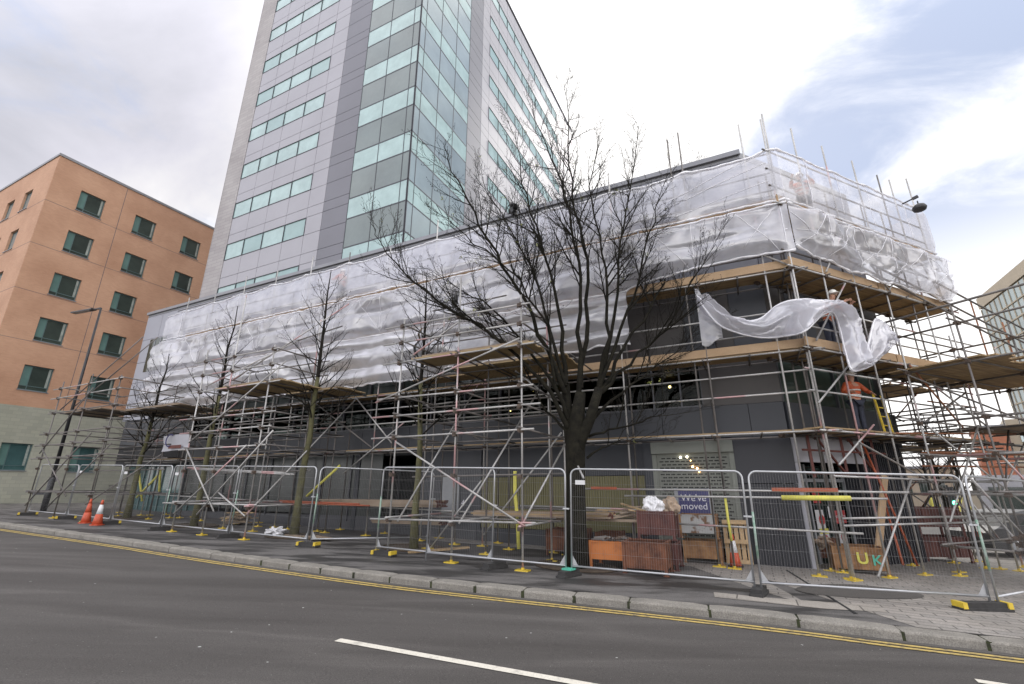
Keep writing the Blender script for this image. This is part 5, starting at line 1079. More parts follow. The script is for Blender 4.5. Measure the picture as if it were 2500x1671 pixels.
# --- loose sheet held by the worker: one sagging ribbon with folds
def loose():
    top = [(1700, 722), (1745, 757), (1795, 778), (1850, 782), (1900, 745), (1950, 733), (2003, 735), (2040, 738), (2068, 760), (2090, 800), (2100, 850), (2108, 880), (2120, 840), (2137, 780), (2160, 800), (2172, 830)]
    bot = [(1706, 738), (1750, 792), (1800, 815), (1855, 826), (1905, 824), (1960, 812), (2000, 775), (2030, 765), (2046, 800), (2058, 850), (2075, 903), (2100, 904), (2125, 893), (2150, 870), (2162, 862), (2171, 850)]
    def pt3(p, k):
        if p[0] < 1955: q = G.at(p[0], p[1], Y1-0.30-0.12*sin(k*1.3)); w_ = G.w(q.x, q.y, q.z)
        else: q = HF.at(p[0], p[1], H1-0.36-0.14*sin(k*1.3)); w_ = HF.w(q.x, q.y, q.z)
        return w_
    T = [pt3(p, i) for i, p in enumerate(top)]; B_ = [pt3(p, i+0.5) for i, p in enumerate(bot)]
    def cr_(P, u):
        f = u*(len(P)-1); i = min(int(f), len(P)-2); t = f-i; p0 = P[max(i-1, 0)]; p1 = P[i]; p2 = P[i+1]; p3 = P[min(i+2, len(P)-1)]
        return 0.5*((2*p1)+(-p0+p2)*t+(2*p0-5*p1+4*p2-p3)*t*t+(-p0+3*p1-3*p2+p3)*t**3)
    t = Thing('loose_sheet', 'loose white plastic sheet gathered in the hands of the worker in the white helmet', 'plastic sheet', W0, HF.w(0.9, H1-0.4, 5.3))
    for layer in range(2):
        mb = MB()
        def P(u, v):
            a = cr_(T, u); b = cr_(B_, u); q = a.lerp(b, v); s = 18*u
            bul = sin(pi*v)*(0.22+0.15*noise.noise(Vector((s*0.6, layer*5, 0))))*(1 if layer == 0 else -0.7)
            wr = 0.07*sin(v*pi*5+4*noise.noise(Vector((s*0.5, v, layer))))*sin(pi*v)+0.05*noise.noise(Vector((s*1.6, v*4, layer*3)))+0.05*abs(noise.noise(Vector((s*2.6+v*3, v*5, 1))))+0.03*noise.noise(Vector((s*6, v*9, 1)))
            return q+Vector((0.25, -0.97, 0))*(bul+wr+facet(s, v*3, 0.8, 0.7, 0.16, 3+layer)*sin(pi*v))+Vector((0, 0, 0.05*noise.noise(Vector((s, v*3, 6)))))
        mb.grid(220, 26, P); t.part('film', mb, M['sheet_b'] if layer == 0 else M['sheet_a'], smooth=True)
    mh = MB(); pts = [cr_(B_, i/90)+Vector((0, -0.05, 0)) for i in range(91)]; mh.path(pts, [0.018+0.015*abs(noise.noise(p*3)) for p in pts], 6); t.part('folded_hem', mh, M['hem'], smooth=True)
    mh = MB(); pts = [cr_(T, i/90) for i in range(91)]; mh.path(pts, [0.025+0.03*abs(noise.noise(p*3)) for p in pts], 6); t.part('folded_hem', mh, M['hem'], smooth=True)
loose()
# ------------------------------------------------------------------ trees
def grow_path(p, d, L, n, wob, up, rnd):
    pts = [p.copy()]; d = d.normalized()
    for i in range(n):
        d = (d+Vector((rnd.gauss(0, wob), rnd.gauss(0, wob), rnd.gauss(0, wob)+up))).normalized(); p = p+d*(L/n); pts.append(p.copy())
    return pts
def side_dir(axis, ang, rnd, az=None):
    a = axis.orthogonal().normalized(); b = axis.cross(a); t = rnd.uniform(0, 2*pi) if az is None else az
    return (axis*cos(ang)+(a*cos(t)+b*sin(t))*sin(ang)).normalized()
def add_branches(twigs, big, path, r0, r1, level, rnd, spacing, lens, leaf, up=0.05, start=0.2, planar=1.0):
    # walk the path, set off side shoots
    tot = sum((path[i+1]-path[i]).length for i in range(len(path)-1)); acc = 0; nxt = tot*start
    for i in range(len(path)-1):
        seg = path[i+1]-path[i]; l = seg.length
        if l < 1e-6: continue
        while acc+l > nxt:
            t = (nxt-acc)/l; p = path[i].lerp(path[i+1], t); f = nxt/tot; rr_ = r0+(r1-r0)*f
            L = lens*(1.05-0.55*f)*rnd.uniform(0.55, 1.2); d = side_dir(seg.normalized(), radians(rnd.uniform(22, 48)), rnd)
            if d.z < -0.1: d.z *= -0.3
            n = 5 if level < 2 else 3; pp = grow_path(p, d, L, n, 0.085, up, rnd); ra = min(rr_*0.6, 0.006+0.011*L)
            if level == 0: big.path(pp, [ra*(1-0.72*k/n) for k in range(n+1)], 5, cap=False)
            else: twigs.path(pp, [max(0.0030, ra*(1-0.75*k/n)) for k in range(n+1)], 3, cap=False)
            if level < 2: add_branches(twigs, big, pp, ra, ra*0.3, level+1, rnd, spacing*0.62, L*0.48, leaf, up, 0.15)
            elif rnd.random() < 0.35:
                q = pp[-1]; twigs.path([q, q+Vector((rnd.uniform(-.03, .03), rnd.uniform(-.03, .03), rnd.uniform(0.0, .05)))], [0.006, 0.007], 3)
                if leaf is not None and rnd.random() < leaf[1]:
                    for k in range(5):
                        o = q+Vector((rnd.uniform(-.05, .05), rnd.uniform(-.05, .05), rnd.uniform(-.03, .06))); e1 = Vector((rnd.uniform(-1, 1), rnd.uniform(-1, 1), rnd.uniform(-1, 1))).normalized()*0.03; e2 = e1.orthogonal().normalized()*0.014
                        leaf[0].poly([o-e1, o+e2, o+e1, o-e2])
            nxt += spacing*rnd.uniform(0.6, 1.4)
        acc += l
def big_tree():
    rnd = random.Random(42); base = gnd(1405, 1385); base.z = g(base.x); Yt = base.y
    t = Thing('bare_tree', 'big bare tree with dark spreading branches in front of the sheets', 'tree', W0, base)
    def at(x, y, dy=0.0):
        r = ray(x*1.06564, y*1.06564); k = (Yt+dy)/r.y; return Vector((k*r.x, Yt+dy, EYE+k*r.z))
    tr = MB(); crown = MB(); tw = MB(); lf = MB()
    trunk = [at(1320, 1303), at(1320, 1200), at(1319, 1100), at(1318, 1030), at(1322, 960), at(1330, 900)]; trunk[0].z = base.z-0.05
    tr.path(trunk, [0.33, 0.24, 0.225, 0.24, 0.19, 0.13], 16)
    # second stem of the fork
    tr.path([at(1318, 1060), at(1330, 1010, -0.1), at(1352, 960, -0.15), at(1372, 890, -0.2)], [0.15, 0.15, 0.13, 0.11], 12)
    tr.path([at(1316, 1060), at(1306, 1000, 0.1), at(1300, 940, 0.15), at(1296, 880, 0.2)], [0.15, 0.15, 0.13, 0.10], 12)
    limbs = [
        ([(1300, 980), (1262, 900), (1190, 820), (1100, 745), (1000, 690), (925, 625), (870, 560), (848, 510)], 0.085, -0.5),
        ([(1298, 940), (1240, 840), (1180, 760), (1105, 690), (1040, 655), (960, 610)], 0.07, 0.5),
        ([(1294, 900), (1250, 800), (1205, 700), (1150, 610), (1100, 520), (1060, 430), (1025, 370), (1020, 320)], 0.085, -0.8),
        ([(1296, 885), (1262, 760), (1230, 640), (1180, 540), (1130, 460), (1085, 400)], 0.07, 0.9),
        ([(1296, 880), (1290, 760), (1262, 620), (1215, 480), (1190, 390), (1180, 300)], 0.085, 0.2),
        ([(1326, 900), (1330, 760), (1335, 640), (1310, 520), (1290, 420), (1250, 330), (1220, 250)], 0.09, -0.3),
        ([(1330, 890), (1345, 740), (1345, 600), (1320, 480), (1305, 380), (1300, 270), (1292, 190)], 0.09, 0.6),
        ([(1372, 890), (1390, 780), (1392, 660), (1372, 540), (1350, 430), (1372, 330)], 0.08, -0.6),
        ([(1374, 885), (1400, 770), (1415, 640), (1430, 520), (1450, 400), (1462, 290)], 0.08, 0.4),
        ([(1372, 890), (1410, 790), (1450, 680), (1480, 570), (1500, 480), (1530, 400)], 0.075, -0.2),
        ([(1376, 895), (1430, 800), (1490, 710), (1530, 620), (1560, 520), (1595, 380)], 0.075, 0.8),
        ([(1378, 900), (1440, 830), (1510, 770), (1560, 700), (1600, 620), (1640, 560)], 0.065, -0.9),
        ([(1360, 960), (1420, 900), (1490, 850), (1560, 800), (1610, 740)], 0.055, 0.5),
        ([(1350, 1000), (1400, 985), (1460, 975), (1510, 955), (1540, 920)], 0.05, -0.7),
        ([(1300, 990), (1250, 940), (1215, 870), (1180, 790), (1120, 770)], 0.05, 0.9),
        ([(1345, 1050), (1390, 1020), (1440, 1010), (1480, 1000)], 0.04, 0.2),
        ([(1300, 960), (1270, 850), (1255, 740), (1190, 640), (1110, 570), (1040, 520), (1000, 470)], 0.06, -1.1),
    ]
    for pxs, r0, dy in limbs:
        n = len(pxs)
        path = [at(x, y, dy*2.2*(i/(n-1))**1.2-0.1*0) for i, (x, y) in enumerate(pxs)]
        # refine with small irregularities
        fine = []
        for i in range(n-1):
            for k in range(3):
                q = path[i].lerp(path[i+1], k/3); fine.append(q+Vector((rnd.gauss(0, .035), rnd.gauss(0, .06), rnd.gauss(0, .03))) if (i or k) else q)
        fine.append(path[-1]); m_ = len(fine)
        crown.path(fine, [max(0.007, 0.82*r0*(1-0.90*(i/(m_-1))**0.7)) for i in range(m_)], 8, cap=False)
        add_branches(tw, crown, fine, r0*0.8, 0.008, 0, rnd, 0.225, 1.9, (lf, 0.02), 0.07, 0.33)
    t.part('trunk', tr, M['bark'], smooth=True); t.part('crown', crown, M['bark'], smooth=True); t.part('twigs', tw, M['bark_thin']); t.part('young_leaves', lf, M['leaf'])
    return at
AT = big_tree()
def slim_tree(label, px, h, seed, m, lean=(0, 0), rad=0.075, spread=1.9, nb=26):
    rnd = random.Random(seed); p = gnd(*px); p.z = g(p.x); t = Thing('slim_tree', label, 'tree', W0, p, 'slim street trees')
    tr = MB(); cr_ = MB(); tw = MB(); n = 9; pts = []
    for i in range(n+1):
        f = i/n; pts.append(p+Vector((lean[0]*f+rnd.gauss(0, .03), lean[1]*f+rnd.gauss(0, .03), h*f*0.97)))
    pts[0] = p.copy(); k = 5
    tr.path(pts[:k+1], [rad*(1.25 if i == 0 else 1-0.09*i) for i in range(k+1)], 10); cr_.path(pts[k:], [rad*0.55*(1-0.8*i/(n-k)) for i in range(n-k+1)], 7, cap=False)
    for j in range(nb):
        f = 0.36+0.58*j/nb; q = pts[min(int(f*n), n-1)].lerp(pts[min(int(f*n), n-1)+1], f*n-int(f*n)); a = j*2.4+rnd.uniform(-.4, .4); el = rnd.uniform(0.5, 1.0)
        d = Vector((cos(a), sin(a), el)); L = spread*(1.25-f)*rnd.uniform(0.75, 1.25)+0.3; pp = grow_path(q, d, L, 6, 0.06, 0.09, rnd)
        r_ = rad*0.30*(1.2-f); cr_.path(pp, [max(0.006, r_*(1-0.75*i/6)) for i in range(7)], 5, cap=False)
        add_branches(tw, cr_, pp, r_, 0.006, 1, rnd, 0.21, L*0.42, None, 0.04, 0.2)
    t.part('trunk', tr, m, smooth=True); t.part('crown', cr_, M['bark_thin'], smooth=True); t.part('twigs', tw, M['bark_thin'])
slim_tree('leftmost slim mossy tree beside the orange cones', TREES[0], 7.6, 1, M['bark_moss'], (0.2, 0), 0.13, 2.0, 24)
slim_tree('second slim mossy tree from the left, in the middle cage', TREES[1], 9.2, 2, M['bark_moss'], (0.1, 0), 0.12, 1.9, 26)
slim_tree('third slim mossy tree, rising behind the white plastic bag', TREES[2], 9.8, 3, M['bark_moss'], (0.15, 0), 0.125, 2.1, 30)
slim_tree('fourth slim tree, standing inside the large scaffold cage', TREES[3], 8.8, 4, M['bark_moss'], (-0.1, 0), 0.11, 2.4, 26)
# torn plastic caught in the branches
def rag(label, px, dy, r, sq):
    p = AT(px[0], px[1], dy); mb = MB(); mb.blob(p, r, seed=px[0], n=3, amp=0.5, sq=sq); single('torn_bag', mb, M['bagblack'], W0, p, label, 'plastic bag', 'torn black bags caught in the tree')
rag('torn black plastic bag caught high in the bare tree, left of its middle', (1176, 480), -0.4, 0.17, (0.7, 0.7, 1.0))
rag('black rag of plastic hanging on a lower left branch of the bare tree', (1043, 690), -0.2, 0.15, (0.45, 0.5, 1.2))
# ------------------------------------------------------------------ site objects
def stillage(label, c, w, d, h, m, frame=G, leg=0.14, ribs=True, z=None, front=None, name='steel_bin', rim=None, ang=0.0):
    x, y = c; z0 = frame.gz(x, y) if z is None else z
    t = Thing(name, label, 'metal bin', frame, (x, y, z0), 'steel storage bins on site'); t.o.rotation_euler = (0, 0, frame.a+ang)
    x0, x1, y0, y1 = x-w/2, x+w/2, y-d/2, y+d/2
    for k, (px_, py_) in enumerate(((x0, y0), (x1, y0), (x1, y1), (x0, y1))):
        mb = MB(); mb.box(px_-0.03, px_+0.03, py_-0.03, py_+0.03, z0+0.02, z0+leg+h+0.04); mb.box(px_-0.06, px_+0.06, py_-0.06, py_+0.06, z0, z0+0.02); t.part('corner_post', mb, rim or m)
    mb = MB(); mb.box(x0+0.03, x1-0.03, y0+0.03, y1-0.03, z0+leg, z0+leg+0.03); t.part('floor', mb, m)
    def side(a0, a1, fixed, axis, sgn, mm, nm):
        mb = MB(); n = max(2, int((a1-a0)/0.12)); s = (a1-a0)/n
        for i in range(n):
            q0 = a0+i*s; o = 0.016 if (ribs and i % 2) else 0.0
            f0 = fixed+sgn*o-0.006; f1 = fixed+sgn*o+0.006
            if axis == 'x': mb.box(q0, q0+s, f0, f1, z0+leg, z0+leg+h)
            else: mb.box(f0, f1, q0, q0+s, z0+leg, z0+leg+h)
        if axis == 'x': mb.box(a0, a1, fixed-0.022, fixed+0.022, z0+leg+h+0.001, z0+leg+h+0.03)
        else: mb.box(fixed-0.022, fixed+0.022, a0, a1, z0+leg+h+0.001, z0+leg+h+0.03)
        return t.part(nm, mb, mm)
    side(x0+0.03, x1-0.03, y0, 'x', -1, front or m, 'side_panel'); side(x0+0.03, x1-0.03, y1, 'x', 1, m, 'side_panel'); side(y0+0.03, y1-0.03, x0, 'y', -1, m, 'side_panel'); side(y0+0.03, y1-0.03, x1, 'y', 1, m, 'side_panel')
    return t
def gp(px, py): return G.gr(px, py)
a = gp(1528, 1398); b = gp(1628, 1410); yb_ = (a.y+b.y)/2
stillage('rust-brown ribbed bin nearest the fence, right of the bright orange one', ((a.x+b.x)/2, yb_+0.35), b.x-a.x, 0.75, 0.50, M['rust'], leg=0.12)
a2_ = gp(1458, 1378); b2_ = gp(1522, 1388)
stillage('bright orange bin heaped with metal scraps, left of the rust-brown bin', (a.x-0.44, yb_+0.62), 0.78, 0.8, 0.36, M['rust_or'], ribs=False, leg=0.20)
mx_ = (a.x+b.x)/2
s1 = stillage('tall maroon bin raised behind the rust-brown bin, holding sacks', (mx_+0.125, yb_+1.35), 0.80, 0.8, 0.50, M['rust_dk'], z=G.gz(mx_, yb_)+0.62, leg=0.10)
stillage('maroon bin carrying the raised maroon bin, behind the rust-brown bin', (mx_+0.125, yb_+1.35), 0.80, 0.8, 0.42, M['rust_dk'], leg=0.12)
tb = gp(1452, 1370)
stillage('rusty bin half hidden behind the big tree trunk', (tb.x-0.9, tb.y+0.7), 1.0, 0.8, 0.50, M['rust'])
stillage('rusty bin just right of the big tree trunk', (tb.x+0.2, tb.y+0.9), 0.55, 0.8, 0.48, M['rust'])
a = gp(1674, 1374); b = gp(1765, 1380)
xc = (a.x+b.x)/2; wd = b.x-a.x
stillage('rust-scabbed orange bin under the white-fronted bin', (xc, a.y+0.4), wd, 0.75, 0.38, M['rust_or2'], ribs=False, leg=0.13)
stillage('white-fronted rusting bin on top of the rust-scabbed orange one', (xc-0.04, a.y+0.4), wd, 0.75, 0.42, M['rust_or2'], ribs=False, z=G.gz(xc, a.y)+0.60, front=M['white_rust'], leg=0.12)
# sacks
def sack(label, c, r, m, seed, sq=(1, 0.8, 1.0)):
    mb = MB(); mb.blob(c, r, seed=seed, n=4, amp=0.22, sq=sq); single('sack', mb, m, G, c, label, 'sack', 'sacks in the bins')
sack('white sack on the raised maroon bin', (mx_+0.05, yb_+1.3, G.gz(mx_, yb_)+1.32), 0.27, M['bagwhite'], 2, (0.95, 0.8, 0.9))
sack('brown sack on the right end of the raised maroon bin', (mx_+0.44, yb_+1.35, G.gz(mx_, yb_)+1.32), 0.26, M['bagbrown'], 5, (0.8, 0.8, 0.9))
# timber off-cuts on a trestle between the tree and the maroon bin
t = Thing('timber_heap', 'heap of splintered timber off-cuts on low boards right of the big tree', 'timber', G, (mx_-0.9, yb_+1.4, 0.9)); rr = random.Random(4)
for k in range(34):
    f = k/34; x = mx_-1.9+f*1.8+rr.uniform(-.1, .1); z = 0.98+0.32*f*rr.random()+0.02; an = rr.uniform(-0.7, 0.7); L_ = rr.uniform(0.25, 0.7); el = rr.uniform(-0.25, 0.35)
    mb = MB(); y = yb_+1.2+rr.uniform(-.15, .4); mb.bar((x-cos(an)*L_/2, y-sin(an)*L_/2, z-el*L_/2), (x+cos(an)*L_/2, y+sin(an)*L_/2, z+el*L_/2), rr.uniform(.05, .12), 0.03); t.part('off_cut', mb, M[rr.choice(['board', 'board_grey', 'pallet', 'board_grey'])])
mb = MB(); mb.box(mx_-2.4, mx_-0.3, yb_+1.0, yb_+1.7, 0.90, 0.96); t.part('support_board', mb, M['board_grey'])
for xx in (mx_-2.2, mx_-0.5): mb = MB(); mb.tube((xx, yb_+1.35, G.gz(xx, yb_)), (xx, yb_+1.35, 0.9), TR_, 8); t.part('leg', mb, M['galv_dark'])
t = Thing('scrap_heap', 'pile of couplers and metal scraps in the bright orange bin', 'scrap metal', G, (a2_.x, yb_+0.6, 0.5))
ox = gp(1528, 1398).x-0.44
for k in range(22):
    x = ox+rr.uniform(-.32, .32); y = yb_+0.62+rr.uniform(-.3, .3); z = G.gz(ox, yb_)+0.56+rr.uniform(0, .08); mb = MB(); mb.bar((x-rr.uniform(.05, .2), y, z), (x+rr.uniform(.05, .2), y+rr.uniform(-.2, .2), z+rr.uniform(-.02, .05)), 0.04, 0.035); t.part('fitting', mb, M[rr.choice(['coupler', 'galv_dark', 'galv_dark'])])
# upright pallet
def pallet(label, x0, x1, y, z0, h, lean=0.12):
    t = Thing('pallet', label, 'pallet', G, ((x0+x1)/2, y, z0)); t.o.rotation_euler = (-lean, 0, G.a)
    for k in range(5): w_ = 0.10; xx = x0+(x1-x0-w_)*k/4; mb = MB(); mb.box(xx, xx+w_, y, y+0.02, z0, z0+h); t.part('slat', mb, M['pallet'])
    for f in (0.0, 0.45, 0.9): mb = MB(); mb.box(x0, x1, y-0.10, y-0.003, z0+h*f, z0+h*f+0.10); t.part('bearer', mb, M['pallet'])
    for f in (0.0, 0.45, 0.9): mb = MB(); mb.box(x0, x1, y-0.125, y-0.103, z0+h*f, z0+h*f+0.10); t.part('face_board', mb, M['pallet'])
pl_ = gp(1775, 1376); pallet('bare wooden pallet standing upright behind the striped cone', pl_.x, pl_.x+0.62, 14.32, G.gz(pl_.x, pl_.y), 1.05)
# pile of broken boards
t = Thing('board_pile', 'low pile of short broken boards behind the middle mesh panel', 'timber', G, (gp(572, 1280).x, gp(572, 1280).y, 0.3)); c = gp(575, 1281)
for k in range(26):
    mb = MB(); x = c.x+rr.uniform(-.25, .25); y = c.y+rr.uniform(-.3, .3); z = G.gz(c.x, c.y)+0.05+0.018*k*0.9; an = rr.uniform(-0.3, 0.3); L_ = rr.uniform(0.6, 1.3); mb.bar((x-cos(an)*L_/2, y-sin(an)*L_/2, z), (x+cos(an)*L_/2, y+sin(an)*L_/2, z+rr.uniform(-.02, .02)), rr.uniform(.1, .22), 0.03); t.part('board', mb, M[rr.choice(['board_grey', 'board', 'pallet'])])
# white bag on the ground
c = gp(672, 1306); mb = MB(); mb.blob((c.x, c.y, G.gz(c.x, c.y)+0.09), 0.26, seed=4, n=4, amp=0.45, sq=(1.2, 0.8, 0.5)); single('plastic_bag', mb, M['bagwhite'], G, (c.x, c.y, G.gz(c.x, c.y)), 'crumpled white plastic bag on the ground behind the mesh fence', 'plastic bag')
t = Thing('ground_boards', 'loose boards lying at the foot of the third slim tree', 'timber', G, (gp(700, 1318).x, gp(700, 1318).y, 0.2)); c = gp(730, 1318)
for k in range(7): mb = MB(); x = c.x+rr.uniform(-.7, .7); y = c.y+rr.uniform(0, .5); an = rr.uniform(-.5, .5); mb.bar((x-.5, y-an*.4, G.gz(x, y)+0.03+0.012*k), (x+.5, y+an*.4, G.gz(x, y)+0.03+0.012*k), 0.14, 0.03); t.part('board', mb, M['board_grey'])
c0 = gp(1045, 1352); t = Thing('ramp_board', 'short board ramp beside the low kerb inside the large cage', 'timber', G, (c0.x, c0.y, 0.1)); mb = MB(); mb.bar((c0.x-0.5, c0.y-0.2, 0.09), (c0.x+0.7, c0.y+0.9, 0.16), 0.24, 0.04); t.part('board', mb, M['board'])
# cones
def cone(label, c, h, band=True, frame=G, lean=0.0, double=False):
    z = frame.gz(*c); t = Thing('traffic_cone', label, 'traffic cone', frame, (c[0], c[1], z), 'orange traffic cones'); x, y = c; r0 = h*0.19
    rad = lambda f: r0*(1-f)+0.03*f
    mb = MB(); q = r0*1.35; mb.prism([(x+q*cos(t_), y+q*sin(t_)) for t_ in [pi/8+pi/4*k for k in range(8)]], z, z+0.035); t.part('base', mb, M['rubber'] if not double else M['cone'])
    segs = [(0.0, 0.42, 'cone'), (0.42, 0.80, 'cone_w' if band else 'cone'), (0.80, 1.0, 'cone')]
    for a_, b_, mm in segs: mb = MB(); mb.lathe((x, y, z+0.03), [(rad(a_), a_*h), (rad((a_+b_)/2), (a_+b_)/2*h), (rad(b_), b_*h)], 20); t.part('sleeve' if mm == 'cone_w' else 'cone_body', mb, M[mm], smooth=True)
    if lean: t.o.rotation_euler = (0, lean, frame.a)
c = gp(208, 1278); cone('plain orange cone, left of a pair beside the lamp post', (c.x, c.y), 0.84, band=False, double=True)
c = gp(236, 1283); cone('orange cone with white sleeve, right of a pair beside the lamp post', (c.x, c.y), 0.84, double=True)
c = gp(1797, 1385); cone('orange and white cone in front of the wooden pallet', (c.x, c.y), 0.72)
# bins by the entrance
def hg(px, py): p = gnd(px, py); return HF.inv(p.x, p.y)
a = hg(2040, 1404); b = hg(2175, 1412)
u = gp(2040, 1398); v = gp(2178, 1408)
bb = stillage('brown bin with the letters UK chalked on its end, behind the leaning tube', ((u.x+v.x)/2, (u.y+v.y)/2+0.45), v.x-u.x-0.1, 0.8, 0.46, M['rust_or2'], leg=0.10, ribs=False, ang=0.0)
zz = G.gz(v.x, v.y)
put_text('U', 0.34, M['pad'], 'lettering', bb.o, (v.x-u.x)/2-0.50, -0.435, 0.34, bold=0.008); put_text('K', 0.32, M['green'], 'lettering', bb.o, (v.x-u.x)/2-0.22, -0.435, 0.31, bold=0.004)
a = gp(1912, 1372); stillage('small rusty bin lined with brown plastic, left of the shop door', (a.x+0.30, a.y+0.35), 0.62, 0.7, 0.46, M['rust'], leg=0.16)
sack('crumpled brown plastic in the small rusty bin left of the shop door', (a.x+0.3, a.y+0.25, G.gz(a.x, a.y)+0.55), 0.26, M['bagbrown'], 9, (1, 0.9, 0.6))
a = gp(1985, 1376); stillage('small rusty bin lined with pale plastic, in front of the shop door', (a.x+0.25, a.y+0.35), 0.72, 0.7, 0.46, M['rust'], leg=0.16)
sack('pale crumpled plastic in the bin in front of the shop door', (a.x+0.25, a.y+0.2, G.gz(a.x, a.y)+0.52), 0.32, M['bagbrown'], 12, (1, 0.9, 0.55))
a = gnd(2268, 1372); b = gnd(2390, 1376); a = HF.inv(a.x, a.y); b = HF.inv(b.x, b.y)
SG = Frame(0, 0, radians(-8)); a = gnd(2270, 1372); b = gnd(2385, 1378); a = SG.inv(a.x, a.y); b = SG.inv(b.x, b.y); cx_ = (a.x+b.x)/2; w_ = b.x-a.x
stillage('lower of the two dark rusty bins stacked beyond the ribbed wall', (cx_, a.y+0.5), w_, 0.9, 0.52, M['rust_dk'], SG, leg=0.14)
stillage('upper of the two dark rusty bins stacked beyond the ribbed wall', (cx_-0.03, a.y+0.5), w_, 0.9, 0.52, M['rust_dk'], SG, leg=0.30, z=SG.gz(cx_, a.y)+0.66)
# upright board and orange props by the entrance
t = Thing('leaning_board', 'pale scaffold board standing upright beside the shop entrance', 'timber', HF, (2.2, -0.9, -0.2)); p = HF.at(2145, 1345, -0.85); q = HF.at(2160, 1160, -0.85); mb = MB(); mb.bar(tuple(p), tuple(q), 0.24, 0.04, up=(0, 1, 0)); t.part('board', mb, M['board_new'])
for i, (a_, b_, lb) in enumerate((((2240, 1382), (2100, 1070), 'long red-orange prop leaning against the dark ribbed wall'), ((2205, 1380), (2160, 1230), 'short red-orange prop left of the long one'))):
    a3 = HF.at(*a_, -1.1); b3 = HF.at(*b_, -0.7); mb = MB(); mb.tube(a3, b3, 0.028, 8); single('steel_prop', mb, M['orange_tube'], HF, a3, lb, 'steel prop', 'orange props by the entrance', smooth=True)
# banner
t = Thing('banner', 'small white banner tied to tubes at the left entrance', 'banner', G, (-25, 12.2, 3.5)); p = G.at(402, 1066, 12.2); q = G.at(455, 1100, 12.2)
mb = MB(); mb.grid(14, 8, lambda u, v: (p.x+(q.x-p.x)*u, 12.2+0.05*sin(u*7)+0.03*sin(v*5), p.z+(q.z-p.z)*(1-v)+0.03*sin(u*3))); t.part('cloth', mb, M['banner'], smooth=True)
mb = MB(); w_ = q.x-p.x; mb.box(p.x+w_*0.35, p.x+w_*0.85, 12.1, 12.104, q.z+0.10, q.z+0.24); t.part('red_band', mb, M['dullred'])
mb = MB(); mb.path([(p.x+w_*0.35+0.28*cos(t_), 12.1, (p.z+q.z)/2+0.12+0.26*sin(t_)) for t_ in [1.0+k*0.35 for k in range(13)]], 0.025, 6); t.part('crescent_emblem', mb, M['navy'])
# street lamp
p = gp(105, 1249); z = G.gz(p.x, p.y); t = Thing('street_lamp', 'tall dark street lamp with a flat head in front of the brick building', 'street lamp', G, (p.x, p.y, z))
top = G.at(235, 757, p.y); mb = MB(); mb.tube((p.x, p.y, z), (p.x, p.y, z+1.6), 0.13, 14); mb.tube((p.x, p.y, z+1.6), (p.x, p.y, top.z), 0.085, 12, r2=0.05); t.part('pole', mb, M['black'], smooth=True)
hd = G.at(187, 737, p.y-0.15); d_ = Vector((hd.x-p.x, -0.15, 0)); mb = MB(); e = Vector((p.x, p.y, top.z)); mb.bar(e+Vector((0, 0, 0.02)), e+d_*0.3+Vector((0, 0, 0.04)), 0.09, 0.06); mb.bar(e+d_*0.25+Vector((0, 0, 0.05)), e+d_*1.0+Vector((0, 0, 0.14)), 0.26, 0.07); t.part('lamp_head', mb, M['black'])
mb = MB(); mb.bar(e+d_*0.35+Vector((0, 0, 0.015)), e+d_*0.95+Vector((0, 0, 0.10)), 0.2, 0.01); t.part('lens', mb, M['frame_grey'])
# round white bollard lamp by the lamp post, railing and yellow wall box
q = G.gr(92, 1243); t = Thing('bollard_lamp', 'small white globe light on a grey post beside the street lamp', 'lamp', G, (q.x-0.8, q.y+0.6, 0.6)); mb = MB(); zz = G.gz(q.x, q.y); mb.tube((q.x-0.8, q.y+0.6, zz), (q.x-0.8, q.y+0.6, zz+1.35), 0.05, 10); t.part('post', mb, M['frame_grey'], smooth=True); mb = MB(); mb.blob((q.x-0.8, q.y+0.6, zz+1.5), 0.17, amp=0.0); t.part('globe', mb, M['banner'], smooth=True)
a = G.at(232, 1228, 18.2); b = G.at(315, 1228, 18.2); t = Thing('railing', 'low grey metal railing in front of the stone base', 'railing', G, (a.x, 18.2, 0.6)); zb_ = G.gz(a.x, 18.2)
mb = MB(); mb.tube((a.x, 18.2, zb_+1.1), (b.x, 18.2, zb_+1.1), 0.022, 6); mb.tube((a.x, 18.2, zb_+0.1), (b.x, 18.2, zb_+0.1), 0.018, 6); t.part('rail', mb, M['galv_dark']); mb = MB()
n = int((b.x-a.x)/0.12)
for k in range(n+1): x = a.x+0.12*k; mb.tube((x, 18.2, zb_), (x, 18.2, zb_+1.1), 0.010, 5, cap=False)
t.part('bars', mb, M['galv_dark'])
# lamp bracket at the top right of the sheets
p = HF.at(2202, 499, H1-0.15); q = HF.at(2236, 482, H1-0.5); r = HF.at(2242, 500, H1-0.5)
t = Thing('flood_lamp', 'dark round lamp on a bracket beside the top right corner of the sheets', 'lamp', HF, p)
mb = MB(); mb.tube(p, q, 0.025, 8); mb.bar(p.lerp(q, 0.75), q+(q-p)*0.15, 0.06, 0.09); t.part('bracket', mb, M['black']); mb = MB(); mb.tube(r+Vector((0, 0, 0.14)), r+Vector((0, 0, 0.02)), 0.02, 6); mb.lathe((r.x, r.y, r.z-0.26), [(0.06, 0), (0.17, 0.05), (0.2, 0.13), (0.16, 0.22), (0.06, 0.28)], 16); t.part('lamp_head', mb, M['black'], smooth=True)
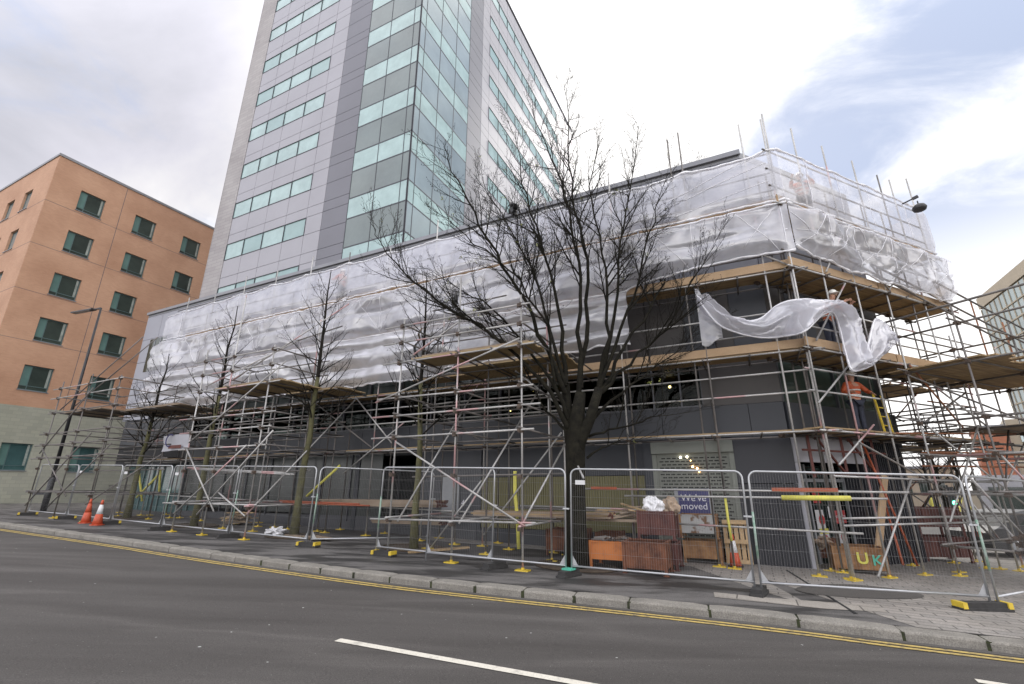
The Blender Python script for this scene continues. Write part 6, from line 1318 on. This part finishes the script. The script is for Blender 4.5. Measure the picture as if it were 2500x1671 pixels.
# ------------------------------------------------------------------ people
def skin_mesh(name, verts, edges, radii, m, sub=2):
    me = bpy.data.meshes.new(name); me.from_pydata(verts, edges, []); o = bpy.data.objects.new(name, me); COL.objects.link(o)
    sk = o.modifiers.new('skin', 'SKIN'); sk.use_smooth_shade = True
    for i, r in enumerate(radii):
        v = me.skin_vertices[0].data[i]; v.radius = (r, r) if not isinstance(r, tuple) else r
        v.use_root = (i == 0)
    if sub: s_ = o.modifiers.new('sub', 'SUBSURF'); s_.levels = sub; s_.render_levels = sub
    dg = bpy.context.evaluated_depsgraph_get(); dg.update(); new = bpy.data.meshes.new_from_object(o.evaluated_get(dg)); bpy.data.objects.remove(o); bpy.data.meshes.remove(me)
    new.materials.clear(); new.materials.append(m); new.polygons.foreach_set('use_smooth', [True]*len(new.polygons)); new.name = name; return new
def person(label, frame, x, y, z, face, la, ra, lean=0.0, helmet=True, legs=((0, 0), (0, 0))):
    # la / ra: (elbow, wrist) offsets from the shoulder, in body space (x right, y forward, z up)
    t = Thing('person', label, 'person', frame, (x, y, z)); t.o.rotation_euler = (0, 0, frame.a+face)
    V = Vector; ln = lambda h: V((0, lean*(h-0.9) if h > 0.9 else 0, 0))
    pel = V((0, 0, 0.95)); wst = V((0, 0, 1.10))+ln(1.1); ch = V((0, 0, 1.32))+ln(1.32); nk = V((0, 0, 1.47))+ln(1.47); hb_ = V((0, 0.02, 1.56))+ln(1.56); ht = V((0, 0.025, 1.68))+ln(1.68)
    vs = [pel, wst, ch, nk, hb_, ht]; es = [(0, 1), (1, 2), (2, 3), (3, 4), (4, 5)]; rs = [(0.16, 0.115), (0.14, 0.105), (0.165, 0.115), 0.055, (0.075, 0.088), (0.072, 0.085)]
    arms = []
    for sgn, arm in ((-1, la), (1, ra)):
        sh = V((sgn*0.19, 0, 1.40))+ln(1.4); el = sh+V(arm[0]); wr = sh+V(arm[1]); i0 = len(vs); vs += [sh, el, wr, wr+(wr-el).normalized()*0.09]; es += [(2, i0), (i0, i0+1), (i0+1, i0+2), (i0+2, i0+3)]; rs += [0.062, 0.043, 0.028, (0.034, 0.022)]; arms.append((sh, el, wr)); hand = vs[-1]; d = (wr-el).normalized(); sd_ = d.orthogonal().normalized()
        for f in range(4):
            o = sd_*((f-1.5)*0.02); j = len(vs); vs += [hand+o+d*0.045, hand+o+d*0.075+V((0, 0.01, -0.015))]; es += [(i0+3, j), (j, j+1)]; rs += [0.009, 0.008]
        j = len(vs); vs += [wr+d*0.05+sd_*0.045, wr+d*0.09+sd_*0.055]; es += [(i0+2, j), (j, j+1)]; rs += [0.011, 0.009]
    for sgn, lg in ((-1, legs[0]), (1, legs[1])):
        hp = V((sgn*0.09, 0, 0.90)); kn = V((sgn*0.10, lg[0], 0.50)); an = V((sgn*0.11, lg[1], 0.09)); i0 = len(vs); vs += [hp, kn, an, an+V((0, 0.14, -0.05))]; es += [(0, i0), (i0, i0+1), (i0+1, i0+2), (i0+2, i0+3)]; rs += [0.088, 0.06, 0.043, (0.045, 0.035)]
    me = skin_mesh('body', [tuple(v) for v in vs], es, rs, M['skin'])
    body = bpy.data.objects.new('body', me); link(body); body.parent = t.o
    # jacket
    jv = [pel+V((0, 0, 0.0)), wst, ch, nk-V((0, 0, 0.03))]; je = [(0, 1), (1, 2), (2, 3)]; jr = [(0.185, 0.14), (0.17, 0.13), (0.19, 0.14), 0.075]
    for sh, el, wr in arms: i0 = len(jv); jv += [sh, el, el.lerp(wr, 0.85)]; je += [(2, i0), (i0, i0+1), (i0+1, i0+2)]; jr += [0.082, 0.062, 0.05]
    jm = skin_mesh('jacket', [tuple(v) for v in jv], je, jr, M['hivis']); jo = bpy.data.objects.new('jacket', jm); link(jo); jo.parent = t.o
    for h, rx, ry in ((1.08, 0.168, 0.132), (1.22, 0.182, 0.140)): mb = MB(); ring = [V((rx*cos(a_), ry*sin(a_), h))+ln(h) for a_ in [2*pi*k/16 for k in range(17)]]; mb.path(ring, 0.022, 6); o = bpy.data.objects.new('reflective_band', mesh_from(mb, 'reflective_band', [M['hivis_band']], smooth=True)); link(o); o.parent = jo
    tv = [pel]; te = []; tr_ = [(0.165, 0.125)]
    for sgn, lg in ((-1, legs[0]), (1, legs[1])): i0 = len(tv); tv += [V((sgn*0.09, 0, 0.88)), V((sgn*0.10, lg[0], 0.50)), V((sgn*0.11, lg[1], 0.12))]; te += [(0, i0), (i0, i0+1), (i0+1, i0+2)]; tr_ += [0.10, 0.078, 0.066]
    tm = skin_mesh('trousers', [tuple(v) for v in tv], te, tr_, M['trouser']); o = bpy.data.objects.new('trousers', tm); link(o); o.parent = t.o
    for sgn, lg in ((-1, legs[0]), (1, legs[1])):
        mb = MB(); mb.blob((sgn*0.11, lg[1]+0.06, 0.05), 0.1, amp=0.03, sq=(0.55, 1.45, 0.6)); o = bpy.data.objects.new('boot', mesh_from(mb, 'boot', [M['black']], smooth=True)); link(o); o.parent = t.o
    hc = (hb_+ht)/2+V((0, 0.01, 0.0)); ft = MB(); ft.blob(hc+V((0, 0.095, -0.005)), 0.018, amp=0.05, sq=(0.8, 1, 1.5)); o = bpy.data.objects.new('nose', mesh_from(ft, 'nose', [M['skin']], smooth=True)); link(o); o.parent = body
    for sx in (-1, 1):
        ft = MB(); ft.blob(hc+V((sx*0.03, 0.083, 0.02)), 0.010, amp=0); o = bpy.data.objects.new('eye', mesh_from(ft, 'eye', [M['black']])); link(o); o.parent = body
        ft = MB(); ft.blob(hc+V((sx*0.085, 0.0, 0.0)), 0.024, amp=0.05, sq=(0.4, 0.8, 1.2)); o = bpy.data.objects.new('ear', mesh_from(ft, 'ear', [M['skin']], smooth=True)); link(o); o.parent = body
    ft = MB(); ft.blob(hc+V((0, 0.083, -0.045)), 0.014, amp=0, sq=(1.6, 0.5, 0.4)); o = bpy.data.objects.new('mouth', mesh_from(ft, 'mouth', [M['dullred']])); link(o); o.parent = body
    mb = MB(); c = ht+V((0, -0.005, -0.005)); prof = [(0.125, 0.0), (0.122, 0.012), (0.112, 0.03), (0.102, 0.06), (0.08, 0.095), (0.045, 0.118), (0.01, 0.126)]; mb.lathe(c, prof, 20); o = bpy.data.objects.new('helmet', mesh_from(mb, 'helmet', [M['helmet']], smooth=True)); link(o); o.parent = t.o; mb = MB(); mb.box(-0.07, 0.07, 0.09, 0.155, c.z-0.002, c.z+0.008); v2 = bpy.data.objects.new('peak', mesh_from(mb, 'peak', [M['helmet']])); link(v2); v2.parent = o; v2.location = (c.x, c.y, 0)
    return t
hd_ = HF.at(2015, 722, H1+0.25)
person('worker in a white helmet leaning over the boards, holding the loose plastic sheet', HF, hd_.x, H1+0.35, 5.1, pi, ((-0.12, 0.20, -0.18), (0.02, 0.42, -0.12)), ((0.10, 0.22, -0.16), (-0.04, 0.44, -0.10)), lean=0.35)
hd_ = HF.at(2085, 965, H2b-0.3)
person('worker in orange overalls standing on the lower deck among the tubes', HF, hd_.x, H2b-0.3, 3.1, pi*0.9, ((-0.18, 0.08, -0.22), (-0.10, 0.28, -0.30)), ((0.18, 0.05, -0.24), (0.16, 0.26, -0.28)))
ph = G.at(843, 680, Y1+0.45)
person('worker seen as an orange blur behind the upper sheet, left of the slim tree tops', G, ph.x, Y1+0.3, 9.22, pi*0.5, ((-0.1, 0.2, -0.2), (0, 0.4, -0.1)), ((0.1, 0.22, -0.15), (0.05, 0.42, 0.0)))
ph = HF.at(1955, 490, H1+0.5)
person('worker seen as a faint red blur behind the upper corner sheet', HF, ph.x, H1+0.4, 9.22, pi*0.7, ((-0.1, 0.2, -0.2), (0, 0.4, -0.1)), ((0.1, 0.22, -0.15), (0.05, 0.42, 0.0)))
# yellow ladder frame by the lower worker
lp = HF.at(2150, 1010, H1+0.3); t = Thing('ladder', 'yellow ladder beside the worker on the lower deck', 'ladder', HF, (lp.x, H1+0.3, 3.1))
for dx in (0, 0.36): mb = MB(); mb.bar((lp.x+dx, H1+0.3, 3.1), (lp.x+dx-0.05, H1+0.35, 4.15), 0.05, 0.035); t.part('stile', mb, M['yellow'])
for k in range(4): mb = MB(); mb.tube((lp.x, H1+0.3, 3.3+0.24*k), (lp.x+0.34, H1+0.32, 3.3+0.24*k), 0.016, 8); t.part('rung', mb, M['yellow'])
# ------------------------------------------------------------------ far background, right
oc = G.inv(64.73, 60.0); OX, OY = oc.x, oc.y
t = Thing('office_building', 'pale gridded glass office tower at the far right', 'building', G, (OX+10, OY-20, -1)); ztp = 26.9
mb = MB(); mb.box(OX+0.3, OX+24, OY-60, OY-0.3, -2, ztp-0.4); t.part('core', mb, M['office']); 
mb = MB(); mb.box(OX-0.1, OX+24.1, OY-60, OY+0.1, ztp-1.5, ztp); t.part('roof_band', mb, M['office'])
fl = 0; z = ztp-1.65
while z > 0:
    mg = MB(); mg.box(OX+0.05, OX+0.12, OY-59.9, OY-0.05, z-1.75, z); w_ = t.part('window_band', mg, M['gl_sky'])
    mm = MB(); 
    for k in range(46): yy = OY-0.05-1.28*k; mm.box(OX-0.03, OX+0.05, yy-0.05, yy+0.05, z-1.75, z)
    mm.box(OX-0.06, OX+0.2, OY-60, OY, z-1.9, z-1.75); t.part('mullions', mm, M['office'], w_); z -= 1.9
# orange-brick building and street wall
q = G.inv(*gnd(2405, 1225).to_2d()) if False else None
def bg_pt(px, py, Yd): r = ray(px, py); k = Yd/r.y; return Vector((k*r.x, Yd, EYE+k*r.z))
BF = Frame(0, 0, radians(-43)); a = BF.at(2375, 1062, 60); b = BF.at(2455, 1050, 60)
t = Thing('orange_building', 'orange brick building with a cream wing beyond the scaffold at far right', 'building', BF, (a.x, 60, -1))
mb = MB(); mb.box(a.x, b.x, 60, 70, -1.5, a.z+0.6); t.part('brick_wall', mb, M['brick_red']); mb = MB(); mb.box(b.x+0.02, b.x+14, 60.5, 70, -1.5, a.z+1.2); t.part('cream_wing', mb, M['office'])
for k in range(3):
    for zz in (3.0, 5.6): mb = MB(); mb.box(b.x+0.8+2.6*k, b.x+2.1+2.6*k, 60.4, 60.52, zz, zz+1.5); t.part('window', mb, M['gl_sky'])
mb = MB(); mb.box(a.x-0.1, b.x+0.05, 59.9, 70, a.z+0.6, a.z+0.75); t.part('roof', mb, M['coping'])
t = Thing('street_wall', 'long low cream wall across the far street', 'wall', BF, (4, 46, -0.8)); mb = MB(); mb.box(-1, 30, 46, 46.4, -1.2, 1.4); t.part('wall', mb, M['office']); mb = MB(); mb.box(-1.1, 30, 45.9, 46.5, 1.4, 1.55); t.part('coping', mb, M['coping'])
# bus
a = BF.at(2412, 1270, 30); t = Thing('bus', 'white single-deck bus with a red line and dark windows at the far right', 'bus', BF, (a.x+4, 31, g(26))); zg = g(26)
mb = MB(); mb.box(a.x, a.x+11, 30, 32.5, zg+0.35, zg+3.0); t.part('body', mb, M['banner']); mb = MB(); mb.box(a.x+0.3, a.x+10.6, 29.97, 29.997, zg+1.45, zg+2.5); t.part('windows', mb, M['gl_dark']); mb = MB(); mb.box(a.x, a.x+11, 29.96, 29.995, zg+1.28, zg+1.38); t.part('red_stripe', mb, M['red']); mb = MB(); mb.box(a.x, a.x+11, 29.96, 29.995, zg+0.35, zg+0.75); t.part('skirt', mb, M['frame_grey'])
for wx in (2.2, 8.6): mb = MB(); mb.tube((a.x+wx, 29.9, zg+0.48), (a.x+wx, 30.3, zg+0.48), 0.48, 20); w_ = t.part('wheel', mb, M['rubber']); mb = MB(); mb.tube((a.x+wx, 29.88, zg+0.48), (a.x+wx, 29.9, zg+0.48), 0.26, 16); t.part('rim', mb, M['frame_grey'], w_)
# dark car, only its rear corner in view
c_ = gnd(2500, 1366); t = Thing('parked_car', 'dark car at the right edge behind the yellow sleeves', 'car', W0, (c_.x+1.7, c_.y+1, g(c_.x))); x0 = c_.x-0.75; y0 = c_.y+0.2; zg = g(c_.x)
def car_body():
    mb = MB(); prof = [(0.0, 0.42), (0.02, 0.75), (0.25, 0.88), (0.6, 0.95), (1.1, 1.38), (1.6, 1.46), (2.6, 1.45), (3.3, 1.05), (4.2, 0.85), (4.35, 0.6), (4.3, 0.28), (3.9, 0.22), (0.4, 0.22), (0.1, 0.3)]
    n = len(prof); ws = [0.0, 0.12, 0.85, 1.6, 1.72]
    ins = [0.05, 0.0, 0.0, 0.0, 0.05]
    for w_, i_ in zip(ws, ins):
        for (px_, pz_) in prof: mb.v.append((x0+px_+(i_ if px_ < 2 else -i_)*1.5, y0+w_, zg+pz_-(i_ if pz_ > 0.9 else 0)*1.0))
    for j in range(4):
        for k in range(n): k2 = (k+1) % n; mb.face((j*n+k, j*n+k2, (j+1)*n+k2, (j+1)*n+k))
    mb.face(range(n)); mb.face([4*n+k for k in range(n)][::-1]); return mb
t.part('body', car_body(), M['black'], smooth=False)
mb = MB(); mb.poly([(x0+1.15, y0-0.003, zg+0.98), (x0+3.1, y0-0.003, zg+0.98), (x0+2.6, y0-0.003, zg+1.36), (x0+1.55, y0-0.003, zg+1.36)]); t.part('side_window', mb, M['gl_dark'])
for wx in (0.85, 3.45): mb = MB(); mb.tube((x0+wx, y0-0.01, zg+0.31), (x0+wx, y0+0.2, zg+0.31), 0.31, 18); w_ = t.part('wheel', mb, M['rubber']); mb = MB(); mb.tube((x0+wx, y0-0.02, zg+0.31), (x0+wx, y0-0.005, zg+0.31), 0.2, 14); t.part('rim', mb, M['frame_grey'], w_)
mb = MB(); mb.box(x0-0.01, x0+0.03, y0+0.2, y0+0.45, zg+0.62, zg+0.78); t.part('tail_light', mb, M['red'])
# traffic light with green lit
p = bg_pt(2326, 1228, 26); t = Thing('traffic_light', 'traffic light showing green beyond the stacked bins', 'traffic light', W0, (p.x, 26, g(26)))
mb = MB(); mb.tube((p.x, 26.1, g(26)), (p.x, 26.1, p.z+0.9), 0.05, 8); t.part('pole', mb, M['black']); mb = MB(); mb.box(p.x-0.16, p.x+0.16, 25.9, 26.05, p.z-0.22, p.z+0.8); h_ = t.part('signal_head', mb, M['black'])
mb = MB(); mb.tube((p.x, 25.86, p.z), (p.x, 25.9, p.z), 0.1, 14); t.part('green_lens', mb, M['greenlit'], h_)
for dz in (0.28, 0.56): mb = MB(); mb.tube((p.x, 25.88, p.z+dz), (p.x, 25.9, p.z+dz), 0.1, 14); t.part('dark_lens', mb, M['rubber'], h_)
# bare trees far down the street
def far_tree(label, px, Yd, h, seed):
    rnd = random.Random(seed); r = ray(*px); x = Yd/r.y*r.x; p = Vector((x, Yd, g(x))); t = Thing('far_tree', label, 'tree', W0, p, 'bare trees down the far street'); tr = MB(); cr_ = MB(); tw = MB()
    pts = [p+Vector((rnd.gauss(0, .08), 0, h*i/8)) for i in range(9)]; tr.path(pts[:4], [0.2, 0.17, 0.15, 0.12], 8); cr_.path(pts[3:], [0.12, .1, .08, .06, .04, .02], 6, cap=False)
    for j in range(16):
        f = 0.35+0.6*j/16; q = pts[int(f*8)]; a = j*2.4; pp = grow_path(q, Vector((cos(a), sin(a), 0.8)), h*0.42*(1.3-f), 5, 0.1, 0.06, rnd); cr_.path(pp, [0.05, .04, .03, .02, .012, .008], 5, cap=False); add_branches(tw, cr_, pp, 0.04, 0.01, 1, rnd, 0.45, h*0.16, None)
    t.part('trunk', tr, M['bark']); t.part('crown', cr_, M['bark']); t.part('twigs', tw, M['bark_thin'])
far_tree('bare tree seen through the tubes right of the ribbed wall', (2300, 1200), 30, 7.0, 5); far_tree('bare tree far behind the traffic light', (2345, 1200), 38, 7.5, 6); far_tree('bare tree far beyond the yellow sleeves', (2270, 1200), 45, 8, 8)
TF = Frame(0, 0, radians(-39)); a = TF.at(2180, 1150, 75); b = TF.at(2330, 1150, 75); t = Thing('far_terrace', 'low pale terrace far down the street behind the scaffold', 'building', TF, (a.x, 75, -1)); mb = MB(); mb.box(a.x, b.x, 75, 80, -1.5, 4.0); t.part('wall', mb, M['office']); mb = MB(); mb.box(a.x-.2, b.x+.2, 74.8, 80, 4.0, 4.3); t.part('roof', mb, M['coping'])
for k in range(8): mb = MB(); mb.box(a.x+0.6+1.5*k, a.x+1.5*k+1.4, 74.95, 75.01, 1.0, 2.6); t.part('window', mb, M['gl_dark'])
# ------------------------------------------------------------------ sky, light, camera
w = bpy.data.worlds.new("World"); SC.world = w; w.use_nodes = True; nt = w.node_tree; nt.nodes.clear(); N = nt.nodes; L = nt.links
out = N.new('ShaderNodeOutputWorld'); bg = N.new('ShaderNodeBackground'); sky = N.new('ShaderNodeTexSky'); sky.sky_type = 'NISHITA'; sky.sun_disc = False
SEL, SAZ = radians(42), radians(30)          # sun ahead and to the right, behind thin cloud (azimuth from the view direction, clockwise)
sky.sun_elevation = SEL; sky.sun_rotation = SAZ; sky.air_density = 1.0; sky.dust_density = 1.0
sd = Vector((sin(SAZ)*cos(SEL), cos(SAZ)*cos(SEL), sin(SEL)))
tc = N.new('ShaderNodeTexCoord'); nrm = N.new('ShaderNodeVectorMath'); nrm.operation = 'NORMALIZE'; L.new(tc.outputs['Generated'], nrm.inputs[0])
# clouds are laid on a flat layer overhead: direction / (height + small)
sp = N.new('ShaderNodeSeparateXYZ'); L.new(nrm.outputs[0], sp.inputs[0]); ad = N.new('ShaderNodeMath'); ad.inputs[1].default_value = 0.25; L.new(sp.outputs[2], ad.inputs[0]); mxx = N.new('ShaderNodeMath'); mxx.operation = 'MAXIMUM'; mxx.inputs[1].default_value = 0.08; L.new(ad.outputs[0], mxx.inputs[0])
dv = N.new('ShaderNodeVectorMath'); dv.operation = 'DIVIDE'; cmb = N.new('ShaderNodeCombineXYZ'); [L.new(mxx.outputs[0], cmb.inputs[i]) for i in range(3)]; L.new(nrm.outputs[0], dv.inputs[0]); L.new(cmb.outputs[0], dv.inputs[1])
def nz(scale, det, loc, dist=0.0, rgh=0.55):
    mp = N.new('ShaderNodeMapping'); mp.inputs['Location'].default_value = loc; L.new(dv.outputs[0], mp.inputs['Vector']); n = N.new('ShaderNodeTexNoise'); n.inputs['Scale'].default_value = scale; n.inputs['Detail'].default_value = det; n.inputs['Distortion'].default_value = dist; n.inputs['Roughness'].default_value = rgh; L.new(mp.outputs[0], n.inputs['Vector']); return n.outputs['Fac']
def math_(op, a, b, clamp=False):
    m = N.new('ShaderNodeMath'); m.operation = op; m.use_clamp = clamp
    for i, x in enumerate((a, b)):
        if isinstance(x, (int, float)): m.inputs[i].default_value = x
        elif x is not None: L.new(x, m.inputs[i])
    return m.outputs[0]
def dot(v):
    d = N.new('ShaderNodeVectorMath'); d.operation = 'DOT_PRODUCT'; d.inputs[1].default_value = Vector(v).normalized(); L.new(nrm.outputs[0], d.inputs[0]); return d.outputs['Value']
def rng(x, a, b, c, d):
    m = N.new('ShaderNodeMapRange'); m.interpolation_type = 'SMOOTHSTEP'; L.new(x, m.inputs['Value'])
    for k, v_ in zip(('From Min', 'From Max', 'To Min', 'To Max'), (a, b, c, d)): m.inputs[k].default_value = v_
    return m.outputs['Result']
sunk = rng(dot(sd), -0.2, 0.95, 0.0, 1.0)
horz = rng(sp.outputs[2], 0.0, 0.75, 1.0, 0.0)
dk = rng(dot((-0.72, 0.38, 0.66)), 0.84, 1.0, -0.22, 0.17)
shade = math_('ADD', math_('ADD', math_('SUBTRACT', math_('MULTIPLY', nz(1.6, 7, (3.1, 1.7, 0), 0.4), 1.0), dk), math_('MULTIPLY', sunk, 0.55)), math_('MULTIPLY', horz, 0.42))
cr = N.new('ShaderNodeValToRGB'); e = cr.color_ramp.elements; e[0].position = 0.50; e[0].color = (0.29, 0.295, 0.33, 1); e[1].position = 1.22/1.3; e[1].color = (0.84, 0.825, 0.815, 1)
x_ = cr.color_ramp.elements.new(0.68); x_.color = (0.43, 0.425, 0.47, 1); x2 = cr.color_ramp.elements.new(0.80); x2.color = (0.54, 0.53, 0.545, 1)
L.new(math_('DIVIDE', shade, 1.3), cr.inputs['Fac'])
skys = N.new('ShaderNodeVectorMath'); skys.operation = 'SCALE'; skys.inputs['Scale'].default_value = 0.07; L.new(sky.outputs[0], skys.inputs[0])
blue = N.new('ShaderNodeMixRGB'); blue.blend_type = 'MIX'; blue.inputs[0].default_value = 0.93; L.new(skys.outputs[0], blue.inputs[1]); blue.inputs[2].default_value = (0.25, 0.31, 0.45, 1)
gapn = nz(2.3, 8, (0.6, 4.2, 0), 0.6, 0.6)
region = rng(dot((0.80, 0.57, 0.52)), 0.83, 0.99, 0.0, 1.0)
gap = rng(math_('ADD', gapn, math_('MULTIPLY', region, 0.30)), 0.52, 0.86, 0.0, 0.88)
gap2 = math_('MULTIPLY', gap, rng(sp.outputs[2], 0.20, 0.48, 0.0, 1.0))
mix = N.new('ShaderNodeMixRGB'); L.new(gap2, mix.inputs[0]); L.new(cr.outputs['Color'], mix.inputs[1]); L.new(blue.outputs[0], mix.inputs[2])
gain = rng(dot((-0.15, -0.75, 0.62)), -0.15, 0.75, 1.0, 2.4); gv = N.new('ShaderNodeVectorMath'); gv.operation = 'SCALE'; L.new(mix.outputs[0], gv.inputs[0]); L.new(gain, gv.inputs['Scale'])  # unseen sky behind the camera boosted as added front light for the facades
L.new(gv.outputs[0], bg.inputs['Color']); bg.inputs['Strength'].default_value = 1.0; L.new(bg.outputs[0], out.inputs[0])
sl = bpy.data.lights.new('sun', 'SUN'); sl.energy = 0.9; sl.angle = radians(14); sl.color = (1.0, 0.95, 0.88); so = bpy.data.objects.new('sun', sl); link(so); so.rotation_euler = (-sd).to_track_quat('-Z', 'Y').to_euler()
cam = bpy.data.cameras.new('camera'); co = bpy.data.objects.new('camera', cam); link(co); co.location = (0, 0, EYE); co.rotation_euler = (pi/2+PITCH, 0, 0)
cam.sensor_fit = 'HORIZONTAL'; cam.sensor_width = 36; cam.lens = FPX/2500*36; cam.clip_start = 0.05; cam.clip_end = 3000
SC.camera = co
SC.view_settings.view_transform = 'Standard'; SC.view_settings.look = 'None'; SC.view_settings.exposure = 0.80; SC.view_settings.gamma = 1.0
SC.render.resolution_x = 1024; SC.render.resolution_y = 684; SC.render.engine = 'CYCLES'
SC.cycles.transparent_max_bounces = 24; SC.cycles.max_bounces = 6
